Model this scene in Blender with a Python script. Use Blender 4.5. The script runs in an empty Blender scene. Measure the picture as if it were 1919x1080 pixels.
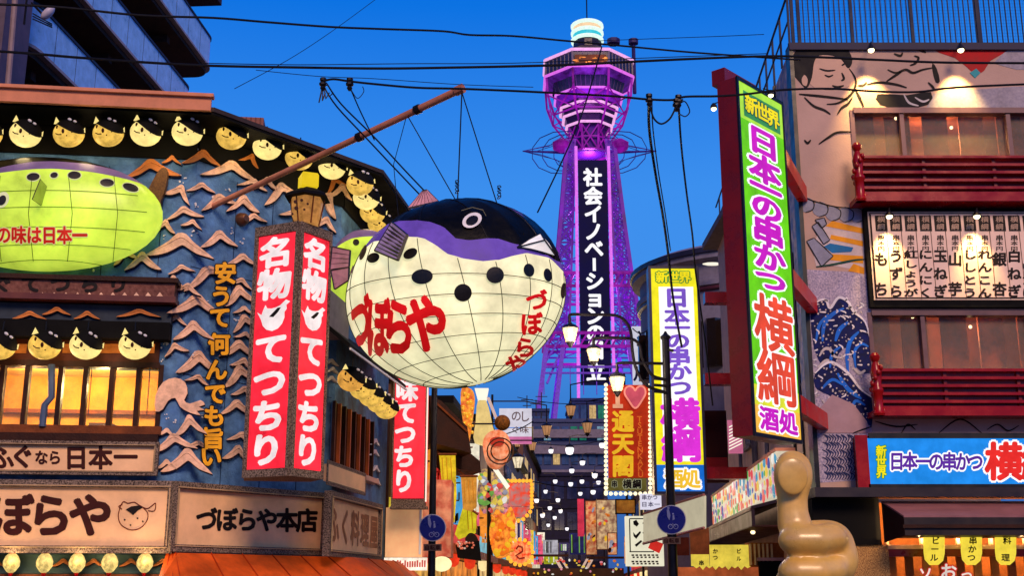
import bpy, bmesh, math, random
from mathutils import Vector, Matrix
random.seed(7)
R = math.radians
scene = bpy.context.scene
COL = scene.collection

# ------------------------------------------------------------------ camera
F_PX, CX, CY, TH = 2232.0, 960.0, 540.0, R(14.08)
CAM = Vector((0, 0, 1.7))
cam_d = bpy.data.cameras.new('camera')
cam_d.sensor_width = 36.0
cam_d.lens = F_PX / 1919.0 * 36.0
cam_d.clip_end = 3000
cam = bpy.data.objects.new('camera', cam_d)
cam.location = CAM
cam.rotation_euler = (math.pi / 2 + TH, 0, 0)
COL.objects.link(cam)
scene.camera = cam

# ------------------------------------------------------------------ dusk sky
SUN_EL, SUN_ROT = R(34), R(200)
world = bpy.data.worlds.new("World")
scene.world = world
world.use_nodes = True
wn = world.node_tree.nodes
wl = world.node_tree.links
wn.clear()
wo = wn.new('ShaderNodeOutputWorld')
bg = wn.new('ShaderNodeBackground')
sky = wn.new('ShaderNodeTexSky')
sky.sky_type = 'NISHITA'
sky.sun_disc = False
sky.sun_elevation = R(2.0)
sky.sun_rotation = SUN_ROT
sky.air_density = 1.0
sky.ozone_density = 3.0
tc = wn.new('ShaderNodeTexCoord')
sep = wn.new('ShaderNodeSeparateXYZ')
ramp = wn.new('ShaderNodeValToRGB')
wl.new(tc.outputs['Generated'], sep.inputs[0])
wl.new(sep.outputs['Z'], ramp.inputs[0])
cr = ramp.color_ramp
cr.elements[0].position = 0.0
cr.elements[0].color = (.03, .10, .36, 1)
cr.elements[1].position = 1.0
cr.elements[1].color = (.0, .06, .34, 1)
for p, c in ((.12, (.028, .165, .56, 1)), (.22, (.052, .275, .82, 1)), (.32, (.042, .27, .85, 1)), (.46, (.001, .165, .76, 1)), (.6, (.0, .12, .60, 1))):
    e = cr.elements.new(p)
    e.color = c
mx = wn.new('ShaderNodeMixRGB')
mx.blend_type = 'MIX'
mx.inputs[0].default_value = .012
wl.new(ramp.outputs[0], mx.inputs[1])
wl.new(sky.outputs[0], mx.inputs[2])
wl.new(mx.outputs[0], bg.inputs[0])
bg.inputs[1].default_value = 1.0
wl.new(bg.outputs[0], wo.inputs[0])

sun_d = bpy.data.lights.new('sun', 'SUN')
sun_d.energy = 2.9
sun_d.angle = R(20)
sun_d.color = (1.0, .65, .42)
sun = bpy.data.objects.new('sun', sun_d)
sun.rotation_euler = (R(90) - SUN_EL, 0, R(14))
sun.location = (0, -20, 30)
COL.objects.link(sun)

vs = scene.view_settings
vs.view_transform = 'Standard'
vs.look = 'None'
vs.exposure = 0.0
vs.gamma = 1.0
vs.use_curve_mapping = False
scene.cycles.use_denoising = True
scene.cycles.max_bounces = 6
scene.cycles.diffuse_bounces = 3
scene.cycles.glossy_bounces = 3
scene.cycles.sample_clamp_indirect = 4.0

# ------------------------------------------------------------------ photo ray helpers
CT, ST = math.cos(TH), math.sin(TH)


def ray(px, py):
    u, v = (px - CX) / F_PX, (CY - py) / F_PX
    return Vector((u, CT - v * ST, ST + v * CT))


def at(px, py, Y):
    d = ray(px, py)
    return CAM + d * (Y / d.y)


class Fr:
    """a vertical (or any) plane in the world: origin, right, up, outward normal"""

    def __init__(s, O, U, V=(0, 0, 1)):
        s.O = Vector(O)
        s.U = Vector(U).normalized()
        s.V = Vector(V).normalized()
        s.N = s.U.cross(s.V).normalized()

    def w(s, a, b, d=0.0):
        return s.O + s.U * a + s.V * b + s.N * d

    def px(s, px, py, d=0.0):
        r = ray(px, py)
        o = s.O + s.N * d
        return CAM + r * ((o - CAM).dot(s.N) / r.dot(s.N))

    def st(s, px, py, d=0.0):
        p = s.px(px, py, d) - s.O
        return p.dot(s.U), p.dot(s.V)

    def off(s, d):
        return Fr(s.O + s.N * d, s.U, s.V)


class St:
    """the same plane addressed in its own metres instead of photo pixels"""

    def __init__(s, f):
        s.f = f

    def px(s, a, b, d=0.0):
        return s.f.w(a, -b, d)


class Ell:
    def __init__(s, c, r, rotz=0.0, rotx=0.0, roty=0.0):
        s.c = Vector(c)
        s.r = Vector(r)
        s.M = Matrix.Rotation(rotz, 3, 'Z') @ Matrix.Rotation(roty, 3, 'Y') @ Matrix.Rotation(rotx, 3, 'X')
        s.Mi = s.M.transposed()

    def sph(s, px, py):
        o = s.Mi @ (CAM - s.c)
        d = s.Mi @ ray(px, py)
        o = Vector((o[i] / s.r[i] for i in range(3)))
        d = Vector((d[i] / s.r[i] for i in range(3)))
        a, b, c = d.dot(d), o.dot(d), o.dot(o) - 1
        D = b * b - a * c
        t = (-b - math.sqrt(D)) / a if D > 0 else -b / a
        return (o + d * t).normalized()

    def dirw(s, q, d=0.0):
        n = Vector((q[i] / s.r[i] for i in range(3))).normalized()
        return s.c + s.M @ (Vector((q[i] * s.r[i] for i in range(3))) + n * d)

    def px(s, px, py, d=0.0):
        return s.dirw(s.sph(px, py), d)

    def al(s, az, lat, d=0.0):
        return s.dirw(Vector((math.cos(lat) * math.cos(az), math.cos(lat) * math.sin(az), math.sin(lat))), d)


# ------------------------------------------------------------------ materials
MATS = {}


def lin(c):
    def f(x):
        x /= 255.0
        return x / 12.92 if x <= .04045 else ((x + .055) / 1.055) ** 2.4
    return tuple(f(x) for x in c) + (1,)


def mat(name, rgb, rough=.6, metal=0.0, emit=0.0, ergb=None, var=.18, vs_=3.0, bump=0.0, bs=30.0, rgb2=None, speck=0.0, ssc=60.0, light=True, alpha=None, spec=None):
    """rgb in 0..255 sRGB as albedo; var = large soft tonal variation, speck = fine two-tone speckle with rgb2"""
    if name in MATS:
        return MATS[name]
    m = bpy.data.materials.new(name)
    m.use_nodes = True
    nt = m.node_tree
    N, L = nt.nodes, nt.links
    b = N['Principled BSDF']
    b.inputs['Roughness'].default_value = rough
    b.inputs['Metallic'].default_value = metal
    if spec is None and rough >= .5:
        spec = .14
    elif spec is None:
        spec = .35
    if spec is not None:
        b.inputs['Specular IOR Level'].default_value = spec
    tcx = N.new('ShaderNodeTexCoord')
    nz = N.new('ShaderNodeTexNoise')
    nz.inputs['Scale'].default_value = vs_
    nz.inputs['Detail'].default_value = 6
    nz.inputs['Roughness'].default_value = .65
    L.new(tcx.outputs['Object'], nz.inputs['Vector'])
    mr = N.new('ShaderNodeMapRange')
    mr.inputs[1].default_value = .3
    mr.inputs[2].default_value = .7
    mr.inputs[3].default_value = 1 - var * 1.6
    mr.inputs[4].default_value = 1 + var * .6
    L.new(nz.outputs['Fac'], mr.inputs[0])
    mul = N.new('ShaderNodeMixRGB')
    mul.blend_type = 'MULTIPLY'
    mul.inputs[0].default_value = 1
    src = None
    if speck:
        n2 = N.new('ShaderNodeTexNoise')
        n2.inputs['Scale'].default_value = ssc
        n2.inputs['Detail'].default_value = 4
        L.new(tcx.outputs['Object'], n2.inputs['Vector'])
        rp = N.new('ShaderNodeValToRGB')
        rp.color_ramp.elements[0].position = .5 - .12 / max(speck, .1)
        rp.color_ramp.elements[1].position = .5 + .12 / max(speck, .1)
        rp.color_ramp.elements[0].color = lin(rgb)
        rp.color_ramp.elements[1].color = lin(rgb2 or rgb)
        L.new(n2.outputs['Fac'], rp.inputs[0])
        L.new(rp.outputs[0], mul.inputs[1])
    else:
        mul.inputs[1].default_value = lin(rgb)
    L.new(mr.outputs[0], mul.inputs[2])
    L.new(mul.outputs[0], b.inputs['Base Color'])
    mr2 = N.new('ShaderNodeMapRange')
    mr2.inputs[1].default_value = .3
    mr2.inputs[2].default_value = .7
    mr2.inputs[3].default_value = max(.02, rough - .1)
    mr2.inputs[4].default_value = min(1, rough + .12)
    L.new(nz.outputs['Fac'], mr2.inputs[0])
    L.new(mr2.outputs[0], b.inputs['Roughness'])
    if bump:
        n3 = N.new('ShaderNodeTexNoise')
        n3.inputs['Scale'].default_value = bs
        n3.inputs['Detail'].default_value = 5
        L.new(tcx.outputs['Object'], n3.inputs['Vector'])
        bp = N.new('ShaderNodeBump')
        bp.inputs['Strength'].default_value = bump
        bp.inputs['Distance'].default_value = .02
        L.new(n3.outputs['Fac'], bp.inputs['Height'])
        L.new(bp.outputs[0], b.inputs['Normal'])
    if emit:
        b.inputs['Emission Strength'].default_value = emit
        if ergb:
            m2 = N.new('ShaderNodeMixRGB')
            m2.blend_type = 'MULTIPLY'
            m2.inputs[0].default_value = 1
            m2.inputs[1].default_value = lin(ergb)
            L.new(mr.outputs[0], m2.inputs[2])
            L.new(m2.outputs[0], b.inputs['Emission Color'])
        else:
            L.new(mul.outputs[0], b.inputs['Emission Color'])
        if not light:
            m.cycles.emission_sampling = 'NONE'
    if alpha is not None:
        b.inputs['Alpha'].default_value = alpha
    MATS[name] = m
    return m


def lit(name, rgb, s=.8, var=.16, light=False, **k):
    """a backlit face: shines in its own colour"""
    base = tuple(int(x * .4) for x in rgb)
    k.setdefault('spec', .08)
    return mat(name, base, emit=s, ergb=rgb, rough=k.pop('rough', .35), var=var, light=light, **k)


# ------------------------------------------------------------------ mesh building
def wloc(o):
    p = Vector((0, 0, 0))
    while o is not None:
        p += o.location
        o = o.parent
    return p


class MB:
    def __init__(s):
        s.v = []
        s.f = []
        s.m = []
        s.mi = 0

    def add(s, vs, fs):
        k = len(s.v)
        s.v += [Vector(p) for p in vs]
        s.f += [tuple(i + k for i in f) for f in fs]
        s.m += [s.mi] * len(fs)
        return s

    def hexa(s, p):  # 8 corners: bottom loop 0-3, top loop 4-7
        return s.add(p, [(3, 2, 1, 0), (4, 5, 6, 7), (0, 1, 5, 4), (1, 2, 6, 5), (2, 3, 7, 6), (3, 0, 4, 7)])

    def box(s, x0, y0, z0, x1, y1, z1):
        return s.hexa([(x0, y0, z0), (x1, y0, z0), (x1, y1, z0), (x0, y1, z0), (x0, y0, z1), (x1, y0, z1), (x1, y1, z1), (x0, y1, z1)])

    def fb(s, f, a0, b0, a1, b1, d0, d1):  # box in a frame's metres
        P = [f.w(a0, b0, d0), f.w(a1, b0, d0), f.w(a1, b0, d1), f.w(a0, b0, d1), f.w(a0, b1, d0), f.w(a1, b1, d0), f.w(a1, b1, d1), f.w(a0, b1, d1)]
        return s.hexa(P)

    def fpx(s, f, x0, y0, x1, y1, d0, d1):  # box in a frame; its face lies at depth d1 where the photo's box is
        ym = (y0 + y1) / 2
        a0, a1 = f.st(x0, ym, d1)[0], f.st(x1, ym, d1)[0]
        xm = (x0 + x1) / 2
        b1, b0 = f.st(xm, y0, d1)[1], f.st(xm, y1, d1)[1]
        if a0 > a1:
            a0, a1 = a1, a0
        return s.fb(f, a0, min(b0, b1), a1, max(b0, b1), d0, d1)

    def prism(s, pts, f, d0, d1, px=True):
        n = len(pts)
        g = f.px if px else (lambda a, b, d: f.w(a, b, d))
        top = [g(x, y, d1) for x, y in pts]
        off = f.N * (d0 - d1)
        bot = [p + off for p in top]
        s.add(top + bot, [tuple(range(n)), tuple(range(2 * n - 1, n - 1, -1))] + [(i, (i + 1) % n, n + (i + 1) % n, n + i) for i in range(n)])
        return s

    def tube(s, pts, r, n=6, cap=True):
        pts = [Vector(p) for p in pts]
        rr = r if isinstance(r, (list, tuple)) else [r] * len(pts)
        k = len(pts)
        vs, fs = [], []
        up = None
        for i in range(k):
            t = (pts[min(i + 1, k - 1)] - pts[max(i - 1, 0)]).normalized()
            if up is None:
                up = t.orthogonal().normalized()
            else:
                up = (up - t * up.dot(t))
                up = up.normalized() if up.length > 1e-6 else t.orthogonal().normalized()
            b = t.cross(up)
            for j in range(n):
                a = 2 * math.pi * j / n
                vs.append(pts[i] + (up * math.cos(a) + b * math.sin(a)) * rr[i])
        for i in range(k - 1):
            for j in range(n):
                fs.append((i * n + j, i * n + (j + 1) % n, (i + 1) * n + (j + 1) % n, (i + 1) * n + j))
        if cap:
            fs.append(tuple(range(n - 1, -1, -1)))
            fs.append(tuple(range((k - 1) * n, k * n)))
        return s.add(vs, fs)

    def lathe(s, prof, c, n=16, M=None):
        c = Vector(c)
        vs, fs = [], []
        for r, z in prof:
            for j in range(n):
                a = 2 * math.pi * (j + .5) / n
                p = Vector((max(r, 1e-4) * math.cos(a), max(r, 1e-4) * math.sin(a), z))
                vs.append(c + (M @ p if M else p))
        k = len(prof)
        for i in range(k - 1):
            for j in range(n):
                fs.append((i * n + j, i * n + (j + 1) % n, (i + 1) * n + (j + 1) % n, (i + 1) * n + j))
        fs.append(tuple(range(n - 1, -1, -1)))
        fs.append(tuple(range((k - 1) * n, k * n)))
        return s.add(vs, fs)

    def ell(s, E, n=16, m=10):
        vs, fs = [], []
        for i in range(m + 1):
            la = -math.pi / 2 + math.pi * i / m
            for j in range(n):
                vs.append(E.al(2 * math.pi * j / n, la if 0 < i < m else la * .9999))
        for i in range(m):
            for j in range(n):
                fs.append((i * n + j, i * n + (j + 1) % n, (i + 1) * n + (j + 1) % n, (i + 1) * n + j))
        return s.add(vs, fs)

    def mesh(s, name, mats, origin, smooth=False, fix=True):
        me = bpy.data.meshes.new(name)
        me.from_pydata([p - origin for p in s.v], [], s.f)
        for m in (mats if isinstance(mats, (list, tuple)) else [mats]):
            me.materials.append(m)
        me.polygons.foreach_set('material_index', s.m)
        if fix:
            b = bmesh.new()
            b.from_mesh(me)
            bmesh.ops.recalc_face_normals(b, faces=b.faces)
            b.to_mesh(me)
            b.free()
        if smooth:
            me.polygons.foreach_set('use_smooth', [True] * len(me.polygons))
            if smooth != 'all':
                me.set_sharp_from_angle(angle=R(40))
        me.update()
        return me

    def build(s, name, mats, parent=None, smooth=False, fix=True, label=None, kind=None, own=False):
        if own or parent is None:
            xs = [p.x for p in s.v]
            ys = [p.y for p in s.v]
            zs = [p.z for p in s.v]
            o = Vector(((min(xs) + max(xs)) / 2, (min(ys) + max(ys)) / 2, min(zs)))
        else:
            o = wloc(parent)
        me = s.mesh(name, mats, o, smooth, fix)
        ob = bpy.data.objects.new(name, me)
        COL.objects.link(ob)
        if parent is not None:
            ob.parent = parent
            ob.location = o - wloc(parent)
        else:
            ob.location = o
        if label:
            ob['label'] = label
        if kind:
            ob['kind'] = kind
        return ob


def tag(o, label, cat, group=None):
    o['label'] = label
    o['category'] = cat
    if group:
        o['group'] = group
    return o


def thing(name, label, cat, loc, group=None):
    o = bpy.data.objects.new(name, None)
    o.empty_display_size = .2
    COL.objects.link(o)
    o.location = loc
    return tag(o, label, cat, group)


def copy_tree(o, parent=None):
    c = o.copy()
    COL.objects.link(c)
    c.parent = parent
    for ch in [x for x in bpy.data.objects if x.parent == o]:
        copy_tree(ch, c)
    return c


def dup(o, loc, rotz=0.0, label=None, scale=None):
    c = copy_tree(o)
    c.location = loc
    c.rotation_euler = (0, 0, rotz)
    if scale:
        c.scale = (scale,) * 3
    if label:
        c['label'] = label
    return c


def inst(me, name, parent, wl_, label=None):
    o = bpy.data.objects.new(name, me)
    COL.objects.link(o)
    o.parent = parent
    o.location = Vector(wl_) - wloc(parent)
    if label:
        o['label'] = label
    return o


# ------------------------------------------------------------------ lettering
GC = {}


def glyph(ch, off, sub=0):
    k = (ch, off, sub)
    if k in GC:
        return GC[k]
    c = bpy.data.curves.new('glyph', 'FONT')
    c.body = ch
    c.offset = off
    c.resolution_u = 3
    o = bpy.data.objects.new('glyph', c)
    COL.objects.link(o)
    bpy.context.view_layer.update()
    ev = o.evaluated_get(bpy.context.evaluated_depsgraph_get())
    m = ev.to_mesh()
    b = bmesh.new()
    b.from_mesh(m)
    for _ in range(sub):
        bmesh.ops.triangulate(b, faces=b.faces)
        bmesh.ops.subdivide_edges(b, edges=[e for e in b.edges if e.calc_length() > .12], cuts=1)
    b.verts.ensure_lookup_table()
    vs = [(v.co.x, v.co.y) for v in b.verts]
    if ord(ch[0]) < 0x2000 and vs:   # narrow Latin letters: centre them in the cell
        x0 = min(v[0] for v in vs)
        x1 = max(v[0] for v in vs)
        vs = [(v[0] - (x0 + x1) / 2 + .5, v[1] * 1.15 - .02) for v in vs]
    fs = [tuple(v.index for v in f.verts) for f in b.faces]
    b.free()
    ev.to_mesh_clear()
    bpy.data.objects.remove(o)
    bpy.data.curves.remove(c)
    GC[k] = (vs, fs)
    return GC[k]


def put_glyph(mb, surf, ch, cx, cy, w, h, d, off, rot=0.0, dx=0.0, dy=0.0, sub=0, skew=0.0):
    vs, fs = glyph(ch, off, sub)
    c, s_ = math.cos(rot), math.sin(rot)
    P = []
    for x, y in vs:
        gx, gy = x - .5 + dx, y + .12 - .5 + dy
        gx, gy = gx * c - gy * s_, gx * s_ + gy * c
        P.append(surf.px(cx + gx * w, cy - gy * h + gx * w * skew, d))
    mb.add(P, fs)


def letters(items, surf, d, m, parent, off=.03, halo=None, hr=.07, sub=0, name='lettering', skew=0.0):
    """items: (char, cx, cy, w, h[, rot]) in the surface's own addressing"""
    single = name == 'lettering'
    a, h_, o = MB(), MB(), None
    for it in items:
        ch, cx, cy, w, h = it[:5]
        rot = it[5] if len(it) > 5 else 0.0
        if single:
            a, h_ = MB(), MB()
        put_glyph(a, surf, ch, cx, cy, w, h, d + .0017, 0.0, rot, sub=sub, skew=skew)
        for i in range(8):   # strokes thickened by closely laid copies, each a hair lower
            an = 2 * math.pi * i / 8 + .2
            put_glyph(a, surf, ch, cx, cy, w, h, d + i * .0002, 0.0, rot, off * .72 * math.cos(an), off * .72 * math.sin(an), sub=sub, skew=skew)
        if halo:
            for i in range(10):
                an = 2 * math.pi * i / 10
                put_glyph(h_, surf, ch, cx, cy, w, h, d - .006 + i * .0004, 0.0, rot, (hr + off * .6) * math.cos(an), (hr + off * .6) * math.sin(an), sub=sub, skew=skew)
                if off > .04:
                    put_glyph(h_, surf, ch, cx, cy, w, h, d - .0058 + i * .0004, 0.0, rot, .5 * hr * math.cos(an + .3), .5 * hr * math.sin(an + .3), sub=sub, skew=skew)
        if single:
            o = a.build('character', m, parent, fix=False)
            if halo:
                h_.build('character_outline', halo, parent, fix=False)
    if not single:
        if halo:
            h_.build(name + '_outline', halo, parent, fix=False, kind='stuff')
        o = a.build(name, m, parent, fix=False, kind='stuff')
    return o


def col(s, x0, y0, x1, y1, w, h=None):
    """characters of s spread evenly from (x0,y0) to (x1,y1) as centres"""
    n = len(s)
    return [(c, x0 + (x1 - x0) * i / max(1, n - 1), y0 + (y1 - y0) * i / max(1, n - 1), w, h or w) for i, c in enumerate(s)]


def spline(pts, n=6, closed=False):
    P = [Vector((p[0], p[1], p[2] if len(p) > 2 else 0)) for p in pts]
    out = []
    k = len(P)
    rng = range(k if closed else k - 1)
    for i in rng:
        p0, p1, p2, p3 = (P[(i - 1) % k], P[i], P[(i + 1) % k], P[(i + 2) % k]) if closed else (P[max(i - 1, 0)], P[i], P[i + 1], P[min(i + 2, k - 1)])
        for j in range(n):
            t = j / n
            out.append(.5 * ((2 * p1) + (p2 - p0) * t + (2 * p0 - 5 * p1 + 4 * p2 - p3) * t * t + (3 * p1 - p0 - 3 * p2 + p3) * t ** 3))
    if not closed:
        out.append(P[-1])
    return out


def ring(cx, cy, rx, ry, rot=0, n=20):
    return [(cx + rx * math.cos(a) * math.cos(rot) - ry * math.sin(a) * math.sin(rot), cy + rx * math.cos(a) * math.sin(rot) + ry * math.sin(a) * math.cos(rot)) for a in [2 * math.pi * i / n for i in range(n)]]


def decal(mb, surf, pts, d):
    """a flat printed or appliqued patch lying on a (possibly curved) surface"""
    c = (sum(p[0] for p in pts) / len(pts), sum(p[1] for p in pts) / len(pts))
    n = len(pts)
    V = [surf.px(*c, d)]
    for k in (.5, 1.0):
        V += [surf.px(c[0] + (x - c[0]) * k, c[1] + (y - c[1]) * k, d) for x, y in pts]
    mb.add(V, [(0, 1 + i, 1 + (i + 1) % n) for i in range(n)] + [(1 + i, 1 + n + i, 1 + n + (i + 1) % n, 1 + (i + 1) % n) for i in range(n)])


def point_light(name, loc, power, color, r=.08, parent=None):
    l = bpy.data.lights.new(name, 'POINT')
    l.energy = power
    l.color = color
    l.shadow_soft_size = r
    o = bpy.data.objects.new(name, l)
    COL.objects.link(o)
    if parent:
        o.parent = parent
        o.location = Vector(loc) - wloc(parent)
    else:
        o.location = loc
    return o


def spot(name, loc, aim, power, color, ang=70, blend=.6, parent=None, r=.04):
    l = bpy.data.lights.new(name, 'SPOT')
    l.energy = power
    l.color = color
    l.spot_size = R(ang)
    l.spot_blend = blend
    l.shadow_soft_size = r
    o = bpy.data.objects.new(name, l)
    COL.objects.link(o)
    d = (Vector(aim) - Vector(loc))
    o.rotation_euler = d.to_track_quat('-Z', 'Y').to_euler()
    if parent:
        o.parent = parent
        o.location = Vector(loc) - wloc(parent)
    else:
        o.location = loc
    return o


# ------------------------------------------------------------------ palette
DARKWOOD = mat('dark_wood', (52, 26, 18), .5, var=.35, bump=.3)
BROWNWOOD = mat('brown_wood', (120, 62, 30), .5, var=.35, bump=.3)
BLACK = mat('black_paint', (14, 13, 16), .35, var=.3)
BLACKM = mat('black_matt', (10, 9, 11), .8, var=.3)
IRON = mat('dark_iron', (30, 26, 32), .4, metal=.4, var=.3)
CABLE = mat('cable_black', (12, 14, 24), .6)
STONE = mat('speckled_frame', (58, 48, 42), .7, rgb2=(150, 130, 115), speck=1.0, ssc=45, bump=.5)
CREAMB = mat('cream_board', (248, 200, 150), .55, var=.14, vs_=1.5, bump=.1)
BLUEWALL = mat('blue_wall', (100, 146, 196), .65, var=.4, vs_=2.4, bump=.5, rgb2=(74, 116, 172), speck=.35, ssc=8)
WAVE = mat('wave_pink', (255, 206, 172), .5, var=.3, bump=.3, vs_=5)
WAVEO = mat('wave_orange', (214, 130, 66), .5, var=.2, bump=.15)
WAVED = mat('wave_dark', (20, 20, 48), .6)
WHITEP = mat('white_paint', (222, 222, 226), .5, var=.08)
REDLAC = mat('red_lacquer', (150, 10, 10), .22, var=.2, vs_=2)
DKRED = mat('dark_red_box', (120, 12, 14), .3, var=.2)
WALLP = mat('mural_plaster', (190, 158, 144), .7, var=.12, vs_=.8, bump=.2)
GREYB = mat('grey_concrete', (120, 112, 120), .8, var=.2, bump=.2)
GLASSD = mat('dark_glass', (30, 22, 20), .08, var=.1, spec=.7)
INK = mat('ink', (26, 18, 18), .5, var=.1)
INKB = mat('ink_brown', (60, 20, 14), .5, var=.1)
YLIT = lit('lantern_yellow', (255, 204, 92), 1.0, var=.38, vs_=5)
YLIT2 = lit('lantern_pale', (255, 228, 140), 1.1, var=.15, vs_=7)
WHITELIT = lit('lit_white', (255, 246, 226), 1.0, var=.04)
LAMP = lit('lamp_glass', (255, 238, 200), .98, var=.35, vs_=9)

# ================================================================== GROUND
g = MB()
g.add([(-600, -60, 0), (600, -60, 0), (600, 1500, 0), (-600, 1500, 0)], [(0, 1, 2, 3)])
g.build('ground', mat('paving_far', (96, 90, 90), .8, var=.2, vs_=.4, bump=.2), fix=False, kind='structure')
g = MB()
g.add([(-9, -8, .004), (12, -8, .004), (12, 19, .004), (8.5, 70, .004), (14, 170, .004), (6, 170, .004), (-2, 30, .004), (-9, 19, .004)], [tuple(range(8))])
g.build('street', mat('street_stone', (112, 100, 96), .65, rgb2=(92, 84, 84), speck=.5, ssc=3, var=.2, bump=.2), fix=False, kind='structure')

# ================================================================== LEFT RESTAURANT
C1 = Vector((-5.6, 20, 0))
UA = Vector((.993, .12, 0))
UB = Vector((.629, .777, 0))
C2 = C1 + UB.normalized() * 3.49
UC = Vector((.1315, .991, 0))
C3 = C2 + UC.normalized() * 4.35
FA, FB, FC = Fr(C1, UA), Fr(C1, UB), Fr(C2, UC)
LA = 7.0   # length of front wall to the left of the corner
zroof = FA.off(.9).px(200, 205).z
zsof = zroof - .02
LB = thing('corner_restaurant', 'blue wave-covered corner restaurant with black eaves and lit upstairs windows', 'building', C1)

# walls (front wall is made round the window opening)
wa0, wz1 = FA.st(-60, 684)
wa1, wz0 = FA.st(299, 800)
w = MB()
w.fb(FA, -LA, 0, 0, wz0, -.25, 0).fb(FA, -LA, wz1, 0, zroof, -.25, 0).fb(FA, -LA, wz0, wa0 - .6, wz1, -.25, 0).fb(FA, wa1, wz0, 0, wz1, -.25, 0)
w.build('front_wall', BLUEWALL, LB)
w = MB().fb(FB, 0.0, 0, 3.49, zroof, -.25, 0)
w.build('corner_wall', BLUEWALL, LB)
w = MB().fb(FC, 0.0, 0, 4.35, zroof, -.25, 0)
w.build('side_wall', BLUEWALL, LB)
w = MB().box(-13, 27.3, 0, -2.9, 27.6, zroof).box(-13, 20, 0, -12.75, 27.3, zroof)
w.build('rear_wall', GREYB, LB)
# lit dining room behind the front windows
ROOMW = mat('room_wall', (230, 160, 50), .7, var=.3, vs_=2, bump=.1)
r = MB()
a0, a1 = wa0 - .6, wa1
r.fb(FA, a0, wz0 - .5, a1, wz1 + .3, -2.9, -2.8).fb(FA, a0 - .1, wz0 - .5, a0, wz1 + .3, -2.8, -.26).fb(FA, a1, wz0 - .5, a1 + .1, wz1 + .3, -2.8, -.26)
r.build('dining_room', ROOMW, LB)
r = MB().fb(FA, a0 - .1, wz1 + .3, a1 + .1, wz1 + .4, -2.9, -.26)
r.build('room_ceiling', mat('room_ceiling', (235, 190, 110), .7), LB)
r = MB().fb(FA, a0 - .1, wz0 - .6, a1 + .1, wz0 - .5, -2.9, -.26)
r.build('room_floor', DARKWOOD, LB)
p = MB().fb(FA, a1 - .75, wz1 + .24, a1 - .15, wz1 + .29, -1.6, -.9)
p.build('ceiling_panel_light', lit('panel_light', (255, 232, 180), 2.2, light=True), LB)
point_light('room_light', FA.w(a1 - 1.2, wz1 - .15, -1.3), 190, (1, .72, .3), .15, LB)
point_light('room_light', FA.w(a1 - 2.6, wz1 - .15, -1.6), 110, (1, .55, .2), .15, LB)
# things seen in the room: shelf, cabinets and a bottle row
r = MB().fb(FA, a1 - 1.55, wz0 - .4, a1 - 1.15, wz0 + .28, -2.2, -1.8)
r.build('room_cabinet', DARKWOOD, LB)
r = MB()
for i in range(14):
    q = FA.w(a1 - .1 - i * .18, wz0 + .02, -2.5)
    r.lathe([(.04, 0), (.045, .14 + .05 * random.random()), (.015, .2), (.015, .26)], q, 7)
r.build('room_bottles', BROWNWOOD, LB, kind='stuff')
r = MB().fb(FA, a0, wz0 + .55, a1, wz0 + .62, -2.79, -2.55)
r.build('room_rail', BROWNWOOD, LB)

# window frames, mullions and panes
mull = [-35, 0, 47, 110, 157, 207, 257]
prev = -60
me_f = None
for i, x in enumerate(mull + [299]):
    w = MB()
    w.fpx(FA, x - 4.5, 684, x + 4.5, 800, -.12, .03)
    w.build('mullion', DARKWOOD, LB)
    w = MB().fpx(FA, prev + 4, 686, x - 4, 799, -.09, -.075)
    gm = mat('clear_pane', (255, 240, 220), .12, alpha=.06, var=.05, spec=.3)
    w.build('pane', gm, LB)
    prev = x
w = MB().fpx(FA, -60, 797, 302, 812, -.1, .12)
w.build('window_sill', BROWNWOOD, LB)
w = MB().fpx(FA, -60, 812, 296, 830, -.0, .16)
w.build('sill_beam', DARKWOOD, LB)
w = MB().fpx(FA, -60, 676, 300, 687, -.1, .05)
w.build('window_head', DARKWOOD, LB)
w = MB().fpx(FA, -60, 630, 300, 677, .0, .04)
w.build('transom_board', mat('transom', (70, 30, 16), .5, var=.3), LB)
SHOJI = lit('shoji_orange', (230, 120, 40), .5, var=.3, vs_=6)
for x0, x1 in ((-30, -12), (25, 50), (118, 142), (186, 210), (272, 290), (206, 230)):
    w = MB().fpx(FA, x0, 645, x1, 662, .04, .055)
    w.build('transom_pane', SHOJI, LB)
w = MB().fpx(FA, -60, 600, 318, 632, .0, .3)
w.build('lantern_beam', BLACKM, LB)
w = MB().fpx(FA, -60, 570, 322, 602, .0, .22)
w.build('lower_frieze', mat('frieze_slate', (52, 62, 74), .6, var=.3), LB)
w = MB().tube([FA.px(97, 684, .12), FA.px(97, 745, .12), FA.px(84, 760, .12), FA.px(80, 800, .12)], .06, 8)
w.build('drain_pipe', mat('pipe_slate', (70, 88, 120), .4), LB, smooth=True)

# dark frieze under the eaves that backs the lantern row
for f, L in ((FA, (-LA, 0)), (FB, (0, 3.49)), (FC, (0, 4.35))):
    zf = FA.px(200, 292, .05).z
    w = MB().fb(f, L[0], zf, L[1], zroof - .02, .0, .06)
    w.build('eave_frieze', BLACKM, LB)


# roof slab with overhang following the three walls
def isect(f, d, h, e):
    # corner of two offset planes
    o1, u1 = f.O + f.N * d, f.U
    o2, u2 = h.O + h.N * e, h.U
    den = u1.x * u2.y - u1.y * u2.x
    t = ((o2.x - o1.x) * u2.y - (o2.y - o1.y) * u2.x) / den
    return o1 + u1 * t


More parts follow.
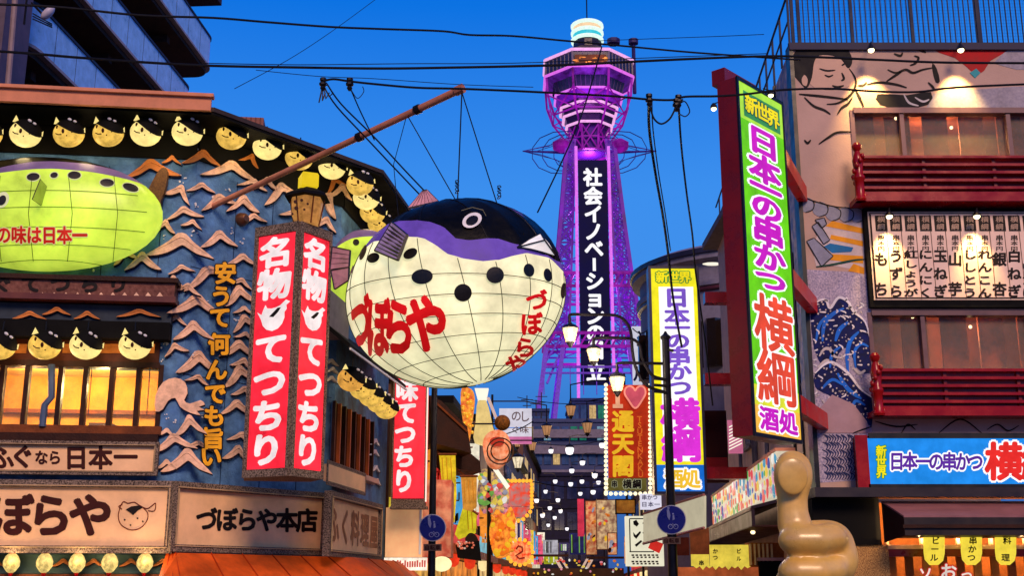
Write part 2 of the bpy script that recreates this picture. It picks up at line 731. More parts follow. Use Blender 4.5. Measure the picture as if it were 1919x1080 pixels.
def slab(name, d, z0, z1, m, par, extra_back=.2):
    p = [FA.w(-LA, 0, d), isect(FA, d, FB, d), isect(FB, d, FC, d), FC.w(4.35 + extra_back, 0, d), Vector((-12.5, 27.5, 0))]
    n = len(p)
    mb = MB()
    mb.add([Vector((q.x, q.y, z0)) for q in p] + [Vector((q.x, q.y, z1)) for q in p], [tuple(range(n)), tuple(range(2 * n - 1, n - 1, -1))] + [(i, (i + 1) % n, n + (i + 1) % n, n + i) for i in range(n)])
    return mb.build(name, m, par)


slab('soffit', .88, zroof, zroof + .05, BLACKM, LB)
slab('roof_slab', .9, zroof + .052, zroof + .13, mat('roof_edge', (60, 50, 50), .6), LB)
TERRA = mat('terracotta_gutter', (214, 138, 104), .5, var=.15, bump=.15)
w = MB().fb(FA, -LA, zroof + .03, .32, zroof + .26, .92, 1.0)
w.build('eave_board', TERRA, LB)
w = MB().fb(FA, -LA, zroof + .262, .36, zroof + .32, .90, 1.06)
w.build('gutter', TERRA, LB)
w = MB().fb(FA, .1, zroof + .13, 1.1, zroof + .42, -.9, -.2)
w.build('roof_upstand', mat('roof_box', (140, 90, 84), .6, var=.2), LB)
w = MB()
for i in range(12):
    w.fb(FA, .1 + i * .085, zroof + .14, .12 + i * .085, zroof + .41, -.2, -.17)
w.build('upstand_ribs', mat('roof_box_rib', (110, 66, 62), .6), LB, kind='stuff')
w = MB().ell(Ell(FA.w(-2.7, zroof + .5, -.6), (.5, .35, .5)), 16, 8)
w.build('roof_vent', mat('roof_vent', (190, 120, 110), .5), LB, smooth='all')

# waves in relief
GULL = [(-.50, -.26), (-.34, -.06), (-.16, .18), (-.04, .40), (.08, .38), (.18, .18), (.34, -.06), (.5, -.30), (.42, -.27), (.24, -.17), (.11, -.02), (.03, .06), (-.05, -.02), (-.18, -.16), (-.34, -.25)]
ARM = [(-.5, -.2), (-.2, -.05), (.1, .15), (.4, .3), (.5, .25), (.42, .1), (.2, -.05), (-.1, -.2), (-.35, -.28)]
CURL = [(-.5, -.35), (-.5, 0), (-.35, .3), (-.1, .4), (.1, .3), (.15, .05), (.08, -.1), (.2, -.18), (.42, -.1), (.5, -.2), (.38, -.25), (.5, -.32), (.34, -.34), (.42, -.44), (.2, -.38), (0, -.25), (-.1, -.05), (-.25, -.12), (-.35, -.3)]


def wave(f, cx, cy, wd, ht, rot=0, m=WAVE, tpl=GULL, par=None, d=.0, flip=1, lw=2.5):
    def tr(k, ddy, ddx=0):
        o = []
        sp = spline([(a, b) for a, b in tpl], 2, True)
        for q in sp:
            x, y = q.x * flip * wd, q.y * ht
            o.append((cx + x * math.cos(rot) + y * math.sin(rot) + ddx, cy - (-x * math.sin(rot) + y * math.cos(rot)) + ddy))
        return o
    a = MB()
    a.prism(tr(1, 0), f, d + .02, d + .065)
    ob = a.build('wave', m, par)
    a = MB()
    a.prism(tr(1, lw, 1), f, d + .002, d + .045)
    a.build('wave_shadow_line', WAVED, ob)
    if tpl is GULL and wd > 40:
        a = MB()
        c_ = [(-.40, -.14), (-.2, .06), (-.03, .26), (.06, .25), (.2, .05), (.4, -.18)]
        P = []
        for q in spline(c_, 3):
            x, y = q.x * flip * wd, q.y * ht
            P.append(f.px(cx + x * math.cos(rot) + y * math.sin(rot), cy - (-x * math.sin(rot) + y * math.cos(rot)), d + .066))
        n = len(P)
        a.tube(P, [.003 + .009 * math.sin(math.pi * i / (n - 1)) for i in range(n)], 5)
        a.build('crest', m, ob, smooth='all')
    return ob


def side_of(px):
    return FA if px < 368 else FB


waves = [(285, 318, 95, 42, .1, WAVEO), (380, 297, 80, 36, 0, WAVEO), (432, 320, 100, 50, .08, WAVE), (335, 362, 52, 40, .5, WAVE), (346, 400, 72, 34, -.15, WAVE), (338, 463, 112, 55, .02, WAVE),
         (412, 450, 68, 48, .1, WAVE), (234, 480, 56, 40, -.25, WAVE), (268, 492, 70, 42, 0, WAVE), (392, 517, 100, 48, -.2, WAVE), (455, 488, 60, 36, 0, WAVE), (412, 378, 60, 34, -.1, WAVE), (458, 384, 54, 40, 0, WAVE),
         (368, 574, 92, 50, -.05, WAVE), (450, 556, 64, 44, -.3, WAVE), (362, 622, 82, 46, -.1, WAVE), (462, 606, 50, 40, -.2, WAVE), (448, 656, 62, 44, -.1, WAVE), (372, 682, 82, 52, -.15, WAVE), (452, 706, 66, 50, -.35, WAVE),
         (446, 766, 60, 40, .1, WAVE), (356, 800, 62, 50, .0, WAVE), (326, 832, 78, 50, -.25, WAVE), (350, 868, 100, 56, -.05, WAVE), (454, 822, 50, 30, .2, WAVE), (446, 852, 50, 44, .2, WAVE),
         (530, 362, 70, 42, -.3, WAVE), (500, 345, 50, 30, 0, WAVE), (610, 380, 60, 60, .5, WAVE), (640, 360, 50, 40, .2, WAVE), (325, 532, 50, 34, .1, WAVE), (630, 345, 40, 34, -.3, WAVEO),
         (310, 425, 44, 30, .2, WAVE), (378, 352, 50, 30, .1, WAVE), (300, 545, 44, 28, .2, WAVE), (340, 505, 46, 26, -.2, WAVE), (352, 542, 60, 30, .1, WAVE), (330, 600, 50, 28, .1, WAVE), (452, 530, 46, 28, .1, WAVE), (458, 582, 40, 24, .1, WAVE),
         (330, 655, 46, 28, -.1, WAVE), (460, 630, 40, 24, .2, WAVE), (456, 682, 40, 26, .1, WAVE), (458, 736, 40, 26, .1, WAVE), (372, 712, 46, 26, .2, WAVE), (312, 812, 40, 26, .1, WAVE), (372, 836, 50, 26, .1, WAVE), (312, 872, 40, 26, .1, WAVE), (476, 345, 50, 28, .2, WAVE), (476, 410, 50, 30, -.1, WAVE),
         (322, 300, 40, 26, .2, WAVEO), (360, 420, 44, 26, .15, WAVE), (470, 300, 40, 26, .3, WAVEO), (560, 400, 60, 34, .2, WAVE), (610, 420, 50, 34, .2, WAVE)]
rw = random.Random(2)
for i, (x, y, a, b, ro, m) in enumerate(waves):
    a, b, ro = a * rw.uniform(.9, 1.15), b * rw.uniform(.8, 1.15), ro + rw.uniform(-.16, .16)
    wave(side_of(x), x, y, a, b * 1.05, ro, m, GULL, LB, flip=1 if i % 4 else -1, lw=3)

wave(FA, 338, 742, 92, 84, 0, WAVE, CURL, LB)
for x, y, a in ((55, 592, 66), (106, 584, 54), (163, 592, 50), (260, 588, 84)):
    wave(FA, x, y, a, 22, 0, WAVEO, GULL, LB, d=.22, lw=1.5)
# white spray dots, blue panel seams
s_ = MB()
for cx, cy in ((365, 285), (398, 283), (335, 325), (343, 338), (400, 365), (428, 360), (368, 383), (470, 318), (476, 330), (312, 446), (365, 437), (440, 432), (455, 450), (172, 502), (385, 566), (448, 585), (444, 595), (368, 660), (312, 780), (330, 787), (380, 782), (350, 830), (312, 640), (308, 650), (316, 668), (305, 676), (520, 345)):
    for k in range(4):
        x, y = cx + random.uniform(-6, 6), cy + random.uniform(-6, 6)
        rr = random.uniform(.8, 2.3)
        s_.prism(ring(x, y, rr, rr, 0, 6), side_of(x), .002, .02)
s_.build('spray_dots', WHITEP, LB, kind='stuff')
s_ = MB()
for a in (.9, 1.75, 2.6):
    s_.fb(FB, a, 1.5, a + .012, zroof - .7, .001, .006)
for a in (-.55, -1.5):
    s_.fb(FA, a, 4.5, a + .012, zroof - .7, .001, .006)
for z in (5.2, 7.1):
    s_.fb(FB, 0.01, z, 3.4, z + .012, .001, .006)
s_.build('panel_seams', mat('seam_blue', (22, 38, 70), .6), LB)
# painted saying on the wave wall
letters([(c, x, y, 42, 42) for c, x, y in (('安', 423, 512), ('う', 415, 555), ('て', 413, 595), ('何', 411, 645), ('ん', 406, 693), ('で', 404, 738), ('も', 402, 780), ('旨', 400, 822), ('い', 396, 856))], FB, .10,
        mat('gold_letter', (240, 166, 30), .4, emit=.25), LB, off=.055, halo=mat('letter_dark', (24, 22, 40), .6), hr=.06)
kn = MB().lathe([(.13, 0), (.13, .02), (.10, .12), (.06, .16)], FB.px(452, 412, .0), 14, Matrix.Rotation(math.atan2(FB.N.y, FB.N.x), 3, 'Z') @ Matrix.Rotation(R(90), 3, 'Y'))
kn.build('vent_cowl', mat('brass_dark', (120, 80, 60), .4, metal=.6), LB, smooth=True)

# side wall: upstairs windows, small eave, waves
SLAT = mat('red_brown_slats', (140, 62, 22), .45, var=.3, emit=.12)
a0, b1 = FC.st(622, 752)
a1, b0 = FC.st(692, 872)
w = MB().fb(FC, a0, b0 - .3, a1, b1, .0, .03)
w.build('side_window', GLASSD, LB)
n = 9
for i in range(n):
    a = a0 + (a1 - a0) * i / (n - 1)
    w = MB().fb(FC, a - .035, b0 - .3, a + .035, b1, .03, .09)
    w.build('window_slat', SLAT if i % 2 else DARKWOOD, LB)
w = MB().fb(FC, a0 - .1, b0 - .4, a1 + .1, b0 - .3, .0, .2)
w.build('side_sill', WALLP, LB)
# small eave over the side window: sloping dark roof with pale edge
E0, E1 = FC.st(640, 668, .55), FC.st(738, 735, .55)
zz = (E0[1] + E1[1]) / 2
w = MB()
P = [FC.w(E0[0] - .2, zz + .75, 0), FC.w(E1[0] + .3, zz + .75, 0), FC.w(E1[0] + .3, zz + .1, .75), FC.w(E0[0] - .2, zz + .1, .75)]
w.add(P + [q + Vector((0, 0, .09)) for q in P], [(0, 1, 2, 3), (7, 6, 5, 4), (0, 4, 5, 1), (1, 5, 6, 2), (2, 6, 7, 3), (3, 7, 4, 0)])
w.build('side_eave', BLACKM, LB)
w = MB().fb(FC, E0[0] - .2, zz + .07, E1[0] + .3, zz + .11, .752, .78)
w.build('side_eave_edge', WHITEP, LB)
for x, y, a in ((622, 680, 30), (624, 695, 28), (622, 712, 30), (704, 850, 18), (706, 880, 16), (708, 905, 16), (705, 830, 16)):
    wave(FC, x, y, a, 18, .1, WHITEP, GULL, LB, lw=1)
w = MB().fpx(FC, 612, 555, 655, 622, .0, .35)
w.build('pipe_box', GREYB, LB)

# under the fascia: frieze with waves and soffit in orange light
w = MB().fpx(FA, -60, 1040, 330, 1076, .0, .1)
w.build('street_frieze', mat('frieze_teal', (70, 96, 96), .6, var=.3), LB)
for x in (-10, 118, 175, 245, 305):
    wave(FA, x, 1057, 44, 22, 0, WAVEO, GULL, LB, d=.1, lw=1)
w = MB().fpx(FA, -60, 1077, 330, 1110, .0, .25)
w.build('shop_beam', BROWNWOOD, LB)
ORG = mat('orange_awning', (206, 84, 26), .55, var=.35, vs_=1.5, emit=.12, ergb=(255, 90, 15), light=False)  # cloth glow stands in for warm shop light from below
zf = FB.off(.45).px(480, 1042).z
aw = MB()
pts = [FA.w(-.02, 0, .3), isect(FA, .5, FB, .5), isect(FB, .5, FC, .5), FC.w(4.2, 0, .5)]
out = [FA.w(.0, 0, 1.2), isect(FA, 1.3, FB, 1.3), isect(FB, 1.3, FC, 1.3), FC.w(4.2, 0, 1.1)]
for i in range(3):
    q = [Vector((pts[i].x, pts[i].y, zf - .02)), Vector((pts[i + 1].x, pts[i + 1].y, zf - .02)), Vector((out[i + 1].x, out[i + 1].y, zf - .55)), Vector((out[i].x, out[i].y, zf - .55))]
    aw.add(q + [x + Vector((0, 0, .03)) for x in q], [(0, 1, 2, 3), (7, 6, 5, 4), (0, 4, 5, 1), (1, 5, 6, 2), (2, 6, 7, 3), (3, 7, 4, 0)])
ab = aw.build('awning', ORG, None)
tag(ab, 'orange cloth awning below the stone framed boards of the corner restaurant', 'awning')
rb = MB()
for i in range(3):
    for k in range(1, 6 if i == 1 else 4):
        t = k / (6 if i == 1 else 4)
        p0 = pts[i].lerp(pts[i + 1], t)
        p1 = out[i].lerp(out[i + 1], t)
        rb.tube([Vector((p0.x, p0.y, zf + .02)), Vector((p1.x, p1.y, zf - .51))], .012, 5)
rb.build('awning_seam', mat('orange_dark', (170, 52, 12), .6), ab, kind='stuff')


# ---- framed boards along the first floor
def board(f, x0, y0, x1, y1, fw, dep, name, label, items, ltm=INK, inner=CREAMB, off=.05, cat='sign', st=False):
    a0, b1 = f.st(x0, y0, dep)
    a1, b0 = f.st(x1, y1, dep)
    root = thing(name, label, cat, f.w((a0 + a1) / 2, b0, dep))
    for (p, q, r_, s2) in ((a0, b0, a1, b0 + fw), (a0, b1 - fw, a1, b1), (a0, b0 + fw, a0 + fw, b1 - fw), (a1 - fw, b0 + fw, a1, b1 - fw)):
        k = MB().fb(f, p, q, r_, s2, .27, dep)
        k.build('frame', STONE, root)
    k = MB()
    e = fw * .28
    for (p, q, r_, s2) in ((a0 + fw - e, b0 + fw - e, a1 - fw + e, b0 + fw - e / 2), (a0 + fw - e, b1 - fw + e / 2, a1 - fw + e, b1 - fw + e), (a0 + fw - e, b0 + fw, a0 + fw - e / 2, b1 - fw), (a1 - fw + e / 2, b0 + fw, a1 - fw + e, b1 - fw)):
        k.fb(f, p, q, r_, s2, dep, dep + .02)
    k.build('frame_bead', mat('bead', (190, 160, 120), .5), root)
    k = MB().fb(f, a0 + fw, b0 + fw, a1 - fw, b1 - fw, .27, dep - .07)
    k.build('panel', inner, root)
    if st:
        items = [(c, a0 + fw + (a1 - a0 - 2 * fw) * u, -(b0 + b1) / 2, w_ * (a1 - a0), h_ * (b1 - b0)) for c, u, w_, h_ in items]
        letters(items, St(f), dep - .062, ltm, root, off=off)
    else:
        letters(items, f, dep - .062, ltm, root, off=off)
    return root


BIGB = board(FA, -75, 898, 322, 1038, .115, .5, 'framed_sign_board', 'wide cream board in a stone frame reading づぼらや with a small fish drawing', [('づ', -52, 966, 84, 84), ('ぼ', 22, 966, 84, 84), ('ら', 95, 966, 84, 84), ('や', 170, 966, 84, 84)], INKB, off=.06)
lg = MB()
for pts_ in ([(226, 950), (222, 968), (228, 985), (246, 994), (264, 990), (276, 976), (277, 962), (268, 952)], [(226, 950), (232, 941), (240, 944), (252, 942), (262, 948), (276, 954), (286, 948), (292, 944), (290, 958), (278, 958)], [(229, 955), (223, 950), (230, 946)]):
    P = [FA.px(q.x, q.y, .44) for q in spline(pts_, 4)]
    lg.tube(P, .008, 5)
lg.build('fish_drawing', mat('ink_red_brown', (110, 40, 26), .5), BIGB)
lg = MB().prism([(236, 956), (246, 950), (262, 948), (268, 952), (258, 958), (250, 966), (242, 960)], FA, .43, .445)
for x, y in ((234, 975), (258, 972), (245, 985), (268, 978)):
    lg.prism(ring(x, y, 1.6, 1.6, 0, 8), FA, .43, .445)
lg.build('fish_drawing_fill', INK, BIGB, kind='stuff')
board(FB, 328, 902, 614, 1042, .115, .45, 'framed_sign_board', 'cream board in a stone frame reading づぼらや本店 over the restaurant corner', col('づぼらや本店', 388, 974, 576, 976, 42, 46), INK, off=.055)
board(FC, 622, 920, 716, 1052, .12, .4, 'framed_sign_board', 'narrow cream side board reading ふく料理 on the street side of the restaurant', [('ふ', .1, .17, .6), ('く', .3, .17, .6), ('料', .5, .17, .6), ('理', .7, .17, .6), ('屋', .9, .17, .6)], mat('bronze_letter', (150, 96, 60), .4), off=.045, st=True)
board(FC, 613, 862, 684, 930, .07, .25, 'small_sign_board', 'small pale board above the narrow side board of the restaurant', [('ふ', .14, .17, .5), ('ぐ', .38, .17, .5), ('料', .62, .17, .5), ('理', .86, .17, .5)], mat('bronze_letter2', (170, 120, 100), .4), off=.03, st=True)
board(FA, -75, 824, 294, 892, .07, .38, 'framed_sign_board', 'long cream board reading ふぐなら日本一 under the lit upstairs windows', [('ふ', 4, 858, 46, 46), ('ぐ', 42, 856, 46, 46), ('な', 78, 858, 26, 28), ('ら', 103, 858, 26, 28), ('日', 143, 858, 46, 46), ('本', 189, 858, 46, 46), ('一', 236, 857, 46, 46)], INKB, off=.05)
# carved board てつちり
a0, b1 = FA.st(-75, 514, .4)
a1, b0 = FA.st(326, 568, .4)
CB = thing('carved_sign_board', 'carved brown board reading てつちり below the green fish lantern', 'sign', FA.w((a0 + a1) / 2, b0, .4))
CARV = mat('carved_wood', (132, 84, 74), .5, rgb2=(92, 50, 44), speck=.5, ssc=14, bump=.6, bs=20)
MB().fb(FA, a0, b0 + .1, a1, b1 - .05, .0, .4).build('panel', CARV, CB)
MB().fb(FA, a0, b0, a1 + .03, b0 + .1, .0, .44).build('lower_rail', mat('rail_red_brown', (96, 40, 34), .4), CB)
MB().fb(FA, a0, b1 - .05, a1 + .05, b1 + .03, .0, .46).build('upper_rail', DARKWOOD, CB)
letters(col('ぐてつちり', 5, 532, 222, 532, 40, 34), FA, .41, INK, CB, off=.06)
for i in range(16):
    x = -30 + i * 22
    MB().prism([(x - 8, 558), (x, 548), (x + 8, 558)], FA, .4, .418).build('carved_petal', WAVE, CB)


# ================================================================== FISH LANTERNS
def fish_body(E, L1, L2, mats, root, n=96, k=(9, 4, 18), names=('black_back', 'purple_band', 'belly'), sag=0.0, ph=4, st=17):
    def zone(fa, fb, rows, nm, m):
        vs, fs = [], []
        for i in range(rows + 1):
            for j in range(n):
                az = 2 * math.pi * j / n
                la = fa(az) + (fb(az) - fa(az)) * i / rows
                vs.append(E.al(az, la, -sag * abs(math.sin(math.pi * (math.degrees(az) - ph) / st)) * max(0, math.cos(la)) if sag else 0.0))
        for i in range(rows):
            for j in range(n):
                fs.append((i * n + j, i * n + (j + 1) % n, (i + 1) * n + (j + 1) % n, (i + 1) * n + j))
        a = MB()
        a.add(vs, fs)
        return a.build(nm, m, root, smooth='all', fix=True)
    top = lambda a: math.pi / 2 * .999
    bot = lambda a: -math.pi / 2 * .999
    return zone(top, L1, k[0], names[0], mats[0]), zone(L1, L2, k[1], names[1], mats[1]), zone(L2, bot, k[2], names[2], mats[2])


def az_curve(E, pts):
    """boundary latitude as a function of azimuth, mirrored on the far side"""
    q = []
    for x, y in pts:
        d = E.sph(x, y)
        q.append((math.atan2(d.y, d.x) + math.pi / 2, math.asin(max(-1, min(1, d.z)))))
    q.sort()

    def f(az):
        a = (az + math.pi / 2 + math.pi) % (2 * math.pi) - math.pi
        if a > math.pi / 2:
            a = math.pi - a
        if a < -math.pi / 2:
            a = -math.pi - a
        if a <= q[0][0]:
            return q[0][1]
        if a >= q[-1][0]:
            return q[-1][1]
        for (x0, y0), (x1, y1) in zip(q, q[1:]):
            if x0 <= a <= x1:
                t = (a - x0) / max(1e-6, x1 - x0)
                return y0 + (y1 - y0) * t
    return f


YF = 18.0
cf = at(856, 549, YF)
rxF = 203 / F_PX * (cf - CAM).length
BIG = Ell(cf, (rxF * 1.02, rxF * .80, rxF * .87), rotz=0, roty=R(-15))
BF = thing('puffer_fish_lantern', 'giant cream and black puffer fish lantern hanging on a pole over the street', 'lantern', cf - Vector((0, 0, 1.6)))
L1 = az_curve(BIG, [(700, 418), (735, 416), (762, 412), (806, 414), (831, 424), (853, 446), (880, 449), (907, 447), (936, 446), (961, 455), (990, 464), (1019, 476), (1045, 488), (1057, 498)])
L2 = az_curve(BIG, [(661, 473), (694, 455), (723, 447), (762, 442), (795, 446), (817, 458), (838, 475), (867, 484), (907, 489), (936, 487), (961, 479), (990, 474), (1016, 479), (1037, 487), (1055, 508)])
BELLY = mat('belly_lit', (190, 186, 158), .5, emit=.84, ergb=(252, 246, 194), var=.26, vs_=1.3, bump=.4, bs=4, light=True)
PURP = mat('purple_vinyl', (110, 84, 190), .55, emit=.10, ergb=(120, 90, 220), var=.2, bump=.25, bs=4, light=False)
BLKV = mat('black_vinyl', (10, 10, 11), .38, var=.5, vs_=2, bump=.9, bs=4, spec=.12)
fish_body(BIG, L1, L2, (BLKV, PURP, BELLY), BF, n=180, k=(12, 5, 26), sag=.022, st=18)
REDV = mat('red_vinyl', (226, 22, 26), .4, emit=.35, ergb=(240, 20, 22), light=False)
SEAM = mat('seam_dark', (60, 62, 44), .6)
# frame ribs showing through as dark seams
sm = MB()
for k in range(0, 360, 18):
    az = R(k + 4)
    lo = L2(az) - .02
    P = [BIG.al(az + .12 * math.sin(3 * t) * 0, lo + (-1.45 - lo) * t, .006) for t in [i / 24 for i in range(25)]]
    sm.tube(P, .0075, 4)
for la in (-.03, -.24, -.45, -.67, -.90, -1.14):
    P = []
    for j in range(97):
        az = 2 * math.pi * j / 96
        l = la - .30 * math.cos(az) * (1 - abs(la) / 1.6)
        P.append(BIG.al(az, min(l, L2(az) - .01), .006))
    sm.tube(P, .0065, 4)
sm.build('belly_seam', SEAM, BF, kind='stuff')
sm = MB()
for k in range(0, 360, 34):
    az = R(k + 20)
    hi = L1(az)
    sm.tube([BIG.al(az, hi + (1.5 - hi) * i / 10, .004) for i in range(11)], .006, 4)
sm.build('back_seam', BLACK, BF, kind='stuff')
SPOT = mat('spot_black', (14, 12, 14), .4)
for x, y, a, b, ro in ((792, 519, 20, 14, -.1), (868, 549, 16.5, 16.5, 0), (928, 516, 16.5, 15.5, 0), (991, 507, 10, 12.5, -.2), (1026, 516, 7.5, 12.5, -.2), (770, 476, 14, 9, -.5), (682, 474, 5, 15, .35), (1055, 545, 5, 15, .1), (701, 484, 12, 9, -.4), (661, 505, 2.5, 9, .2)):
    d_ = MB()
    decal(d_, BIG, ring(x, y, a, b, ro, 24), .012)
    d_.build('spot', SPOT, BF, fix=False)
letters([('づ', 678, 602, 36, 112, 0), ('ぼ', 711, 612, 44, 118, 0), ('ら', 748, 612, 62, 110, 0), ('や', 800, 606, 80, 112, 0)], BIG, .02, REDV, BF, off=.066, sub=3, skew=.12)
letters([('づ', 1005, 563, 42, 40, .1), ('ぼ', 995, 606, 42, 44, .05), ('ら', 983, 650, 42, 40, 0), ('や', 966, 682, 42, 38, -.1)], BIG, .02, REDV, BF, off=.06, sub=2)
# eye
e_ = MB()
decal(e_, BIG, ring(885, 414, 19, 13, -.45, 28), .014)
ey = e_.build('eye', mat('eye_white', (240, 240, 238), .3), BF, fix=False)
e_ = MB()
decal(e_, BIG, ring(885, 415, 12, 8, -.45, 24), .024)
e_.build('pupil', BLACK, ey, fix=False)
e_ = MB()
e_.tube([BIG.px(x, y, .03) for x, y in [(865 + 0, 398), (885, 392), (905, 397), (911, 408)]], .007, 4)
e_.build('eyelid_line', mat('olive_line', (110, 110, 80), .4), ey)
# mouth: raised white beak with black lines
mo = MB()
tip = BIG.px(1011, 458, .12)
base = [BIG.px(x, y, .005) for x, y in ((970, 464), (990, 450), (1013, 438), (1030, 458), (1043, 482), (1018, 474), (995, 468))]
n = len(base)
mo.add(base + [tip], [(i, (i + 1) % n, n) for i in range(n)] + [tuple(range(n - 1, -1, -1))])
mo_ = mo.build('mouth', mat('beak_white', (236, 234, 232), .4, emit=.6), BF)
ml = MB()
for i in (0, 2, 4):
    ml.tube([base[i], tip], .016, 4)
for i in range(n):
    ml.tube([base[i], base[(i + 1) % n]], .016, 4)
ml.build('mouth_line', BLACK, mo_)


# fins: ribbed panels
def fin(quad, nr, thick, m, ml, name, par, edge=.014):
    """quad of 4 world points (root a, root b, tip b, tip a)"""
    a, b, c, d = [Vector(q) for q in quad]
    nrm = (b - a).cross(d - a).normalized() * thick
    k = MB()
    V = []
    for s2 in (-1, 1):
        V += [a + nrm * s2, b + nrm * s2, c + nrm * s2, d + nrm * s2]
    k.hexa(V)
    o = k.build(name, m, par)
    k = MB()
    for i in range(nr + 1):
        t = i / nr
        k.tube([a.lerp(b, t), d.lerp(c, t)], edge * .8, 4)
    k.tube([a, b], edge, 4)
    k.tube([d, c], edge * 1.3, 4)
    k.build('fin_ray', BLACK, o)
    return o


FINM = mat('fin_mauve', (170, 150, 190), .4, var=.2)
FINP = mat('fin_pink', (226, 160, 165), .4, var=.25)


def toward(x, y, k_):
    p_ = BIG.px(x, y, 0)
    return p_ + (CAM - p_).normalized() * k_


fin([toward(735, 417, .05), toward(703, 470, .06), toward(746, 488, .34), toward(764, 441, .32)], 8, .012, FINM, BLACK, 'pectoral_fin', BF, .022)
q0 = BIG.dirw(BIG.sph(762, 395), .0)
fin([at(765, 391, cf.y + .1), at(822, 378, cf.y + .1), at(801, 357, cf.y + .35), at(792, 359, cf.y + .35)], 7, .012, FINP, BLACK, 'dorsal_fin', BF, .02)
for x0, y0, x1, y1, x2, y2, x3, y3 in ((657, 470, 655, 500, 620, 505, 624, 463), (655, 502, 654, 525, 628, 542, 622, 508)):
    fin([at(x0, y0, cf.y + .3), at(x1, y1, cf.y + .3), at(x2, y2, cf.y + .6), at(x3, y3, cf.y + .6)], 4, .012, FINP, BLACK, 'tail_fin', BF, .02)

# green wall lantern with the half fish
cg = FA.px(85, 401, .35)
sc = (cg - CAM).length / F_PX
GR = Ell(cg, (200 * sc, .55, 103 * sc), rotz=math.atan2(UA.y, UA.x))
GL = thing('green_fish_lantern', 'lit green puffer fish lantern mounted on the left wall, its face cut by the frame', 'lantern', cg - Vector((0, 0, 1)))
g1 = az_curve(GR, [(-110, 370), (-40, 330), (0, 314), (60, 303), (100, 302), (170, 308), (230, 322), (270, 338)])
g2 = az_curve(GR, [(-110, 385), (-40, 342), (0, 324), (60, 317), (100, 316), (170, 322), (230, 334), (275, 350)])
GREEN = mat('green_lit', (180, 220, 60), .35, emit=.8, ergb=(200, 228, 76), var=.3, vs_=1.0, bump=.05, light=True)
fish_body(GR, g1, g2, (BLKV, mat('purple_grey', (120, 100, 150), .4, emit=.05), GREEN), GL, n=72, k=(5, 2, 14))
point_light('added_hotspot_light', GR.px(115, 405, .5), 6, (.9, 1, .5), .25, GL)  # added lamp in front of the belly imitates the inner bulb's bright centre
gs = MB()
for xs in (-60, 5, 65, 125, 210):
    gs.tube([GR.px(xs + (110 - abs(y - 400)) * .10 * (1 if xs > 85 else -1), y, .006) for y in range(330, 500, 10)], .006, 4)
for y in (357, 388, 425, 458, 487):
    wdt = 200 * math.sqrt(max(.02, 1 - ((y - 401) / 103) ** 2)) * .96
    gs.tube([GR.px(85 + wdt * (i / 12), y + 10 * (i / 12) ** 2, .006) for i in range(-12, 13)], .006, 4)
gs.build('belly_seam', mat('seam_green', (80, 110, 20), .6), GL, kind='stuff')
for x, y, a, b, ro in ((63, 332, 12, 7, -.1), (102, 329, 7, 5, -.2), (140, 329, 12, 7, 0), (201, 343, 13, 7, .05), (245, 352, 15, 7, .3)):
    d_ = MB()
    decal(d_, GR, ring(x, y, a + 2, b + 2, ro, 20), .008)
    o_ = d_.build('spot', mat('spot_rim', (200, 214, 150), .4, emit=.3), GL, fix=False)
    d_ = MB()
    decal(d_, GR, ring(x, y, a, b, ro, 20), .014)
    d_.build('spot_centre', SPOT, o_, fix=False)
d_ = MB()
decal(d_, GR, ring(5, 375, 12, 16, .5, 20), .01)
o_ = d_.build('eye', mat('eye_pale', (210, 220, 170), .4, emit=.3), GL, fix=False)
d_ = MB()
decal(d_, GR, ring(5, 376, 7, 10, .5, 20), .018)
d_.build('pupil', SPOT, o_, fix=False)
letters(col('の味は日本一', 8, 440, 150, 441, 29, 34), GR, .02, mat('red_letter', (190, 30, 20), .4, emit=.3, ergb=(200, 30, 20), light=False), GL, off=.05, sub=1, halo=lit('halo_cream', (250, 230, 160), .6), hr=.06)
fin([GR.px(88, 350, .02), GR.px(78, 386, .02), GR.px(70, 384, .3), GR.px(84, 352, .3)], 3, .01, mat('fin_green', (150, 170, 60), .4, emit=.2), BLACK, 'pectoral_fin', GL, .006)
tf = MB().prism([(q.x, q.y) for q in spline([(279, 378), (277, 360), (290, 332), (303, 315), (314, 318), (312, 345), (303, 372), (298, 392), (288, 388)], 3, True)], FA, .10, .24)
tf.build('tail_fin', mat('tail_brown', (120, 84, 40), .5, rgb2=(80, 52, 28), speck=.5, ssc=30), GL)

# second green lantern on the side wall, half hidden by the giant one
cs = FC.px(682, 520, .55)
sc = (cs - CAM).length / F_PX
SG = Ell(cs, (70 * sc, .6, 92 * sc), rotz=0)
SL = thing('green_fish_lantern', 'lit green puffer fish lantern on the side wall, peeking out behind the giant puffer fish', 'lantern', cs - Vector((0, 0, 1)))
s1 = az_curve(SG, [(625, 445), (660, 432), (700, 430), (740, 445)])
s2 = az_curve(SG, [(625, 470), (660, 447), (700, 443), (740, 460)])
fish_body(SG, s1, s2, (BLKV, mat('purple_grey', (0, 0, 0)), GREEN), SL, n=48, k=(5, 2, 10))
for x, y in ((668, 455), (650, 480)):
    d_ = MB()
    decal(d_, SG, ring(x, y, 6, 6, 0, 16), .012)
    d_.build('spot', SPOT, SL, fix=False)


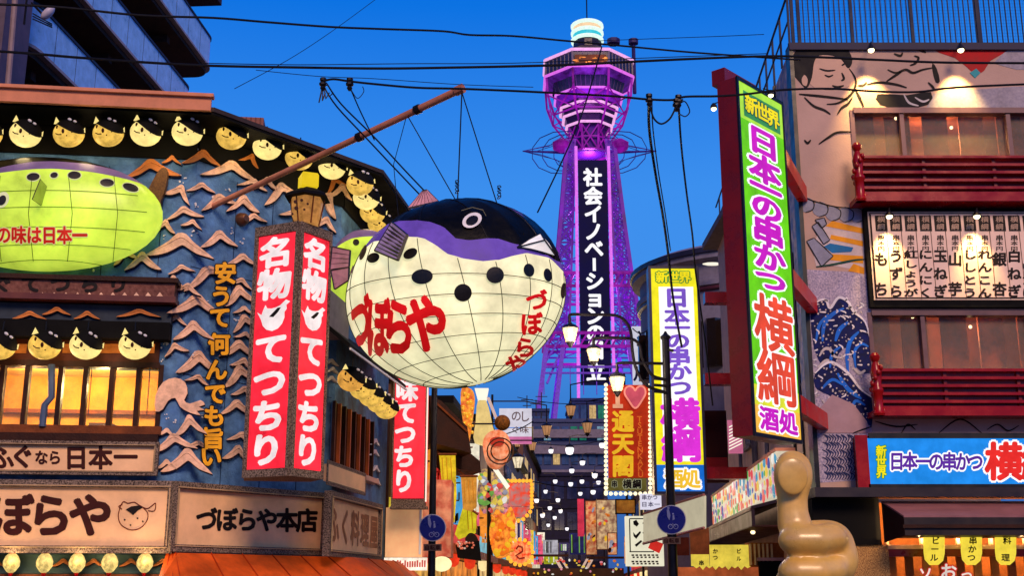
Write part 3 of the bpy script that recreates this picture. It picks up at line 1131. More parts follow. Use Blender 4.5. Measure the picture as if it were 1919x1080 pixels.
# small lanterns shaped like puffer fish
def make_small():
    root = thing('small_fish_lantern', 'x', 'lantern', (0, 0, 0), 'small puffer fish lanterns under the eaves')
    E = Ell((0, 0, -.27), (.265, .22, .235))
    capE = Ell((.015, -.012, -.262), (.272, .236, .245), roty=R(24), rotx=R(16))
    vs, fs = [], []
    n, m = 20, 5
    b = MB().ell(E, 22, 12)
    b.build('body', YLIT, root, smooth='all')
    for i in range(m + 1):
        la = R(14) + (R(89.5) - R(14)) * i / m
        for j in range(n):
            az = 2 * math.pi * j / n
            vs.append(capE.al(az, la + .12 * math.sin(2 * az) * (1 - i / m)))
    for i in range(m):
        for j in range(n):
            fs.append((i * n + j, i * n + (j + 1) % n, (i + 1) * n + (j + 1) % n, (i + 1) * n + j))
    b = MB()
    b.add(vs, fs)
    b.build('cap', BLACKM, root, smooth='all')
    b = MB().tube([(0, 0, -.05), (0, 0, .14)], .012, 6)
    b.build('hook', BLACK, root)
    ear = MB()
    ear.add([(-.2, -.14, -.12), (-.09, -.19, -.10), (-.15, -.16, .0), (-.15, -.08, -.1)], [(0, 1, 2), (0, 2, 3), (1, 3, 2), (0, 3, 1)])
    ear.build('fin', YLIT2, root)
    for x, z, a, b_ in ((.10, -.10, .04, .025), (.18, -.14, .035, .022)):
        k = MB()
        p = Vector((x, -.235 + abs(x) * .25, z))
        k.ell(Ell(p, (a, .02, b_), roty=R(30)), 8, 5)
        k.build('eye', WHITEP, root, smooth='all')
    for x, z, s3 in ((-.13, -.20, .022), (-.04, -.19, .018), (.03, -.19, .012), (.08, -.2, .012), (.12, -.21, .012), (-.02, -.3, .026), (.12, -.33, .012), (.03, -.38, .012)):
        k = MB()
        q = Vector((x / .265, 0, (z + .27) / .235))
        y = -.22 * math.sqrt(max(0, 1 - q.x ** 2 - q.z ** 2))
        k.ell(Ell((x, y, z), (s3, .012, s3 * (1.8 if s3 > .02 else 1))), 8, 4)
        k.build('spot', INKB, root, smooth='all')
    k = MB()
    k.tube([(-.16, -.17, -.31), (-.11, -.205, -.35), (-.05, -.215, -.36)], .01, 5)
    k.build('mouth', INKB, root)
    k = MB()
    k.add([(.23, -.02, -.26), (.30, -.05, -.21), (.30, -.05, -.31), (.25, .02, -.26)], [(0, 1, 2), (0, 3, 1), (0, 2, 3), (1, 3, 2)])
    k.build('tail', YLIT2, root)
    return root


YLIT3 = lit('lantern_amber', (250, 180, 80), .85, var=.3, vs_=6)
SMALL = make_small()
ordn = ['first', 'second', 'third', 'fourth', 'fifth', 'sixth', 'seventh', 'eighth', 'ninth', 'tenth', 'eleventh', 'twelfth', 'thirteenth', 'fourteenth', 'fifteenth', 'sixteenth']
first = True


def place_small(f, x, y, d, label, group, sc=1.0, kr=1.0):
    global first
    p = f.px(x, y, d) + Vector((0, 0, .27 * sc))
    rz = math.atan2(f.U.y, f.U.x) * kr
    if first:
        o = SMALL
        first = False
        o.location = p
        o.rotation_euler = (0, 0, rz)
        o.scale = (sc,) * 3
        o['label'] = label
    else:
        o = dup(SMALL, p, rz, label, sc)
    o['group'] = group
    h_ = (int(x) * 7 + int(y)) % 11
    o.rotation_euler = (0, R((h_ - 5) * 1.4), rz + R((h_ % 5 - 2) * 4))
    if h_ in (3, 7, 8):
        for ch in bpy.data.objects:
            if ch.parent == o and ch.name.startswith('body'):
                ch.material_slots[0].link = 'OBJECT'
                ch.material_slots[0].material = YLIT2 if h_ != 8 else YLIT3
    return o


G1 = 'small puffer fish lanterns in the row under the roof eave'
for i, (f, x, y) in enumerate(((FA, -28, 252), (FA, 50, 251), (FA, 126, 251), (FA, 200, 250), (FA, 275, 249), (FA, 350, 248))):
    o = place_small(f, x, y, .55, ('cut puffer fish lantern at the very edge of the upper eave row' if i == 0 else ordn[i] + ' puffer fish lantern from the left in the upper row under the straight eave'), G1)
FB2 = Fr(FB.O, FB.U)
for i, (x, y) in enumerate(((432, 256), (500, 276), (562, 296), (624, 314))):
    place_small(FB2, x, y, .5, ordn[i] + ' puffer fish lantern along the slanting eave above the corner wall', G1, kr=.25)
for i, (x, y) in enumerate(((672, 345), (688, 372), (702, 398), (714, 420))):
    place_small(FC, x, y, .5, ordn[i] + ' puffer fish lantern down the street-side eave beside the sky', G1, kr=.12)
G2 = 'small puffer fish lanterns in the row above the lit windows'
for i, (x, y) in enumerate(((3, 648), (84, 648), (163, 648), (252, 648))):
    place_small(FA, x, y, .42, ordn[i] + ' puffer fish lantern from the left above the lit upstairs windows', G2)
G3 = 'small puffer fish lanterns bunched under the side eave'
for i, (x, y) in enumerate(((660, 712), (677, 728), (694, 742), (710, 754), (724, 766))):
    place_small(FC, x, y, .55, ordn[i] + ' puffer fish lantern in the bunch under the small side eave', G3, .95, .12)

# egg-shaped lamps under the big board
EG = thing('egg_lamp', 'x', 'lamp', (0, 0, 0), 'egg-shaped lamps under the big board')
MB().lathe([(.01, -.17), (.07, -.13), (.125, -.05), (.13, .02), (.10, .10), (.05, .15), (.02, .17)], (0, 0, 0), 16).build('globe', lit('egg_glow', (255, 222, 130), 1.15, var=.5, vs_=8, light=True), EG, smooth='all')
MB().lathe([(.05, .12), (.06, .16), (.03, .2), (.01, .24)], (0, 0, 0), 10).build('cap', REDLAC, EG, smooth=True)
MB().lathe([(.01, -.22), (.03, -.19), (.04, -.155)], (0, 0, 0), 10).build('foot', REDLAC, EG, smooth=True)
for i, x in enumerate((22, 84, 145, 206, 272)):
    o = EG if i == 0 else copy_tree(EG)
    o.location = FA.px(x, 1056, .42)
    o['label'] = ordn[i] + ' glowing egg-shaped lamp from the left under the big づぼらや board'

for i, x in enumerate((22, 145, 272)):
    point_light('egg_lamp_light', FA.px(x, 1052, .62), 16, (1, .66, .3), .12, EG if i == 0 else None)
for f_, x, y in ((FA, 40, 252), (FA, 165, 251), (FA, 310, 250), (FB2, 465, 268), (FB2, 592, 306), (FC, 695, 386)):
    point_light('lantern_light', f_.px(x, y + 30, .55), 9, (1, .74, .36), .15, None)
for x in (45, 125, 208):
    point_light('lantern_light', FA.px(x, 668, .45), 6, (1, .70, .32), .12, None)

# ---- two-sided red sign on the corner
e0 = at(542, 870, 18.6)
lft = at(458, 870, 19.0)
rgt = at(604, 870, 19.25)
for q in (e0, lft, rgt):
    q.z = 0
uL = (e0 - lft).normalized()
uR = (rgt - e0).normalized()
SLf, SRf = Fr(lft, uL), Fr(e0, uR)
z1 = SLf.px(545, 418).z
z0 = SLf.px(535, 893).z
RS = thing('red_corner_sign', 'tall two-faced red lit sign in a speckled frame on the restaurant corner', 'sign', Vector((e0.x, e0.y, z0)))
REDL = mat('red_lit', (210, 22, 44), .35, emit=1.1, ergb=(250, 42, 58), var=.34, vs_=1.6, light=True)
WL = lit('letter_white_lit', (255, 240, 240), .95)
wl_, wr_ = (e0 - lft).length, (rgt - e0).length
back = MB()
bk = (lft + rgt) / 2 + Vector((-.35, .55, 0))
P = [lft, e0, rgt, rgt + Vector((-.25, .45, 0)), lft + Vector((-.1, .5, 0))]
back.add([Vector((p.x, p.y, z0)) for p in P] + [Vector((p.x, p.y, z1)) for p in P], [tuple(range(5)), tuple(range(9, 4, -1))] + [(i, (i + 1) % 5, 5 + (i + 1) % 5, 5 + i) for i in range(5)])
back.build('casing', STONE, RS)
for f, wd in ((SLf, wl_), (SRf, wr_)):
    b_ = .075
    MB().fb(f, b_, z0 + .13, wd - b_ * .7, z1 - .17, .0, .02).build('panel', REDL, RS)
    for (p, q, r_, s3) in ((0, z0, wd, z0 + .12), (0, z1 - .16, wd, z1), (0, z0 + .12, b_ * .9, z1 - .16), (wd - b_ * .6, z0 + .12, wd, z1 - .16)):
        MB().fb(f, p + .001, q, r_ - .001, s3, .0, .045).build('frame', STONE, RS)
    hh = (z1 - .2) - (z0 + .16)
    it = []
    cs_ = '名物 てつちり'
    for i, c in enumerate(cs_):
        if c != ' ':
            it.append((c, wd / 2, -(z1 - .2 - hh * (i + .5) / 7), wd * .78, hh / 7 * .98))
    letters(it, St(f), .026, WL, RS, off=.066)
    fy = z1 - .2 - hh * 2.5 / 7
    fw_ = wd * .36
    pf = [(-1.0, .28), (-.72, .12), (-.62, .38), (-.50, .62), (-.38, .44), (-.1, .40), (.2, .44), (.45, .52), (.80, .78), (1.05, .66), (.82, .50), (.86, .30), (.72, .14), (.74, -.14), (.6, -.46), (.36, -.68), (0, -.78), (-.36, -.68), (-.6, -.46), (-.74, -.12)]
    fg = MB().prism([(wd / 2 + a * fw_, fy + b * fw_ * 1.0) for a, b in pf], f, .02, .027, px=False)
    fi = fg.build('fish_emblem', WL, RS)
    fg = MB().prism([(wd / 2 + a * fw_, fy + b * fw_) for a, b in ((-.22, -.02), (.30, .40), (.50, .40), (.34, .18), (.05, -.06))], f, .027, .031, px=False)
    fg.build('fish_emblem_eye', INK, fi)

# lamp house on top of the red sign
lh = at(575, 420, 18.85)
lh.z = z1
LH = thing('lamp_house', 'small hexagonal fish-faced lantern house standing on top of the red corner sign', 'lantern', lh)
MB().lathe([(.20, 0), (.26, .14), (.28, .42), (.25, .5)], lh, 6).build('body', lit('paper_orange', (232, 158, 82), .55, var=.35, vs_=8), LH)
MB().lathe([(.40, .46), (.36, .52), (.14, .64), (.1, .66)], lh, 6).build('roof', BLACKM, LH)
MB().lathe([(.15, .62), (.2, .66), (.2, .86), (.17, .9)], lh, 4, Matrix.Rotation(.4, 3, 'Z')).build('upper_box', lit('box_yellow', (250, 214, 30), .8, var=.1), LH)
fr = Fr(lh + Vector((-.05, -.262, 0)), (1, .1, 0))
k = MB()
for a, b, r1 in ((-.1, .33, .03), (.0, .36, .025), (-.08, .22, .035), (.05, .2, .02), (.1, .3, .02), (-.14, .12, .02)):
    k.prism([(a + r1 * math.cos(t * .785), b + r1 * math.sin(t * .785)) for t in range(8)], fr, -.01, .01, px=False)
k.build('face_spots', INKB, LH, kind='stuff')
for t in range(6):
    a = R(60 * t)
    MB().tube([lh + Vector((.205 * math.cos(a), .205 * math.sin(a), 0)), lh + Vector((.285 * math.cos(a), .285 * math.sin(a), .44))], .014, 5).build('rib', BROWNWOOD, LH)


# ---- second red sign down the street side
FS2 = Fr(at(733, 940, 26.0) * 1.0, (1, 0, 0))
FS2.O.z = 0
w2 = (at(797, 940, 26).x - at(733, 940, 26).x)
z1 = FS2.px(760, 655).z
z0 = FS2.px(760, 950).z
R2 = thing('red_street_sign', 'single tall red lit sign reading 味てつちり below the giant puffer fish', 'sign', FS2.w(w2 / 2, z0))
MB().fb(FS2, 0, z0, w2, z1, -.3, 0).build('casing', STONE, R2)
MB().fb(FS2, .04, z0 + .17, w2 - .03, z1 - .1, 0, .02).build('panel', REDL, R2)
MB().box(FS2.w(w2, 0).x, 25.98, z0 + .1, FS2.w(w2, 0).x + .02, 26.28, z1).build('side_panel', REDL, R2)
MB().box(FS2.w(w2, 0).x + .002, 25.97, z0 + .1, FS2.w(w2, 0).x + .03, 26.02, z1).build('edge_strip', WHITELIT, R2)
MB().fb(FS2, -.02, z0 - .05, w2 + .05, z0, -.3, .05).build('foot_rail', STONE, R2)
letters([('の', 764, 688, 42, 42), ('味', 763, 731, 42, 44), ('て', 762, 774, 42, 44), ('つ', 760, 814, 42, 42), ('ち', 758, 856, 42, 44), ('り', 757, 902, 42, 46)], FS2, .03, WL, R2, off=.066)

# ================================================================== HANGING POLE AND CHAINS OF THE GIANT LANTERN
POLEM = mat('pole_pink_brown', (186, 120, 96), .5, var=.25, bump=.2)
pb = FB.px(396, 388, 0.0)
pt = at(866, 166, 17.6)
pm_ = pb.lerp(pt, .62)
PL = thing('hanging_pole', 'long pale wooden pole slanting out from the wave wall and carrying the giant puffer fish', 'pole', pb)
MB().tube([pb, pm_, pt], [.05, .055, .062], 10).build('shaft', POLEM, PL, smooth=True)
MB().tube([pt - (pt - pb).normalized() * .12, pt + (pt - pb).normalized() * .03], .078, 10).build('end_cap', POLEM, PL)
for t in (.62, .84):
    q = pb.lerp(pt, t)
    a = (pt - pb).normalized()
    MB().tube([q - a * .05, q + a * .05], .08, 8).build('clamp', IRON, PL)
tipd = pt - Vector((0, 0, .06))
CH = []


def line(name, pts, r, label, cat='cable', m=None, sag=0, grp=None, n=12, sides=5):
    if len(pts) == 2 and sag:
        a, b = Vector(pts[0]), Vector(pts[1])
        pts = [a.lerp(b, i / n) - Vector((0, 0, sag * 4 * (i / n) * (1 - i / n))) for i in range(n + 1)]
    o = MB().tube(pts, r, sides).build(name, m or CABLE)
    tag(o, label, cat, grp)
    return o


def bigtop(x, y):
    return BIG.px(x, y, .0)


line('hanging_chain', [tipd, bigtop(857, 372) + Vector((0, .15, 0))], .011, 'nearly upright chain from the pole tip down to the back of the giant puffer fish', 'chain')
line('hanging_chain', [tipd, bigtop(935, 374) + Vector((0, .15, 0))], .010, 'slanting chain from the pole tip to the right of the puffer fish back', 'chain')
q = pb.lerp(pt, .80)
line('hanging_chain', [q, bigtop(855, 372) + Vector((0, .15, 0))], .009, 'thin wire from the clamp on the pole down to the puffer fish back', 'chain')
line('hanging_chain', [q, at(738, 308, 18.6), bigtop(742, 402) + Vector((0, .2, 0))], .007, 'thin wire from the clamp on the pole leaning back towards the eave', 'chain')
for x, y in ((857, 340), (936, 350)):
    k = MB()
    for j in range(5):
        a = at(x, y + j * 5, cf.y)
        k.tube([a + Vector((.03 * math.cos(t * 1.26 + j), .03 * math.sin(t * 1.26 + j) * .4, .025 * math.sin(t * 1.26))) for t in range(6)], .009, 4)
    tag(k.build('shackle', IRON), 'knotted shackle where the %s chain meets the puffer fish back' % ('upright' if x < 900 else 'slanting'), 'shackle')

# ================================================================== OVERHEAD CABLES
YC = 17.0


def cab(pts, Y0, Y1, r, label, name='overhead_cable', n=5):
    P = []
    r = r * .78
    sp = spline(pts, n)
    k = len(sp)
    for i, q in enumerate(sp):
        P.append(at(q.x, q.y, Y0 + (Y1 - Y0) * i / (k - 1)))
    return line(name, P, r, label, sides=6)


cab([(-60, 6), (100, 12), (260, 28), (400, 33), (500, 41), (620, 50), (720, 54), (830, 58), (880, 65), (960, 67), (1060, 76), (1150, 84), (1300, 98), (1500, 112)], 14, 20, .022, 'topmost thick overhead cable crossing in front of the tower top')
cab([(1100, 77), (1200, 73), (1340, 68), (1432, 64)], 28, 24, .010, 'faint thin wire running right from the tower top')
cab([(-60, 92), (60, 100), (140, 107), (280, 117), (400, 123), (560, 126), (720, 128), (860, 126), (960, 124), (1070, 121), (1190, 115), (1320, 109), (1440, 105), (1540, 107), (1650, 112), (1780, 117), (1990, 118)], 15, 17, .024, 'middle thick overhead cable crossing the tower upper deck')
cab([(380, 118), (560, 121), (760, 119), (960, 118), (1190, 109), (1440, 100)], 15.2, 16.9, .008, 'thin messenger wire just above the middle thick cable')
cab([(606, 152), (625, 148), (655, 152), (700, 157), (780, 164), (860, 166), (960, 170), (1060, 175), (1150, 180), (1215, 186), (1262, 187), (1285, 181), (1345, 180), (1400, 176), (1470, 168), (1560, 166), (1640, 171), (1720, 172), (1800, 163), (1990, 155)], 16.6, 16.8, .022, 'lowest thick overhead cable with hooks and drop wires hanging from it')
cab([(480, 131), (600, 143), (700, 147), (860, 158), (1000, 163)], 16.9, 17.1, .007, 'thin wire sagging beside the lowest thick cable')
cab([(706, -3), (620, 60), (540, 112), (440, 166)], 30, 24, .010, 'faint thin wire slanting down across the sky to the restaurant roof')
cab([(1128, 88), (1108, 160), (1085, 230), (1050, 310), (1008, 398)], 21, 18.3, .018, 'dark stay wire slanting down across the tower to the giant puffer fish')
cab([(606, 160), (632, 200), (690, 262), (735, 310), (790, 368)], 16.8, 18.5, .016, 'left drop wire from the cable cluster to the puffer fish', 'drop_wire')
cab([(612, 155), (640, 195), (700, 255), (760, 320), (800, 362)], 16.8, 18.7, .016, 'second drop wire from the cable cluster beside the first', 'drop_wire')
cab([(655, 160), (672, 200), (690, 238), (702, 262)], 16.8, 17.6, .014, 'short drop wire left of the pole hanging from the second hook', 'drop_wire')
cab([(1217, 184), (1217, 240), (1228, 320), (1242, 400), (1252, 470), (1262, 560), (1278, 650)], 16.6, 23, .030, 'thick drop cable falling past the yellow sign from the left hook', 'drop_wire')
cab([(1222, 184), (1224, 240), (1234, 320), (1247, 400), (1257, 470)], 16.7, 21, .014, 'thin drop cable running down beside the thick one', 'drop_wire')
cab([(1272, 192), (1277, 270), (1287, 360), (1298, 440), (1304, 510), (1322, 640), (1336, 760)], 16.6, 24, .022, 'single drop cable right of the thick one, falling past the curved roof', 'drop_wire')
cab([(1219, 200), (1226, 222), (1240, 232), (1256, 222), (1268, 200), (1280, 186)], 16.6, 16.6, .018, 'looped cable slung between the two right hooks', 'cable_loop')
cab([(1272, 196), (1284, 190), (1293, 208), (1285, 218), (1275, 214)], 16.6, 16.6, .012, 'small curled cable end at the rightmost hook', 'cable_loop')
cab([(657, 165), (670, 184), (682, 172), (680, 162)], 16.6, 16.6, .008, 'small curled wire end beside the short left drop wire', 'cable_loop')
for x, y, l in ((606, 156, 'dark cluster of insulators where the left drop wires begin'), (656, 156, 'single insulator at the short left drop wire'), (1217, 186, 'insulator at the top of the thick right drop cable'), (1272, 188, 'insulator at the top of the single right drop cable'), (1268, 195, 'small clamp beside the rightmost insulator')):
    p = at(x, y, 16.65)
    k = MB()
    k.lathe([(.02, .09), (.05, .08), (.05, .04), (.03, .03), (.06, .0), (.06, -.03), (.03, -.05), (.045, -.08), (.02, -.12)], p, 8)
    if x == 606:
        for j in range(4):
            k.tube([p, p + Vector((.1 - .05 * j, 0, -.22 - .03 * j)), p + Vector((.16 - .06 * j, 0, -.15))], .012, 4)
    tag(k.build('insulator', IRON), l, 'insulator')

# ================================================================== RIGHT BUILDING
XR, YR = 5.58, 22.0
FRt = Fr((XR, YR, 0), (1, 0, 0))
dS = Vector((.0626, .998, 0)).normalized()
FSd = Fr((XR, YR, 0), -dS)     # street side wall, right end at the corner
LR, LS = 9.0, 14.0
zt = FRt.px(1600, 88).z
RB = thing('mural_building', 'three-storey restaurant building with painted mural, red balconies and roof fence', 'building', (XR, YR, 0))


def rp(x0, y0, x1, y1, d0, d1, m, name, par=RB, f=FRt):
    return MB().fpx(f, x0, y0, x1, y1, d0, d1).build(name, m, par)


# front wall pieces round two windows
wl1, wt1 = FRt.st(1600, 208)
_, wb1 = FRt.st(1600, 292)
_, wt2 = FRt.st(1636, 588)
wl2, wb2 = FRt.st(1636, 692)
zc = FRt.px(1600, 930).z
w = MB()
w.fb(FRt, 0, wt1, LR, zt, -.3, 0).fb(FRt, 0, wb1, wl1, wt1, -.3, 0).fb(FRt, 0, wt2, LR, wb1, -.3, 0).fb(FRt, 0, wb2, wl2, wt2, -.3, 0).fb(FRt, 0, zc, LR, wb2, -.3, 0)
w.build('front_wall', WALLP, RB)
w = MB().fb(FSd, -LS, 0, -.301, zt, -.3, 0)
w.build('side_wall', mat('side_plaster', (196, 162, 150), .7, var=.2, bump=.2), RB)
w = MB().box(XR + .4, YR + .3, zt - .25, XR + LR, YR + LS, zt - .05).box(XR + 1, YR + LS, 0, XR + LR, YR + LS + .2, zt)
w.build('roof_and_rear', GREYB, RB)
# dark corner trim and parapet
w = MB().fb(FRt, -.03, zc, .0, zt, -.3, .03).fb(FRt, 0, zc, .05, zt, .0, .03)
w.build('corner_trim', BLACK, RB)
rp(1480, 80, 2200, 92, -.3, .06, mat('parapet', (60, 56, 76), .6), 'parapet')
# rooms behind the windows
ROOMR = mat('room_red_brown', (96, 44, 26), .7, rgb2=(84, 40, 26), speck=.3, ssc=2, var=.5, vs_=1.2)
for nm, a, b0_, b1_ in (('upper', wl1, wb1, wt1), ('lower', wl2, wb2, wt2)):
    r = MB().fb(FRt, a - .3, b0_ - .3, LR, b1_ + .3, -2.4, -2.3).fb(FRt, a - .3, b0_ - .3, a - .2, b1_ + .3, -2.3, -.3).fb(FRt, a - .3, b1_ + .3, LR, b1_ + .4, -2.4, -.3).fb(FRt, a - .3, b0_ - .4, LR, b0_ - .3, -2.4, -.3)
    r.build('room', ROOMR, RB)
    for i in range(6):
        x = a + .1 + i * .75
        MB().fb(FRt, x, b0_ - .2, x + .5, b1_ + .28, -.75 - .05 * (i % 2), -.7 - .05 * (i % 2)).build('curtain', mat('curtain_brown', (120, 50, 24), .8, var=.6, vs_=3), RB)
    for i in range(3):  # added glowing balls imitate lamp reflections in the window glass
        p = FRt.w(a + 1.0 + i * 1.1, b1_ + .05 - (i % 2) * .2, -.5)
        MB().ell(Ell(p, (.035, .035, .035)), 8, 6).build('bulb', lit('bulb', (255, 220, 160), 3.0), RB, smooth='all')
    point_light('room_glow', FRt.w(a + 2.0, b1_ - .2, -1.2), 190 if nm == 'upper' else 150, (1, .52, .20), .1, RB)
TR = mat('glass_pane', (255, 235, 220), .12, alpha=.07, var=.1, spec=.3)
for xs, y0, y1 in (((1600, 1693, 1893, 2100), 206, 294), ((1634, 1733, 1935, 2140), 586, 694)):
    for i, (xa, xb) in enumerate(zip(xs, xs[1:])):
        rp(xa + 4, y0 + 6, xb - 4, y1 - 2, -.12, -.10, TR, 'pane')
    for x in xs:
        rp(x - 4, y0, x + 4, y1, -.16, .02, mat('bronze_frame', (96, 70, 76), .4, metal=.3), 'window_frame')
    rp(xs[0], y0 - 5, 2150, y0 + 5, -.16, .05, mat('bronze_frame', (0, 0, 0)), 'window_head')


# balconies: slats, panel, carved end post
def balcony(x0, ytop, ybot, slats, par, ypost):
    B = thing('red_balcony', 'x', 'balcony', FRt.px(x0, ybot, .35))
    dd = .42
    a0, b1 = FRt.st(x0, ytop, dd)
    _, b0 = FRt.st(x0, ybot, dd)
    H = b1 - b0
    for i in range(slats):
        z = b1 - .04 - i * H * .66 / (slats - 1)
        MB().fb(FRt, a0 + .1, z - .022, LR, z + .03, dd - .035 * (i % 2) - .09, dd - .0 - .01 * (i % 2)).build('slat', REDLAC, B)
    MB().fb(FRt, a0 + .06, b0 + .10, LR, b1 - .12 - H * .66, dd - .08, dd).build('lower_panel', REDLAC, B)
    MB().fb(FRt, a0 + .06, b0 + .10, LR, b1 - .03, dd - .16, dd - .13).build('backing', DKRED, B)
    MB().fb(FRt, a0 + .0, b0, LR, b0 + .098, 0, dd + .05).build('ledge', REDLAC, B)
    for k in range(5):
        xx = a0 + 1.35 * (k + 1)
        MB().fb(FRt, xx, b0 + .101, xx + .06, b1 + .0, dd - .12, dd - .08).build('upright', DKRED, B)
    p = FRt.w(a0 + .09, b0, dd)
    hp = FRt.st(x0, ypost, dd)[1] - b0
    prof = [(.10, 0), (.12, .04), (.09, .08), (.09, hp * .35), (.115, hp * .38), (.115, hp * .42), (.08, hp * .47), (.095, hp * .62), (.105, hp * .7), (.07, hp * .8), (.05, hp * .85), (.09, hp * .9), (.095, hp * .95), (.05, hp)]
    MB().lathe(prof, p, 12).build('carved_post', REDLAC, B, smooth=True)
    for j in range(9):
        a = j * .7
        MB().ell(Ell(p + Vector((.10 * math.cos(a), .10 * math.sin(a), hp * (.08 + .085 * j))), (.045, .045, .06)), 6, 5).build('carving', REDLAC, B, smooth='all')
    return B


balcony(1598, 290, 378, 5, RB, 268)['label'] = 'upper red lacquered balcony rail below the top window'
balcony(1632, 690, 780, 5, RB, 662)['label'] = 'lower red lacquered balcony rail below the second window'

# roof fence
RF = thing('roof_fence', 'dark mesh fence along the roof edge of the mural building', 'fence', FRt.w(0, zt, .0))
FN = mat('fence_blue_black', (26, 36, 66), .5)
zf1 = FRt.px(1500, 0).z + .12
for x in (1485, 1497, 1596, 1709, 1833, 1950):
    rp(x - 3, -12, x + 3, 80, -.05, .0, FN, 'post', RF)
MB().fb(FRt, -.03, zf1 - .05, LR, zf1, -.06, .01).build('top_rail', FN, RF)
MB().fb(FRt, -.03, zt + .05, LR, zt + .1, -.06, .01).build('bottom_rail', FN, RF)
vb = MB().fb(FRt, 0, 0, .014, zf1 - zt - .1, -.008, .008)
a = .1
barm = None
while a < 5.2:
    o = FRt.w(a, zt + .1, -.03)
    if barm is None:
        mm = MB().box(-.011, -.008, 0, .011, .008, zf1 - zt - .12)
        barm = mm.mesh('bar', FN, Vector((0, 0, 0)))
    inst(barm, 'bar', RF, o)
    a += .105
k = MB()
for i in range(1, 16):
    z = zt + .1 + (zf1 - zt) * i / 16
    k.tube([FRt.w(0, z, -.02), FRt.w(LR, z, -.02)], .002, 3)
for i in range(100):
    k.tube([FRt.w(i * .053, zt + .1, -.018), FRt.w(i * .053, zf1, -.018)], .002, 3)
k.build('wire_mesh', mat('mesh_wire', (50, 70, 120), .4), RF, kind='stuff')
k = MB()
for i in range(14):
    k.box(XR - .02 + dS.x * i, YR + dS.y * i, zt, XR + .02 + dS.x * i, YR + .04 + dS.y * i, zf1)
k.tube([(XR, YR, zf1), (XR + dS.x * LS, YR + dS.y * LS, zf1)], .025, 5).tube([(XR, YR, zt + .6), (XR + dS.x * LS, YR + dS.y * LS, zt + .6)], .02, 5)
k.build('side_rail', FN, RF)

# ---- painted mural (flat print on the plaster): generic figure, robe, surf
MU = .006
SK = mat('mural_skin', (206, 168, 146), .7, var=.06)
ML = mat('mural_line', (16, 8, 12), .6)
MK = mat('mural_black', (22, 20, 26), .6, var=.3)
MG = mat('mural_grey', (176, 166, 174), .7, rgb2=(140, 134, 150), speck=.4, ssc=18)


def patch(pts, m, name='mural_patch', d=MU, f=FRt, par=RB, sp=3):
    q = [(p.x, p.y) for p in spline(pts, sp, True)] if sp else pts
    return MB().prism(q, f, .001, d).build(name, m, par)


def strokes(list_, m, wd=.018, name='mural_line', f=FRt, par=RB, d=.008):
    k = MB()
    for pts in list_:
        P = [(q.x, q.y) for q in spline(pts, 5)]
        n = len(P)
        L_, R_ = [], []
        for i, (x, y) in enumerate(P):
            x0, y0 = P[max(0, i - 1)]
            x1, y1 = P[min(n - 1, i + 1)]
            l = math.hypot(x1 - x0, y1 - y0) or 1
            t = wd * 100 * (.35 + .65 * math.sin(math.pi * (i + .5) / n)) * .5
            L_.append(f.px(x - (y1 - y0) / l * t, y + (x1 - x0) / l * t, d))
            R_.append(f.px(x + (y1 - y0) / l * t, y - (x1 - x0) / l * t, d))
        k.add(L_ + R_, [(i, i + 1, n + i + 1, n + i) for i in range(n - 1)])
    return k.build(name, m, par, fix=False, kind='stuff')


patch([(1518, 120), (1530, 103), (1560, 102), (1588, 110), (1596, 135), (1600, 152), (1585, 164), (1560, 168), (1530, 165), (1515, 150)], SK, 'mural_face')
patch([(1484, 112), (1495, 92), (1520, 88), (1560, 92), (1585, 88), (1598, 112), (1590, 128), (1578, 112), (1560, 104), (1535, 104), (1526, 118), (1522, 145), (1512, 165), (1498, 152), (1488, 138)], MK, 'mural_hair', d=.009)
patch([(1503, 148), (1508, 140), (1514, 148), (1512, 160), (1505, 158)], SK, 'mural_ear', d=.011)
strokes([[(1536, 128), (1550, 132), (1566, 131)], [(1546, 140), (1554, 143), (1562, 140)], [(1578, 122), (1585, 118)]], MK, .032, d=.013)
strokes([[(1578, 136), (1582, 147), (1577, 151)], [(1560, 160), (1570, 163), (1582, 160)], [(1592, 128), (1604, 148), (1602, 166), (1590, 182), (1570, 193), (1550, 195)],
         [(1508, 182), (1525, 198), (1545, 206), (1557, 214)], [(1570, 214), (1578, 202), (1590, 194), (1598, 182)], [(1604, 168), (1612, 184), (1619, 200)], [(1535, 270), (1552, 258), (1570, 248), (1598, 247)],
         [(1508, 262), (1514, 268), (1520, 262)], [(1664, 130), (1680, 136), (1698, 130), (1712, 136), (1730, 130), (1752, 126)], [(1662, 152), (1680, 140), (1690, 134)], [(1625, 158), (1650, 154), (1680, 158), (1700, 164)],
         [(1706, 122), (1716, 118), (1722, 108), (1714, 104)], [(1700, 92), (1720, 92), (1736, 98)], [(1676, 100), (1688, 104), (1692, 98)], [(1740, 154), (1748, 162), (1752, 168)], [(1608, 160), (1618, 160), (1625, 154)],
         [(1498, 176), (1540, 180), (1590, 186)], [(1506, 352), (1512, 350)]], ML, .046, d=.010)
patch([(1744, 88), (1800, 86), (1900, 86), (1880, 100), (1856, 114), (1845, 132), (1830, 142), (1812, 125), (1790, 108), (1760, 98)], mat('mural_red', (176, 26, 30), .6, var=.2), 'mural_cloth', sp=0)
patch([(1818, 136), (1830, 128), (1838, 136), (1828, 146)], mat('mural_teal', (60, 150, 160), .6), sp=0, d=.012)
patch([(1900, 84), (2010, 84), (2010, 130), (1905, 130), (1862, 118), (1880, 100)], MG, 'mural_cloud', sp=0)
patch([(1748, 118), (1756, 128), (1762, 152), (1754, 154), (1748, 132)], ML, sp=2)
patch([(1645, 176), (1700, 178), (1745, 172), (1740, 196), (1690, 204), (1650, 196)], MK, 'mural_belt', sp=2)
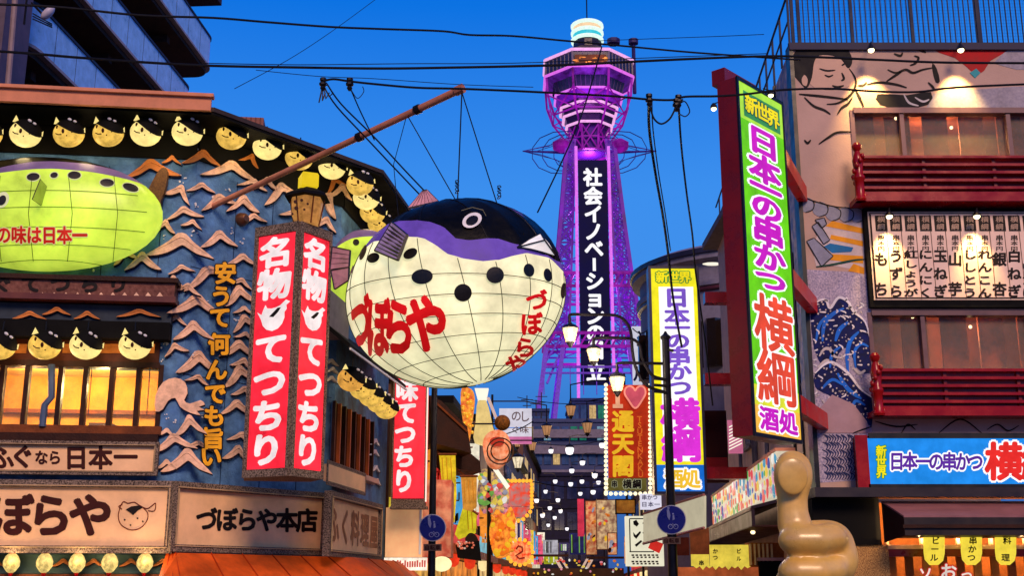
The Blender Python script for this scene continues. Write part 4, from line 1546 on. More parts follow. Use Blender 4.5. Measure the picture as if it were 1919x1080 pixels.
patch([(1750, 175), (1800, 170), (1900, 162), (2010, 160), (2010, 204), (1735, 204)], MG, 'mural_cloud', sp=0)
strokes([[(1694, 176), (1704, 192), (1722, 198)], [(1715, 182), (1730, 190), (1742, 186)]], mat('mural_pale', (200, 190, 190), .6), .04, d=.013)
# cloth band of overlapping scales
SC = mat('mural_scale', (150, 150, 168), .7, rgb2=(130, 134, 160), speck=.4, ssc=40)
for i, (x, y) in enumerate(((1512, 384), (1538, 392), (1562, 400), (1586, 402), (1608, 403))):
    patch(ring(x, y, 15, 14, .2 * i, 10), SC, 'mural_scale', d=.006 + .002 * i, sp=2)
    strokes([[(x - 2, y - 14), (x + 13, y - 6), (x + 12, y + 8), (x - 2, y + 14)]], MK, .02, d=.0155)
strokes([[(1502, 368), (1530, 378), (1570, 388), (1618, 390)]], MK, .022, d=.0155)
patch([(1536, 424), (1620, 414), (1620, 520), (1600, 505), (1560, 498), (1530, 500), (1524, 470)], mat('mural_cream', (206, 190, 190), .7), 'mural_ground', sp=0, d=.004)
for a, b, c, d2 in (((1548, 424), (1560, 414), (1618, 428), (1618, 438)), ((1556, 448), (1558, 440), (1618, 452), (1618, 462)), ((1542, 486), (1556, 476), (1618, 480), (1618, 494)), ((1590, 508), (1600, 494), (1620, 502), (1620, 514))):
    patch([a, b, c, d2], mat('mural_orange', (226, 150, 30), .6, var=.15), sp=0, d=.008)
patch([(1545, 462), (1556, 456), (1600, 464), (1596, 472), (1560, 474)], mat('mural_blue', (30, 110, 170), .6), sp=0, d=.010)
for q in (((1522, 424), (1534, 416), (1556, 450), (1544, 458)), ((1512, 452), (1526, 446), (1562, 480), (1540, 500)), ((1528, 412), (1545, 408), (1550, 420), (1540, 428))):
    patch(list(q), SC, 'mural_scale', sp=0, d=.012)
    strokes([[q[0], q[1]], [q[1], q[2]], [q[2], q[3]], [q[3], q[0]]], MK, .02, d=.016)
strokes([[(1530, 500), (1560, 496), (1600, 488), (1622, 486)]], mat('mural_green', (20, 70, 60), .6), .04, d=.016)

# rolling surf in dark blues, loosely painted
NV = mat('mural_navy', (14, 26, 92), .6, var=.5, vs_=5)
BL = mat('mural_mid_blue', (30, 110, 220), .6, var=.2)
LB_ = mat('mural_lilac', (206, 190, 206), .7, rgb2=(120, 116, 150), speck=.6, ssc=30)
patch([(1508, 505), (1632, 512), (1634, 900), (1528, 906), (1516, 700)], LB_, 'mural_spray', sp=0, d=.003)
patch([(1520, 580), (1540, 560), (1556, 575), (1572, 556), (1592, 568), (1600, 582), (1622, 602), (1632, 640), (1632, 700), (1606, 690), (1590, 652), (1572, 664), (1560, 700), (1545, 690), (1526, 655)], NV, 'mural_surf', sp=2)
patch([(1528, 700), (1560, 680), (1590, 700), (1612, 728), (1634, 745), (1634, 800), (1606, 780), (1570, 750), (1540, 735), (1528, 725)], NV, 'mural_surf', sp=2, d=.007)
strokes([[(1542, 640), (1545, 610), (1560, 590), (1582, 578)], [(1590, 700), (1588, 668), (1594, 640), (1610, 622)], [(1566, 640), (1574, 618), (1590, 604)], [(1570, 700), (1590, 730), (1615, 748)]], BL, .08, d=.013)
strokes([[(1536, 668), (1545, 655), (1556, 655), (1564, 668), (1580, 672)], [(1533, 690), (1550, 676), (1566, 686)], [(1600, 690), (1612, 700), (1622, 694)]], mat('mural_pale', (0, 0, 0)), .06, d=.015)
FOAM = mat('mural_foam', (232, 228, 236), .6)
random.seed(9)
fo = []
for _ in range(46):
    x, y = random.uniform(1524, 1628), random.uniform(560, 790)
    a = random.uniform(0, 6.28)
    L_ = random.uniform(5, 13)
    fo.append([(x, y), (x + L_ * .5 * math.cos(a) + 3, y + L_ * .5 * math.sin(a)), (x + L_ * math.cos(a), y + L_ * math.sin(a))])
strokes(fo, FOAM, .03, 'mural_foam', d=.0165)
strokes([[(1520, 585), (1532, 566), (1548, 562), (1556, 578), (1572, 558), (1590, 566), (1600, 584), (1622, 604), (1632, 640)], [(1528, 700), (1545, 684), (1562, 680), (1590, 700), (1612, 728), (1634, 745)]], FOAM, .05, 'mural_foam', d=.0165)
strokes([[(1530, 640), (1536, 610), (1552, 590)], [(1556, 690), (1560, 664), (1576, 650)], [(1604, 690), (1602, 660), (1614, 645), (1628, 650)], [(1540, 730), (1560, 712), (1580, 722)], [(1596, 770), (1604, 752), (1622, 760)]], BL, .06, d=.015)
k = MB()
random.seed(3)
for _ in range(200):
    x, y = random.uniform(1524, 1630), random.uniform(565, 800)
    r1 = random.uniform(.9, 2.2)
    k.prism(ring(x, y, r1, r1, 0, 5), FRt, .012, .017)
k.build('mural_foam_dots', mat('mural_pale', (0, 0, 0)), RB, kind='stuff')
strokes([[(1545 + 5 * i + random.uniform(-4, 4), 815 + 7 * j), (1552 + 5 * i, 822 + 7 * j), (1548 + 5 * i, 830 + 7 * j)] for i in range(12) for j in range(0, 11, 2)], mat('mural_ink_blue', (40, 48, 96), .6), .022, d=.012)
patch([(1534, 770), (1560, 740), (1600, 758), (1625, 790), (1634, 812), (1600, 812), (1534, 812)], mat('mural_hill', (170, 140, 150), .7, var=.1), 'mural_hill', sp=0, d=.018)
strokes([[(1600, 812), (1634, 800)], [(1640, 790), (1680, 800), (1720, 796)], [(1760, 812), (1800, 786), (1840, 812)], [(1690, 812), (1702, 796), (1716, 806)], [(1850, 806), (1870, 796), (1890, 808), (1910, 798)]], ML, .03, d=.02)

# side wall painted strip, pipes
k = MB().fb(FSd, -1.9, 5.0, -.34, zt - .05, .0, .01)
k.build('side_mural_band', mat('side_mural', (96, 120, 180), .7, rgb2=(190, 170, 180), speck=.8, ssc=5, var=.3), RB)
k = MB().fb(FSd, -2.0, 2.6, -1.9, zt, .0, .06).fb(FSd, -1.0, 3, -.95, 8.2, .01, .05)
k.build('side_trim', BLACK, RB)
for a in (-5.2, -7.0, -7.4, -10):
    MB().tube([FSd.w(a, 3.5, .1), FSd.w(a, 10.5, .1)], .05, 6).build('drain_pipe', GREYB, RB, smooth=True)
for a in (-4.5, -8.6):
    for z in (5.2, 8.2):
        MB().fb(FSd, a - .7, z, a + .3, z + 1.3, .0, .05).build('side_window', GLASSD, RB)
        MB().fb(FSd, a - .78, z - .08, a + .38, z, .0, .1).build('side_sill', GREYB, RB)

# ---- wall spotlights
SPOTG = 'small wall spotlights washing the mural building'
for i, (x, y, pw, lb) in enumerate(((1633, 92, 900, 'left wall spotlight above the painted shoulder'), (1801, 92, 900, 'right wall spotlight beside the red painted cloth'), (1667, 404, 420, 'left spotlight over the dish menu board'), (1831, 404, 420, 'right spotlight over the dish menu board'))):
    d = .42
    p = FRt.px(x, y, d)
    S = thing('wall_spotlight', lb, 'spotlight', p, SPOTG)
    MB().tube([FRt.px(x, y - 14, .02), FRt.px(x, y - 14, d - .05), p + Vector((0, 0, .08))], .014, 6).build('bracket', IRON, S)
    MB().lathe([(.03, .10), (.05, .06), (.085, .0), (.08, -.01)], p, 12).build('hood', IRON, S, smooth=True)
    MB().ell(Ell(p + Vector((0, 0, -.02)), (.062, .062, .05)), 10, 7).build('bulb', lit('spot_bulb', (255, 236, 180), 5.0), S, smooth='all')
    spot('beam', p + Vector((0, -.02, -.07)), p + Vector((0, .42, -1.0)), pw, (1, .64, .20), 66, .9, S, .05)

# ---- dish menu board
f = FRt
a0, b1 = f.st(1620, 388, .2)
_, b0 = f.st(1620, 574, .2)
MBD = thing('menu_board', 'long framed board listing skewer dishes in black characters', 'menu board', f.w(a0 + 2, b0, .2))
MB().fb(f, a0, b0, LR, b1, .0, .12).build('casing', BLACKM, MBD)
_, bi1 = f.st(1620, 396, .16)
_, bi0 = f.st(1620, 562, .16)
ai, _ = f.st(1627, 400, .16)
MB().fb(f, ai, bi0, LR, bi1, .12, .135).build('border', mat('menu_border', (214, 190, 170), .6), MBD)
MB().fb(f, ai + .03, bi0 + .03, LR, bi1 - .03, .135, .142).build('border_line', INK, MBD)
MB().fb(f, ai + .05, bi0 + .05, LR, bi1 - .05, .142, .15).build('panel', mat('menu_panel', (240, 208, 190), .6, var=.08), MBD)
dishes = ['もち', 'うずら', '紅しょうが', 'にんにく', '玉ねぎ', '山芋', 'ししとう', 'れんこん', '銀杏', '白ねぎ', 'しいたけ', '串かつ']
hd, dish, small = MB(), [], []
for i, s in enumerate(dishes):
    x = 1652 + 27.7 * i
    MB().fpx(f, x - 11, 404, x + 11, 433, .15, .158).build('column_header', INK, MBD)
    MB().fpx(f, x - 14.2, 402, x - 13.2, 560, .15, .156).build('column_line', INKB, MBD)
    n = len(s)
    y0, y1 = (486, 542) if n <= 2 else ((480, 546) if n == 3 else (477, 549))
    hgt = 27 if n <= 2 else (25 if n == 3 else (19.5 if n == 4 else 16))
    dish += [(c, x, y0 + (y1 - y0) * j / (n - 1), 27, hgt) for j, c in enumerate(s)]
    small += col('串', x, 446, x, 446, 15, 12) + col('本円', x, 456, x, 466, 14, 9)
    letters(col('横綱', x, 411, x, 425, 15, 12), f, .16, mat('menu_cream_ink', (190, 160, 140), .6), MBD, off=.02, name='small_lettering')
letters(dish, f, .153, INK, MBD, off=.055)
letters(small, f, .153, INK, MBD, off=.03, name='small_lettering')

# ---- lower lit blue sign
f = FRt
LSn = thing('blue_lit_sign', 'wide lit blue sign reading 新世界 日本一の串かつ 横綱 above the shop canopy', 'sign', f.px(1760, 914, .35))
rp(1610, 818, 2140, 914, .0, .30, DKRED, 'casing', LSn)
rp(1606, 816, 1629, 918, .301, .36, REDLAC, 'end_frame', LSn)
rp(1629, 812, 2140, 822, .301, .36, BLACK, 'top_frame', LSn)
rp(1629, 908, 2140, 918, .301, .36, BLACK, 'bottom_frame', LSn)
rp(1629, 822, 2140, 908, .301, .33, lit('sign_blue', (28, 142, 240), .95, light=True), 'panel', LSn)
HL = lit('halo_white', (255, 255, 255), 1.0, var=.02)
letters([('新', 1652, 846, 20, 22), ('世', 1652, 866, 20, 22), ('界', 1652, 886, 20, 22)], f, .35, lit('ink_yellow', (250, 230, 20), .95), LSn, off=.05, halo=lit('ink_green', (40, 150, 60), .8), hr=.08)
letters(col('日本一の串かつ', 1681, 865, 1829, 866, 29, 36), f, .35, lit('ink_violet', (98, 44, 170), .85), LSn, off=.05, halo=HL, hr=.10)
letters([('横', 1882, 865, 72, 74), ('綱', 1950, 865, 72, 74)], f, .35, lit('ink_red', (236, 44, 40), .95), LSn, off=.055, halo=HL, hr=.06)

# ---- cornice, canopy, shop below
rp(1528, 914, 2140, 932, .0, .62, mat('cornice_dark', (34, 24, 34), .4), 'cornice')
CN = thing('shop_canopy', 'dark brown shop canopy with a paler sloping top at the lower right', 'canopy', f.px(1780, 1006, 1.0))
p1, p2 = f.px(1652, 940, .3), f.px(1694, 967, 1.15)
p3 = f.px(1690, 1004, 1.15)
pw_ = f.px(1652, 1010, .3)
xe = XR + LR
k = MB()
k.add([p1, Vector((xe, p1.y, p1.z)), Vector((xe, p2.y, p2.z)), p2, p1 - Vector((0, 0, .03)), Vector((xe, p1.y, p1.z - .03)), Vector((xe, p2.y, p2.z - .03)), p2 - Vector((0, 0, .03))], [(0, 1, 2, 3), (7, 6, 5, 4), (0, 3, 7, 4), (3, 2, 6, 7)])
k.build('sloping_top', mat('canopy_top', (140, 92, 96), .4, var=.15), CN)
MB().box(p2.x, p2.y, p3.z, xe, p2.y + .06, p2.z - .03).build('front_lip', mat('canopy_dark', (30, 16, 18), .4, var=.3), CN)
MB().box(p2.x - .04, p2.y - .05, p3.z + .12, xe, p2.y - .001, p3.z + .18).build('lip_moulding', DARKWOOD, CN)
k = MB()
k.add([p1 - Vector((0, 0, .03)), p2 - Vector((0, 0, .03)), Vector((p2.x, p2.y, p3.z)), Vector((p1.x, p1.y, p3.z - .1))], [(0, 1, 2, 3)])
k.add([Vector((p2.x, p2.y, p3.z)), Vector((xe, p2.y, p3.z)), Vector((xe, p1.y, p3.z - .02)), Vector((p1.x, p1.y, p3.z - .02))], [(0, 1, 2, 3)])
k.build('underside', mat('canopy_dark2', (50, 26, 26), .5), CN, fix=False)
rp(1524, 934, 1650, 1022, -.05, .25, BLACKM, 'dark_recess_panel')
rp(1598, 1022, 1668, 1110, .0, .2, mat('speckled_tan', (206, 160, 96), .7, rgb2=(120, 80, 50), speck=1, ssc=50, bump=.3), 'plinth_wall')
rp(1524, 1022, 1598, 1110, -.1, .0, mat('shop_inner', (120, 60, 30), .6, emit=.1), 'shop_inner_wall')
# shop interior
SH = mat('shop_wood', (196, 110, 46), .55, var=.4, vs_=3, bump=.2)
r = MB().fb(f, .9, .0, LR, zc, -2.0, -1.9)
r.build('shop_back_wall', SH, RB)
rp(1662, 1022, 2140, 1030, .02, .2, mat('beam_cream', (230, 190, 150), .5), 'shop_beam_edge')
rp(1662, 1030, 2140, 1044, .0, .18, DKRED, 'shop_beam')
for i in range(9):
    x = 1668 + i * 32
    rp(x, 1044, x + 14, 1110, -.06 - .02 * (i % 2), .0, mat('panel_wood%d' % (i % 3), [(190, 106, 44), (150, 74, 30), (216, 136, 60)][i % 3], .5, var=.3), 'shop_panel')
for x in (1663, 1728, 1796, 1858, 1922):
    rp(x - 3, 1000, x + 3, 1024, .03, .1, mat('beam_cream', (0, 0, 0)), 'shop_post')
for i in range(5):
    point_light('shop_light', f.w(1.6 + i * .9, p3.z + .05, .55), 150, (1, .62, .26), .08, RB)
# yellow hanging tags
TG = 'yellow tongue-shaped dish tags below the shop canopy'
for i, (x, s, lb) in enumerate(((1751, 'ビール', 'first yellow dish tag from the left below the canopy'), (1821, '串かつ', 'middle yellow dish tag below the canopy'), (1885, '料理', 'yellow dish tag nearest the right edge below the canopy'))):
    T = thing('dish_tag', lb, 'tag', f.px(x, 1060, .6), TG)
    pts = [(x - 20, 1000), (x + 20, 1000), (x + 20, 1038), (x + 17, 1052), (x + 8, 1060), (x - 8, 1060), (x - 17, 1050), (x - 19, 1036)]
    MB().prism(pts, f, .58, .6).build('cloth', lit('tag_yellow', (255, 226, 70), .95, var=.15, vs_=5), T)
    letters(col(s, x + 3, 1014, x, 1046, 16, 15), f, .606, INK, T, off=.04)
letters([('ソ', 1735, 1076, 26, 26), ('お', 1778, 1072, 32, 32), ('っ', 1812, 1078, 26, 26)], f, .02, lit('ink_white', (255, 240, 230), .8), RB, off=.04, halo=lit('ink_red2', (220, 40, 30), .8), hr=.07)

# ================================================================== GREEN VERTICAL SIGN
Yg = 18.0
g0 = at(1415, 815, Yg)
dG = Vector((.67, .742, 0)).normalized()
f0 = Fr((g0.x, g0.y, 0), dG)
a1_, _ = f0.st(1500, 818)
zb = f0.px(1457, 818).z
ztp = f0.px(1378, 148).z
FG = f0
VS = thing('green_vertical_sign', 'tall lit green sign in a dark red box reading 日本一の串かつ 横綱 酒処', 'sign', Vector((g0.x, g0.y, zb)))
tk = .36
k = MB().fb(FG, -.04, zb - .05, a1_ + .04, ztp + .05, -tk, 0)
k.build('box', DKRED, VS)
for (p, q, r_, s2) in ((-.05, zb - .06, 0, ztp + .06), (a1_, zb - .06, a1_ + .04, ztp + .06)):
    MB().fb(FG, p, q, r_, s2, .001, .03).build('frame', BLACK, VS)
for (q, s2) in ((zb - .06, zb), (ztp, ztp + .06)):
    MB().fb(FG, 0, q, a1_, s2, .001, .03).build('frame', BLACK, VS)
H = ztp - zb
yl = zb + H * .20
MB().fb(FG, 0, zb, a1_, zb + H * .075, .001, .015).build('panel_amber', lit('sign_amber', (250, 190, 70), 1.0, light=True), VS)
MB().fb(FG, 0, zb + H * .075, a1_, zb + H * .13, .001, .015).build('panel_yellow', lit('sign_yel', (226, 230, 50), 1.0, light=True), VS)
MB().fb(FG, 0, zb + H * .13, a1_, ztp - H * .11, .001, .015).build('panel_green', lit('sign_green', (112, 224, 20), .95, var=.25, vs_=1.3, light=True), VS)
MB().fb(FG, 0, ztp - H * .11, a1_, ztp, .001, .015).build('panel_top', lit('sign_lime', (176, 236, 70), 1.0, var=.15, light=True), VS)
MB().fb(FG, a1_ * .1, ztp - H * .10, a1_ * .93, ztp - H * .022, .015, .018).build('title_box', lit('title_teal', (60, 150, 90), .9), VS)
S_ = St(FG)
W_ = a1_


def gy(t):
    return -(ztp - H * t)


letters([('新', W_ * .26, gy(.058), W_ * .30, H * .058), ('世', W_ * .51, gy(.060), W_ * .30, H * .058), ('界', W_ * .76, gy(.062), W_ * .30, H * .058)], S_, .032, lit('ink_yellow', (0, 0, 0)), VS, off=.05, halo=lit('ink_teal', (20, 90, 90), .6), hr=.06)
MAG = lit('ink_magenta', (205, 30, 200), .95, var=.12)
ys = [.155, .238, .295, .352, .425, .50, .565]
letters([(c, W_ * .5, gy(t), W_ * .74, H * .088 * k_) for c, t, k_ in zip('日本一の串かつ', ys, (1, 1, .9, .9, 1, .9, .75))], S_, .024, MAG, VS, off=.065, halo=HL, hr=.07)
letters([('横', W_ * .52, gy(.69), W_ * .90, H * .165), ('綱', W_ * .52, gy(.84), W_ * .90, H * .155)], S_, .024, lit('ink_vermilion', (238, 78, 52), .95, var=.2), VS, off=.036, halo=HL, hr=.05)
letters([('酒', W_ * .30, gy(.958), W_ * .42, H * .066), ('処', W_ * .72, gy(.958), W_ * .42, H * .066)], S_, .024, MAG, VS, off=.06, halo=HL, hr=.08)
# peak cap behind the top
k = MB().fb(FG, .05, ztp + .06, a1_ * .75, ztp + .33, -tk - .15, -tk + .1)
k.build('top_bracket', DKRED, VS)
for i, y in enumerate((283, 508, 748)):
    q = FG.w(a1_ + .0, FG.px(1480, y, -.2).z, -.2)
    dst = Vector((XR + .06 + .06 * i, YR - .0, q.z))
    k = MB()
    e = Vector((0, 0, .15))
    sdv = (dst - q).normalized().cross(Vector((0, 0, 1))) * .09
    k.hexa([q - e - sdv, dst - e - sdv, dst - e + sdv, q - e + sdv, q + e - sdv, dst + e - sdv, dst + e + sdv, q + e + sdv])
    k.build('support_arm', mat('arm_red', (200, 16, 12), .35), VS)
for x, y, lb in ((1338, 203, 'small spotlight on the upper left edge of the green sign'), (1445, 178, 'small lamp above the right top corner of the green sign')):
    p = at(x, y, 18.3)
    S = thing('sign_spotlight', lb, 'spotlight', p)
    MB().lathe([(.02, .09), (.05, .05), (.06, 0)], p, 10).build('hood', IRON, S)
    MB().ell(Ell(p, (.045, .045, .045)), 8, 6).build('bulb', lit('spot_bulb', (0, 0, 0)), S, smooth='all')
    MB().tube([p + Vector((0, 0, .08)), p + Vector((.12 if x < 1400 else -.1, .1, .16))], .01, 5).build('bracket', IRON, S)

# ================================================================== YELLOW VERTICAL SIGN
FY = Fr((at(1232, 920, 27).x, 27, 0), (1, 0, 0))
wY = at(1321, 920, 27).x - at(1232, 920, 27).x
zb = FY.px(1270, 922).z
ztp = FY.px(1270, 504).z
H = ztp - zb
YS = thing('yellow_vertical_sign', 'tall lit yellow sign with violet and magenta characters and a blue foot', 'sign', FY.w(wY / 2, zb))
MB().fb(FY, -.06, zb - .06, wY + .06, ztp + .06, -.4, 0).build('box', DKRED, YS)
for (p, q, r_, s2) in ((-.06, zb - .06, 0, ztp + .06), (wY, zb - .06, wY + .06, ztp + .06), (0, zb - .06, wY, zb), (0, ztp, wY, ztp + .06)):
    MB().fb(FY, p, q, r_, s2, .001, .04).build('frame', mat('frame_navy', (24, 20, 60), .4), YS)
MB().fb(FY, 0, zb, wY, zb + H * .115, .001, .015).build('panel_blue', lit('foot_blue', (20, 110, 215), .95, light=True), YS)
MB().fb(FY, 0, zb + H * .115, wY, ztp, .001, .015).build('panel_yellow', lit('panel_yellow', (252, 240, 30), .95, light=True), YS)
k = MB().fb(FY, wY * .16, zb + H * .13, wY * .92, ztp - H * .085, .015, .020)
k.build('white_field', HL, YS)
S_ = St(FY)
letters([('新', wY * .24, gy(.04), wY * .28, H * .055), ('世', wY * .49, gy(.04), wY * .28, H * .055), ('界', wY * .74, gy(.04), wY * .28, H * .055)], S_, .03, lit('ink_yellow', (0, 0, 0)), YS, off=.05, halo=lit('ink_green', (0, 0, 0)), hr=.08)
VIO = lit('ink_lilac', (130, 90, 215), .9)
letters([(c, wY * .54, gy(t), wY * .56, H * k_) for c, t, k_ in zip('日本一の串かつ', (.135, .22, .275, .335, .405, .475, .545), (.095, .09, .08, .08, .085, .08, .08))], S_, .03, VIO, YS, off=.06)
letters([('横', wY * .54, gy(.665), wY * .86, H * .15), ('綱', wY * .54, gy(.80), wY * .86, H * .15)], S_, .03, lit('ink_pink', (226, 50, 220), .95), YS, off=.06)
letters([('酒', wY * .36, gy(.945), wY * .4, H * .085), ('処', wY * .72, gy(.945), wY * .4, H * .085)], S_, .03, lit('ink_gold', (250, 200, 50), .95), YS, off=.05, halo=HL, hr=.11)
for y in (560, 712, 888):
    q = FY.px(1320, y, -.2)
    MB().box(q.x, 27.05, q.z - .13, 6.2, 27.35, q.z + .13).build('support_arm', REDLAC, YS)

# ================================================================== BALCONY TOWER BLOCK (upper left)
AB = thing('balcony_apartment_block', 'tall dark apartment block with long blue-grey balconies rising behind the corner restaurant', 'building', (-15, 35, 0))
dB = Vector((.0626, .998, 0)).normalized()
nB = Vector((.998, -.0626, 0))
FBk = Fr(Vector((-12.45, 42, 0)), dB)      # balcony fronts lie on this plane, normal towards the street


def at_on(f, px, py, d=0):
    return f.st(px, py, d)


PAR = mat('parapet_blue_grey', (150, 200, 250), .35, var=.2, bump=.1)
UND = mat('balcony_underside', (70, 52, 50), .8, var=.3)
TRM = mat('parapet_trim', (150, 140, 150), .5)
WB = mat('block_wall_dark', (52, 42, 52), .8, var=.3)
bal = []
for (xe_, ye_, near, hh) in ((402, 138, 14, 1.25), (372, 172, 12, 1.25), (270, 190, None, 1.25)):
    pass
rows_ = [((400, 137), -22, 1.55, 3.0, 'top'), ((366, 200), -20, 1.5, 3.0, 'mid'), ((330, 330), -12.4, 1.5, 3.0, 'low')]
zs_ = [at_on(FBk, 400, 137)[1], at_on(FBk, 300, 165)[1], at_on(FBk, 145, 166)[1]]
ends = [at_on(FBk, 400, 137)[0], at_on(FBk, 400, 137)[0] - 2.2, at_on(FBk, 400, 137)[0] - 5.5]
starts = [-30, -30, at_on(FBk, 42, 45)[0]]
dep = 3.2
for z, e, s0, nm in zip(zs_, ends, starts, ('top', 'middle', 'bottom')):
    # parapet as swept rounded rectangle
    rad = .7

    def path(ins):
        P = []
        r1 = rad - ins
        P.append((s0 if nm != 'bottom' else s0, -dep))
        if nm == 'bottom':
            for j in range(7):
                a = R(180 - 90 * j / 6)
                P.append((s0 + rad * 1.6 + (rad * 1.6 - ins) * math.cos(a), -rad * 1.6 + (rad * 1.6 - ins) * math.sin(a)))
        else:
            P.append((s0, -ins))
        for j in range(7):
            a = R(90 - 90 * j / 6)
            P.append((e - rad + r1 * math.cos(a), -rad + r1 * math.sin(a)))
        P.append((e - ins, -dep))
        return P
    for (za, zb_, i0, i1, m, n_) in ((z + .02, z + 1.25, 0, .12, PAR, 'parapet'), (z + 1.25, z + 1.33, -.04, .16, mat('parapet_cap', (30, 36, 60), .5), 'parapet_cap'), (z - .04, z + .05, -.05, .14, TRM, 'parapet_edge')):
        o_, i_ = path(i0), path(i1)
        k = MB()
        n = len(o_)
        V = [FBk.w(a, za, b) for a, b in o_] + [FBk.w(a, za, b) for a, b in i_] + [FBk.w(a, zb_, b) for a, b in o_] + [FBk.w(a, zb_, b) for a, b in i_]
        for i in range(n - 1):
            for (q0, q1, q2, q3) in ((i, i + 1, 2 * n + i + 1, 2 * n + i), (n + i, n + i + 1, 3 * n + i + 1, 3 * n + i), (i, i + 1, n + i + 1, n + i), (2 * n + i, 2 * n + i + 1, 3 * n + i + 1, 3 * n + i)):
                if q0 == i and q1 == i + 1 and q2 == 2 * n + i + 1:
                    k.add([V[q0], V[q1], V[q2], V[q3]], [(0, 1, 2, 3)])
                else:
                    k.add([V[q0], V[q1], V[q2], V[q3]], [(0, 1, 2, 3)])
        k.build(n_, m, AB)
    k = MB()
    P = path(.121)
    n = len(P)
    k.add([FBk.w(a, z - .22, b) for a, b in P] + [FBk.w(a, z - .05, b) for a, b in P], [tuple(range(n)), tuple(range(2 * n - 1, n - 1, -1))] + [(i, (i + 1) % n, n + (i + 1) % n, n + i) for i in range(n)])
    k.build('balcony_slab', UND, AB)
    # cross beams below
    for b in range(int(s0) if s0 > -30 else -22, int(e), 5):
        MB().fb(FBk, b + 1.2, z - .5, b + 1.5, z - .221, -dep, -.5).build('cross_beam', UND, AB)
    # panel joints in the parapet
    k = MB()
    a = s0 + 2
    while a < e - 1:
        k.fb(FBk, a, z + .06, a + .02, z + 1.24, .001, .006)
        a += 1.4
    k.build('parapet_joint', mat('joint_dark', (70, 80, 110), .6), AB, kind='stuff')
MB().fb(FBk, -30, 0, ends[0] - .2, 40, -8, -dep - .01).build('wall', WB, AB)
for z in zs_:
    for k_ in range(8):
        a = -22 + k_ * 3.3
        MB().fb(FBk, a, z + .1, a + 1.9, z + 2.1, -dep, -dep + .06).build('window', GLASSD, AB)
MB().fb(FBk, -30, zs_[0] + 3.3, ends[0] + .5, zs_[0] + 4.9, -dep, .0).build('upper_balcony', mat('upper_balcony', (60, 46, 60), .7), AB)
# near column block with pole and dish lamp
q0 = at(2, 100, 27)
MB().box(-22, 27, 0, q0.x, 28.5, 40).build('near_pier', mat('pier_mauve', (96, 84, 106), .7, var=.2), AB)
MB().tube([at(14, 175, 26.5), at(30, -20, 26.5)], .07, 8).build('drain_pipe', mat('pipe_mauve', (140, 120, 130), .5), AB, smooth=True)
MB().tube([at(52, -10, 26.6), at(46, 45, 26.6)], .03, 6).build('thin_pipe', IRON, AB)
k = MB().tube([at(60, 5, 26.6), at(78, 24, 26.4), at(88, 28, 26.4)], .03, 5)
k.build('lamp_arm', IRON, AB)
k = MB().ell(Ell(at(90, 24, 26.4), (.22, .12, .10), roty=R(-50)), 12, 8)
k.build('bracket_lamp', mat('lamp_grey', (190, 184, 210), .4), AB, smooth='all')
for i in range(3):
    MB().tube([at(62, 25 + i * 5, 26.7), at(98, 45 + i * 3, 26.7)], .02, 4).build('loose_wire', BLACK, AB)

# ================================================================== TSUTENKAKU-LIKE TOWER
YT = 195.0
AX = at(1104, 250, YT).x


def zt_(py, d=0.0):
    return at(1104, py, YT + d).z


MPP = at(1105, 250, YT).x - at(1104, 250, YT).x
TW = thing('observation_tower', 'tall steel observation tower lit purple with an octagonal deck and a white-lettered banner', 'tower', (AX, YT, 0))
LAT = mat('lattice_purple', (80, 26, 130), .5, emit=.5, ergb=(140, 24, 210), var=.5, vs_=.15, light=False)  # glow in the colour stands in for purple floodlighting on the steel
LATD = mat('lattice_dark', (60, 34, 110), .5, emit=.5, ergb=(104, 24, 190), var=.4, vs_=.15, light=False)  # floodlighting put into the colour of the thinner members too
NEON = lit('neon_pink', (236, 120, 250), .95)
NEONW = lit('neon_pale', (250, 180, 240), 1.0)
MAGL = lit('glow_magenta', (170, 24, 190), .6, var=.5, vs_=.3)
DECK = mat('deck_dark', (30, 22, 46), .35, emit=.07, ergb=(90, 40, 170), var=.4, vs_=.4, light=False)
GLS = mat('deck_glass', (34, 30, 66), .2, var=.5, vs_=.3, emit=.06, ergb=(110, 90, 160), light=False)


def octo(r, n=8):
    return [(r * math.cos(R(360 / n) * (i + .5)), r * math.sin(R(360 / n) * (i + .5))) for i in range(n)]


def frust(name, y0, r0, y1, r1, m, par=TW, n=8, dz=0):
    # rings given by the photo row of their front edge
    def zz(py, r):
        return at(1104, py, YT - r * .92).z
    za, zb_ = zz(y0, r0), zz(y1, r1)
    k = MB()
    A = [Vector((AX + x, YT + y, za)) for x, y in octo(r0, n)]
    B = [Vector((AX + x, YT + y, zb_)) for x, y in octo(r1, n)]
    k.add(A + B, [(i, (i + 1) % n, n + (i + 1) % n, n + i) for i in range(n)] + [tuple(range(n)), tuple(range(2 * n - 1, n - 1, -1))])
    return k.build(name, m, par), za, zb_


def oring(name, py, r, th, m, par=TW, n=8):
    z = at(1104, py, YT - r * .92).z
    P = [Vector((AX + x, YT + y, z)) for x, y in octo(r, n)]
    k = MB()
    for i in range(n):
        k.tube([P[i], P[(i + 1) % n]], th, 5)
    return k.build(name, m, par)


RR = MPP * 89
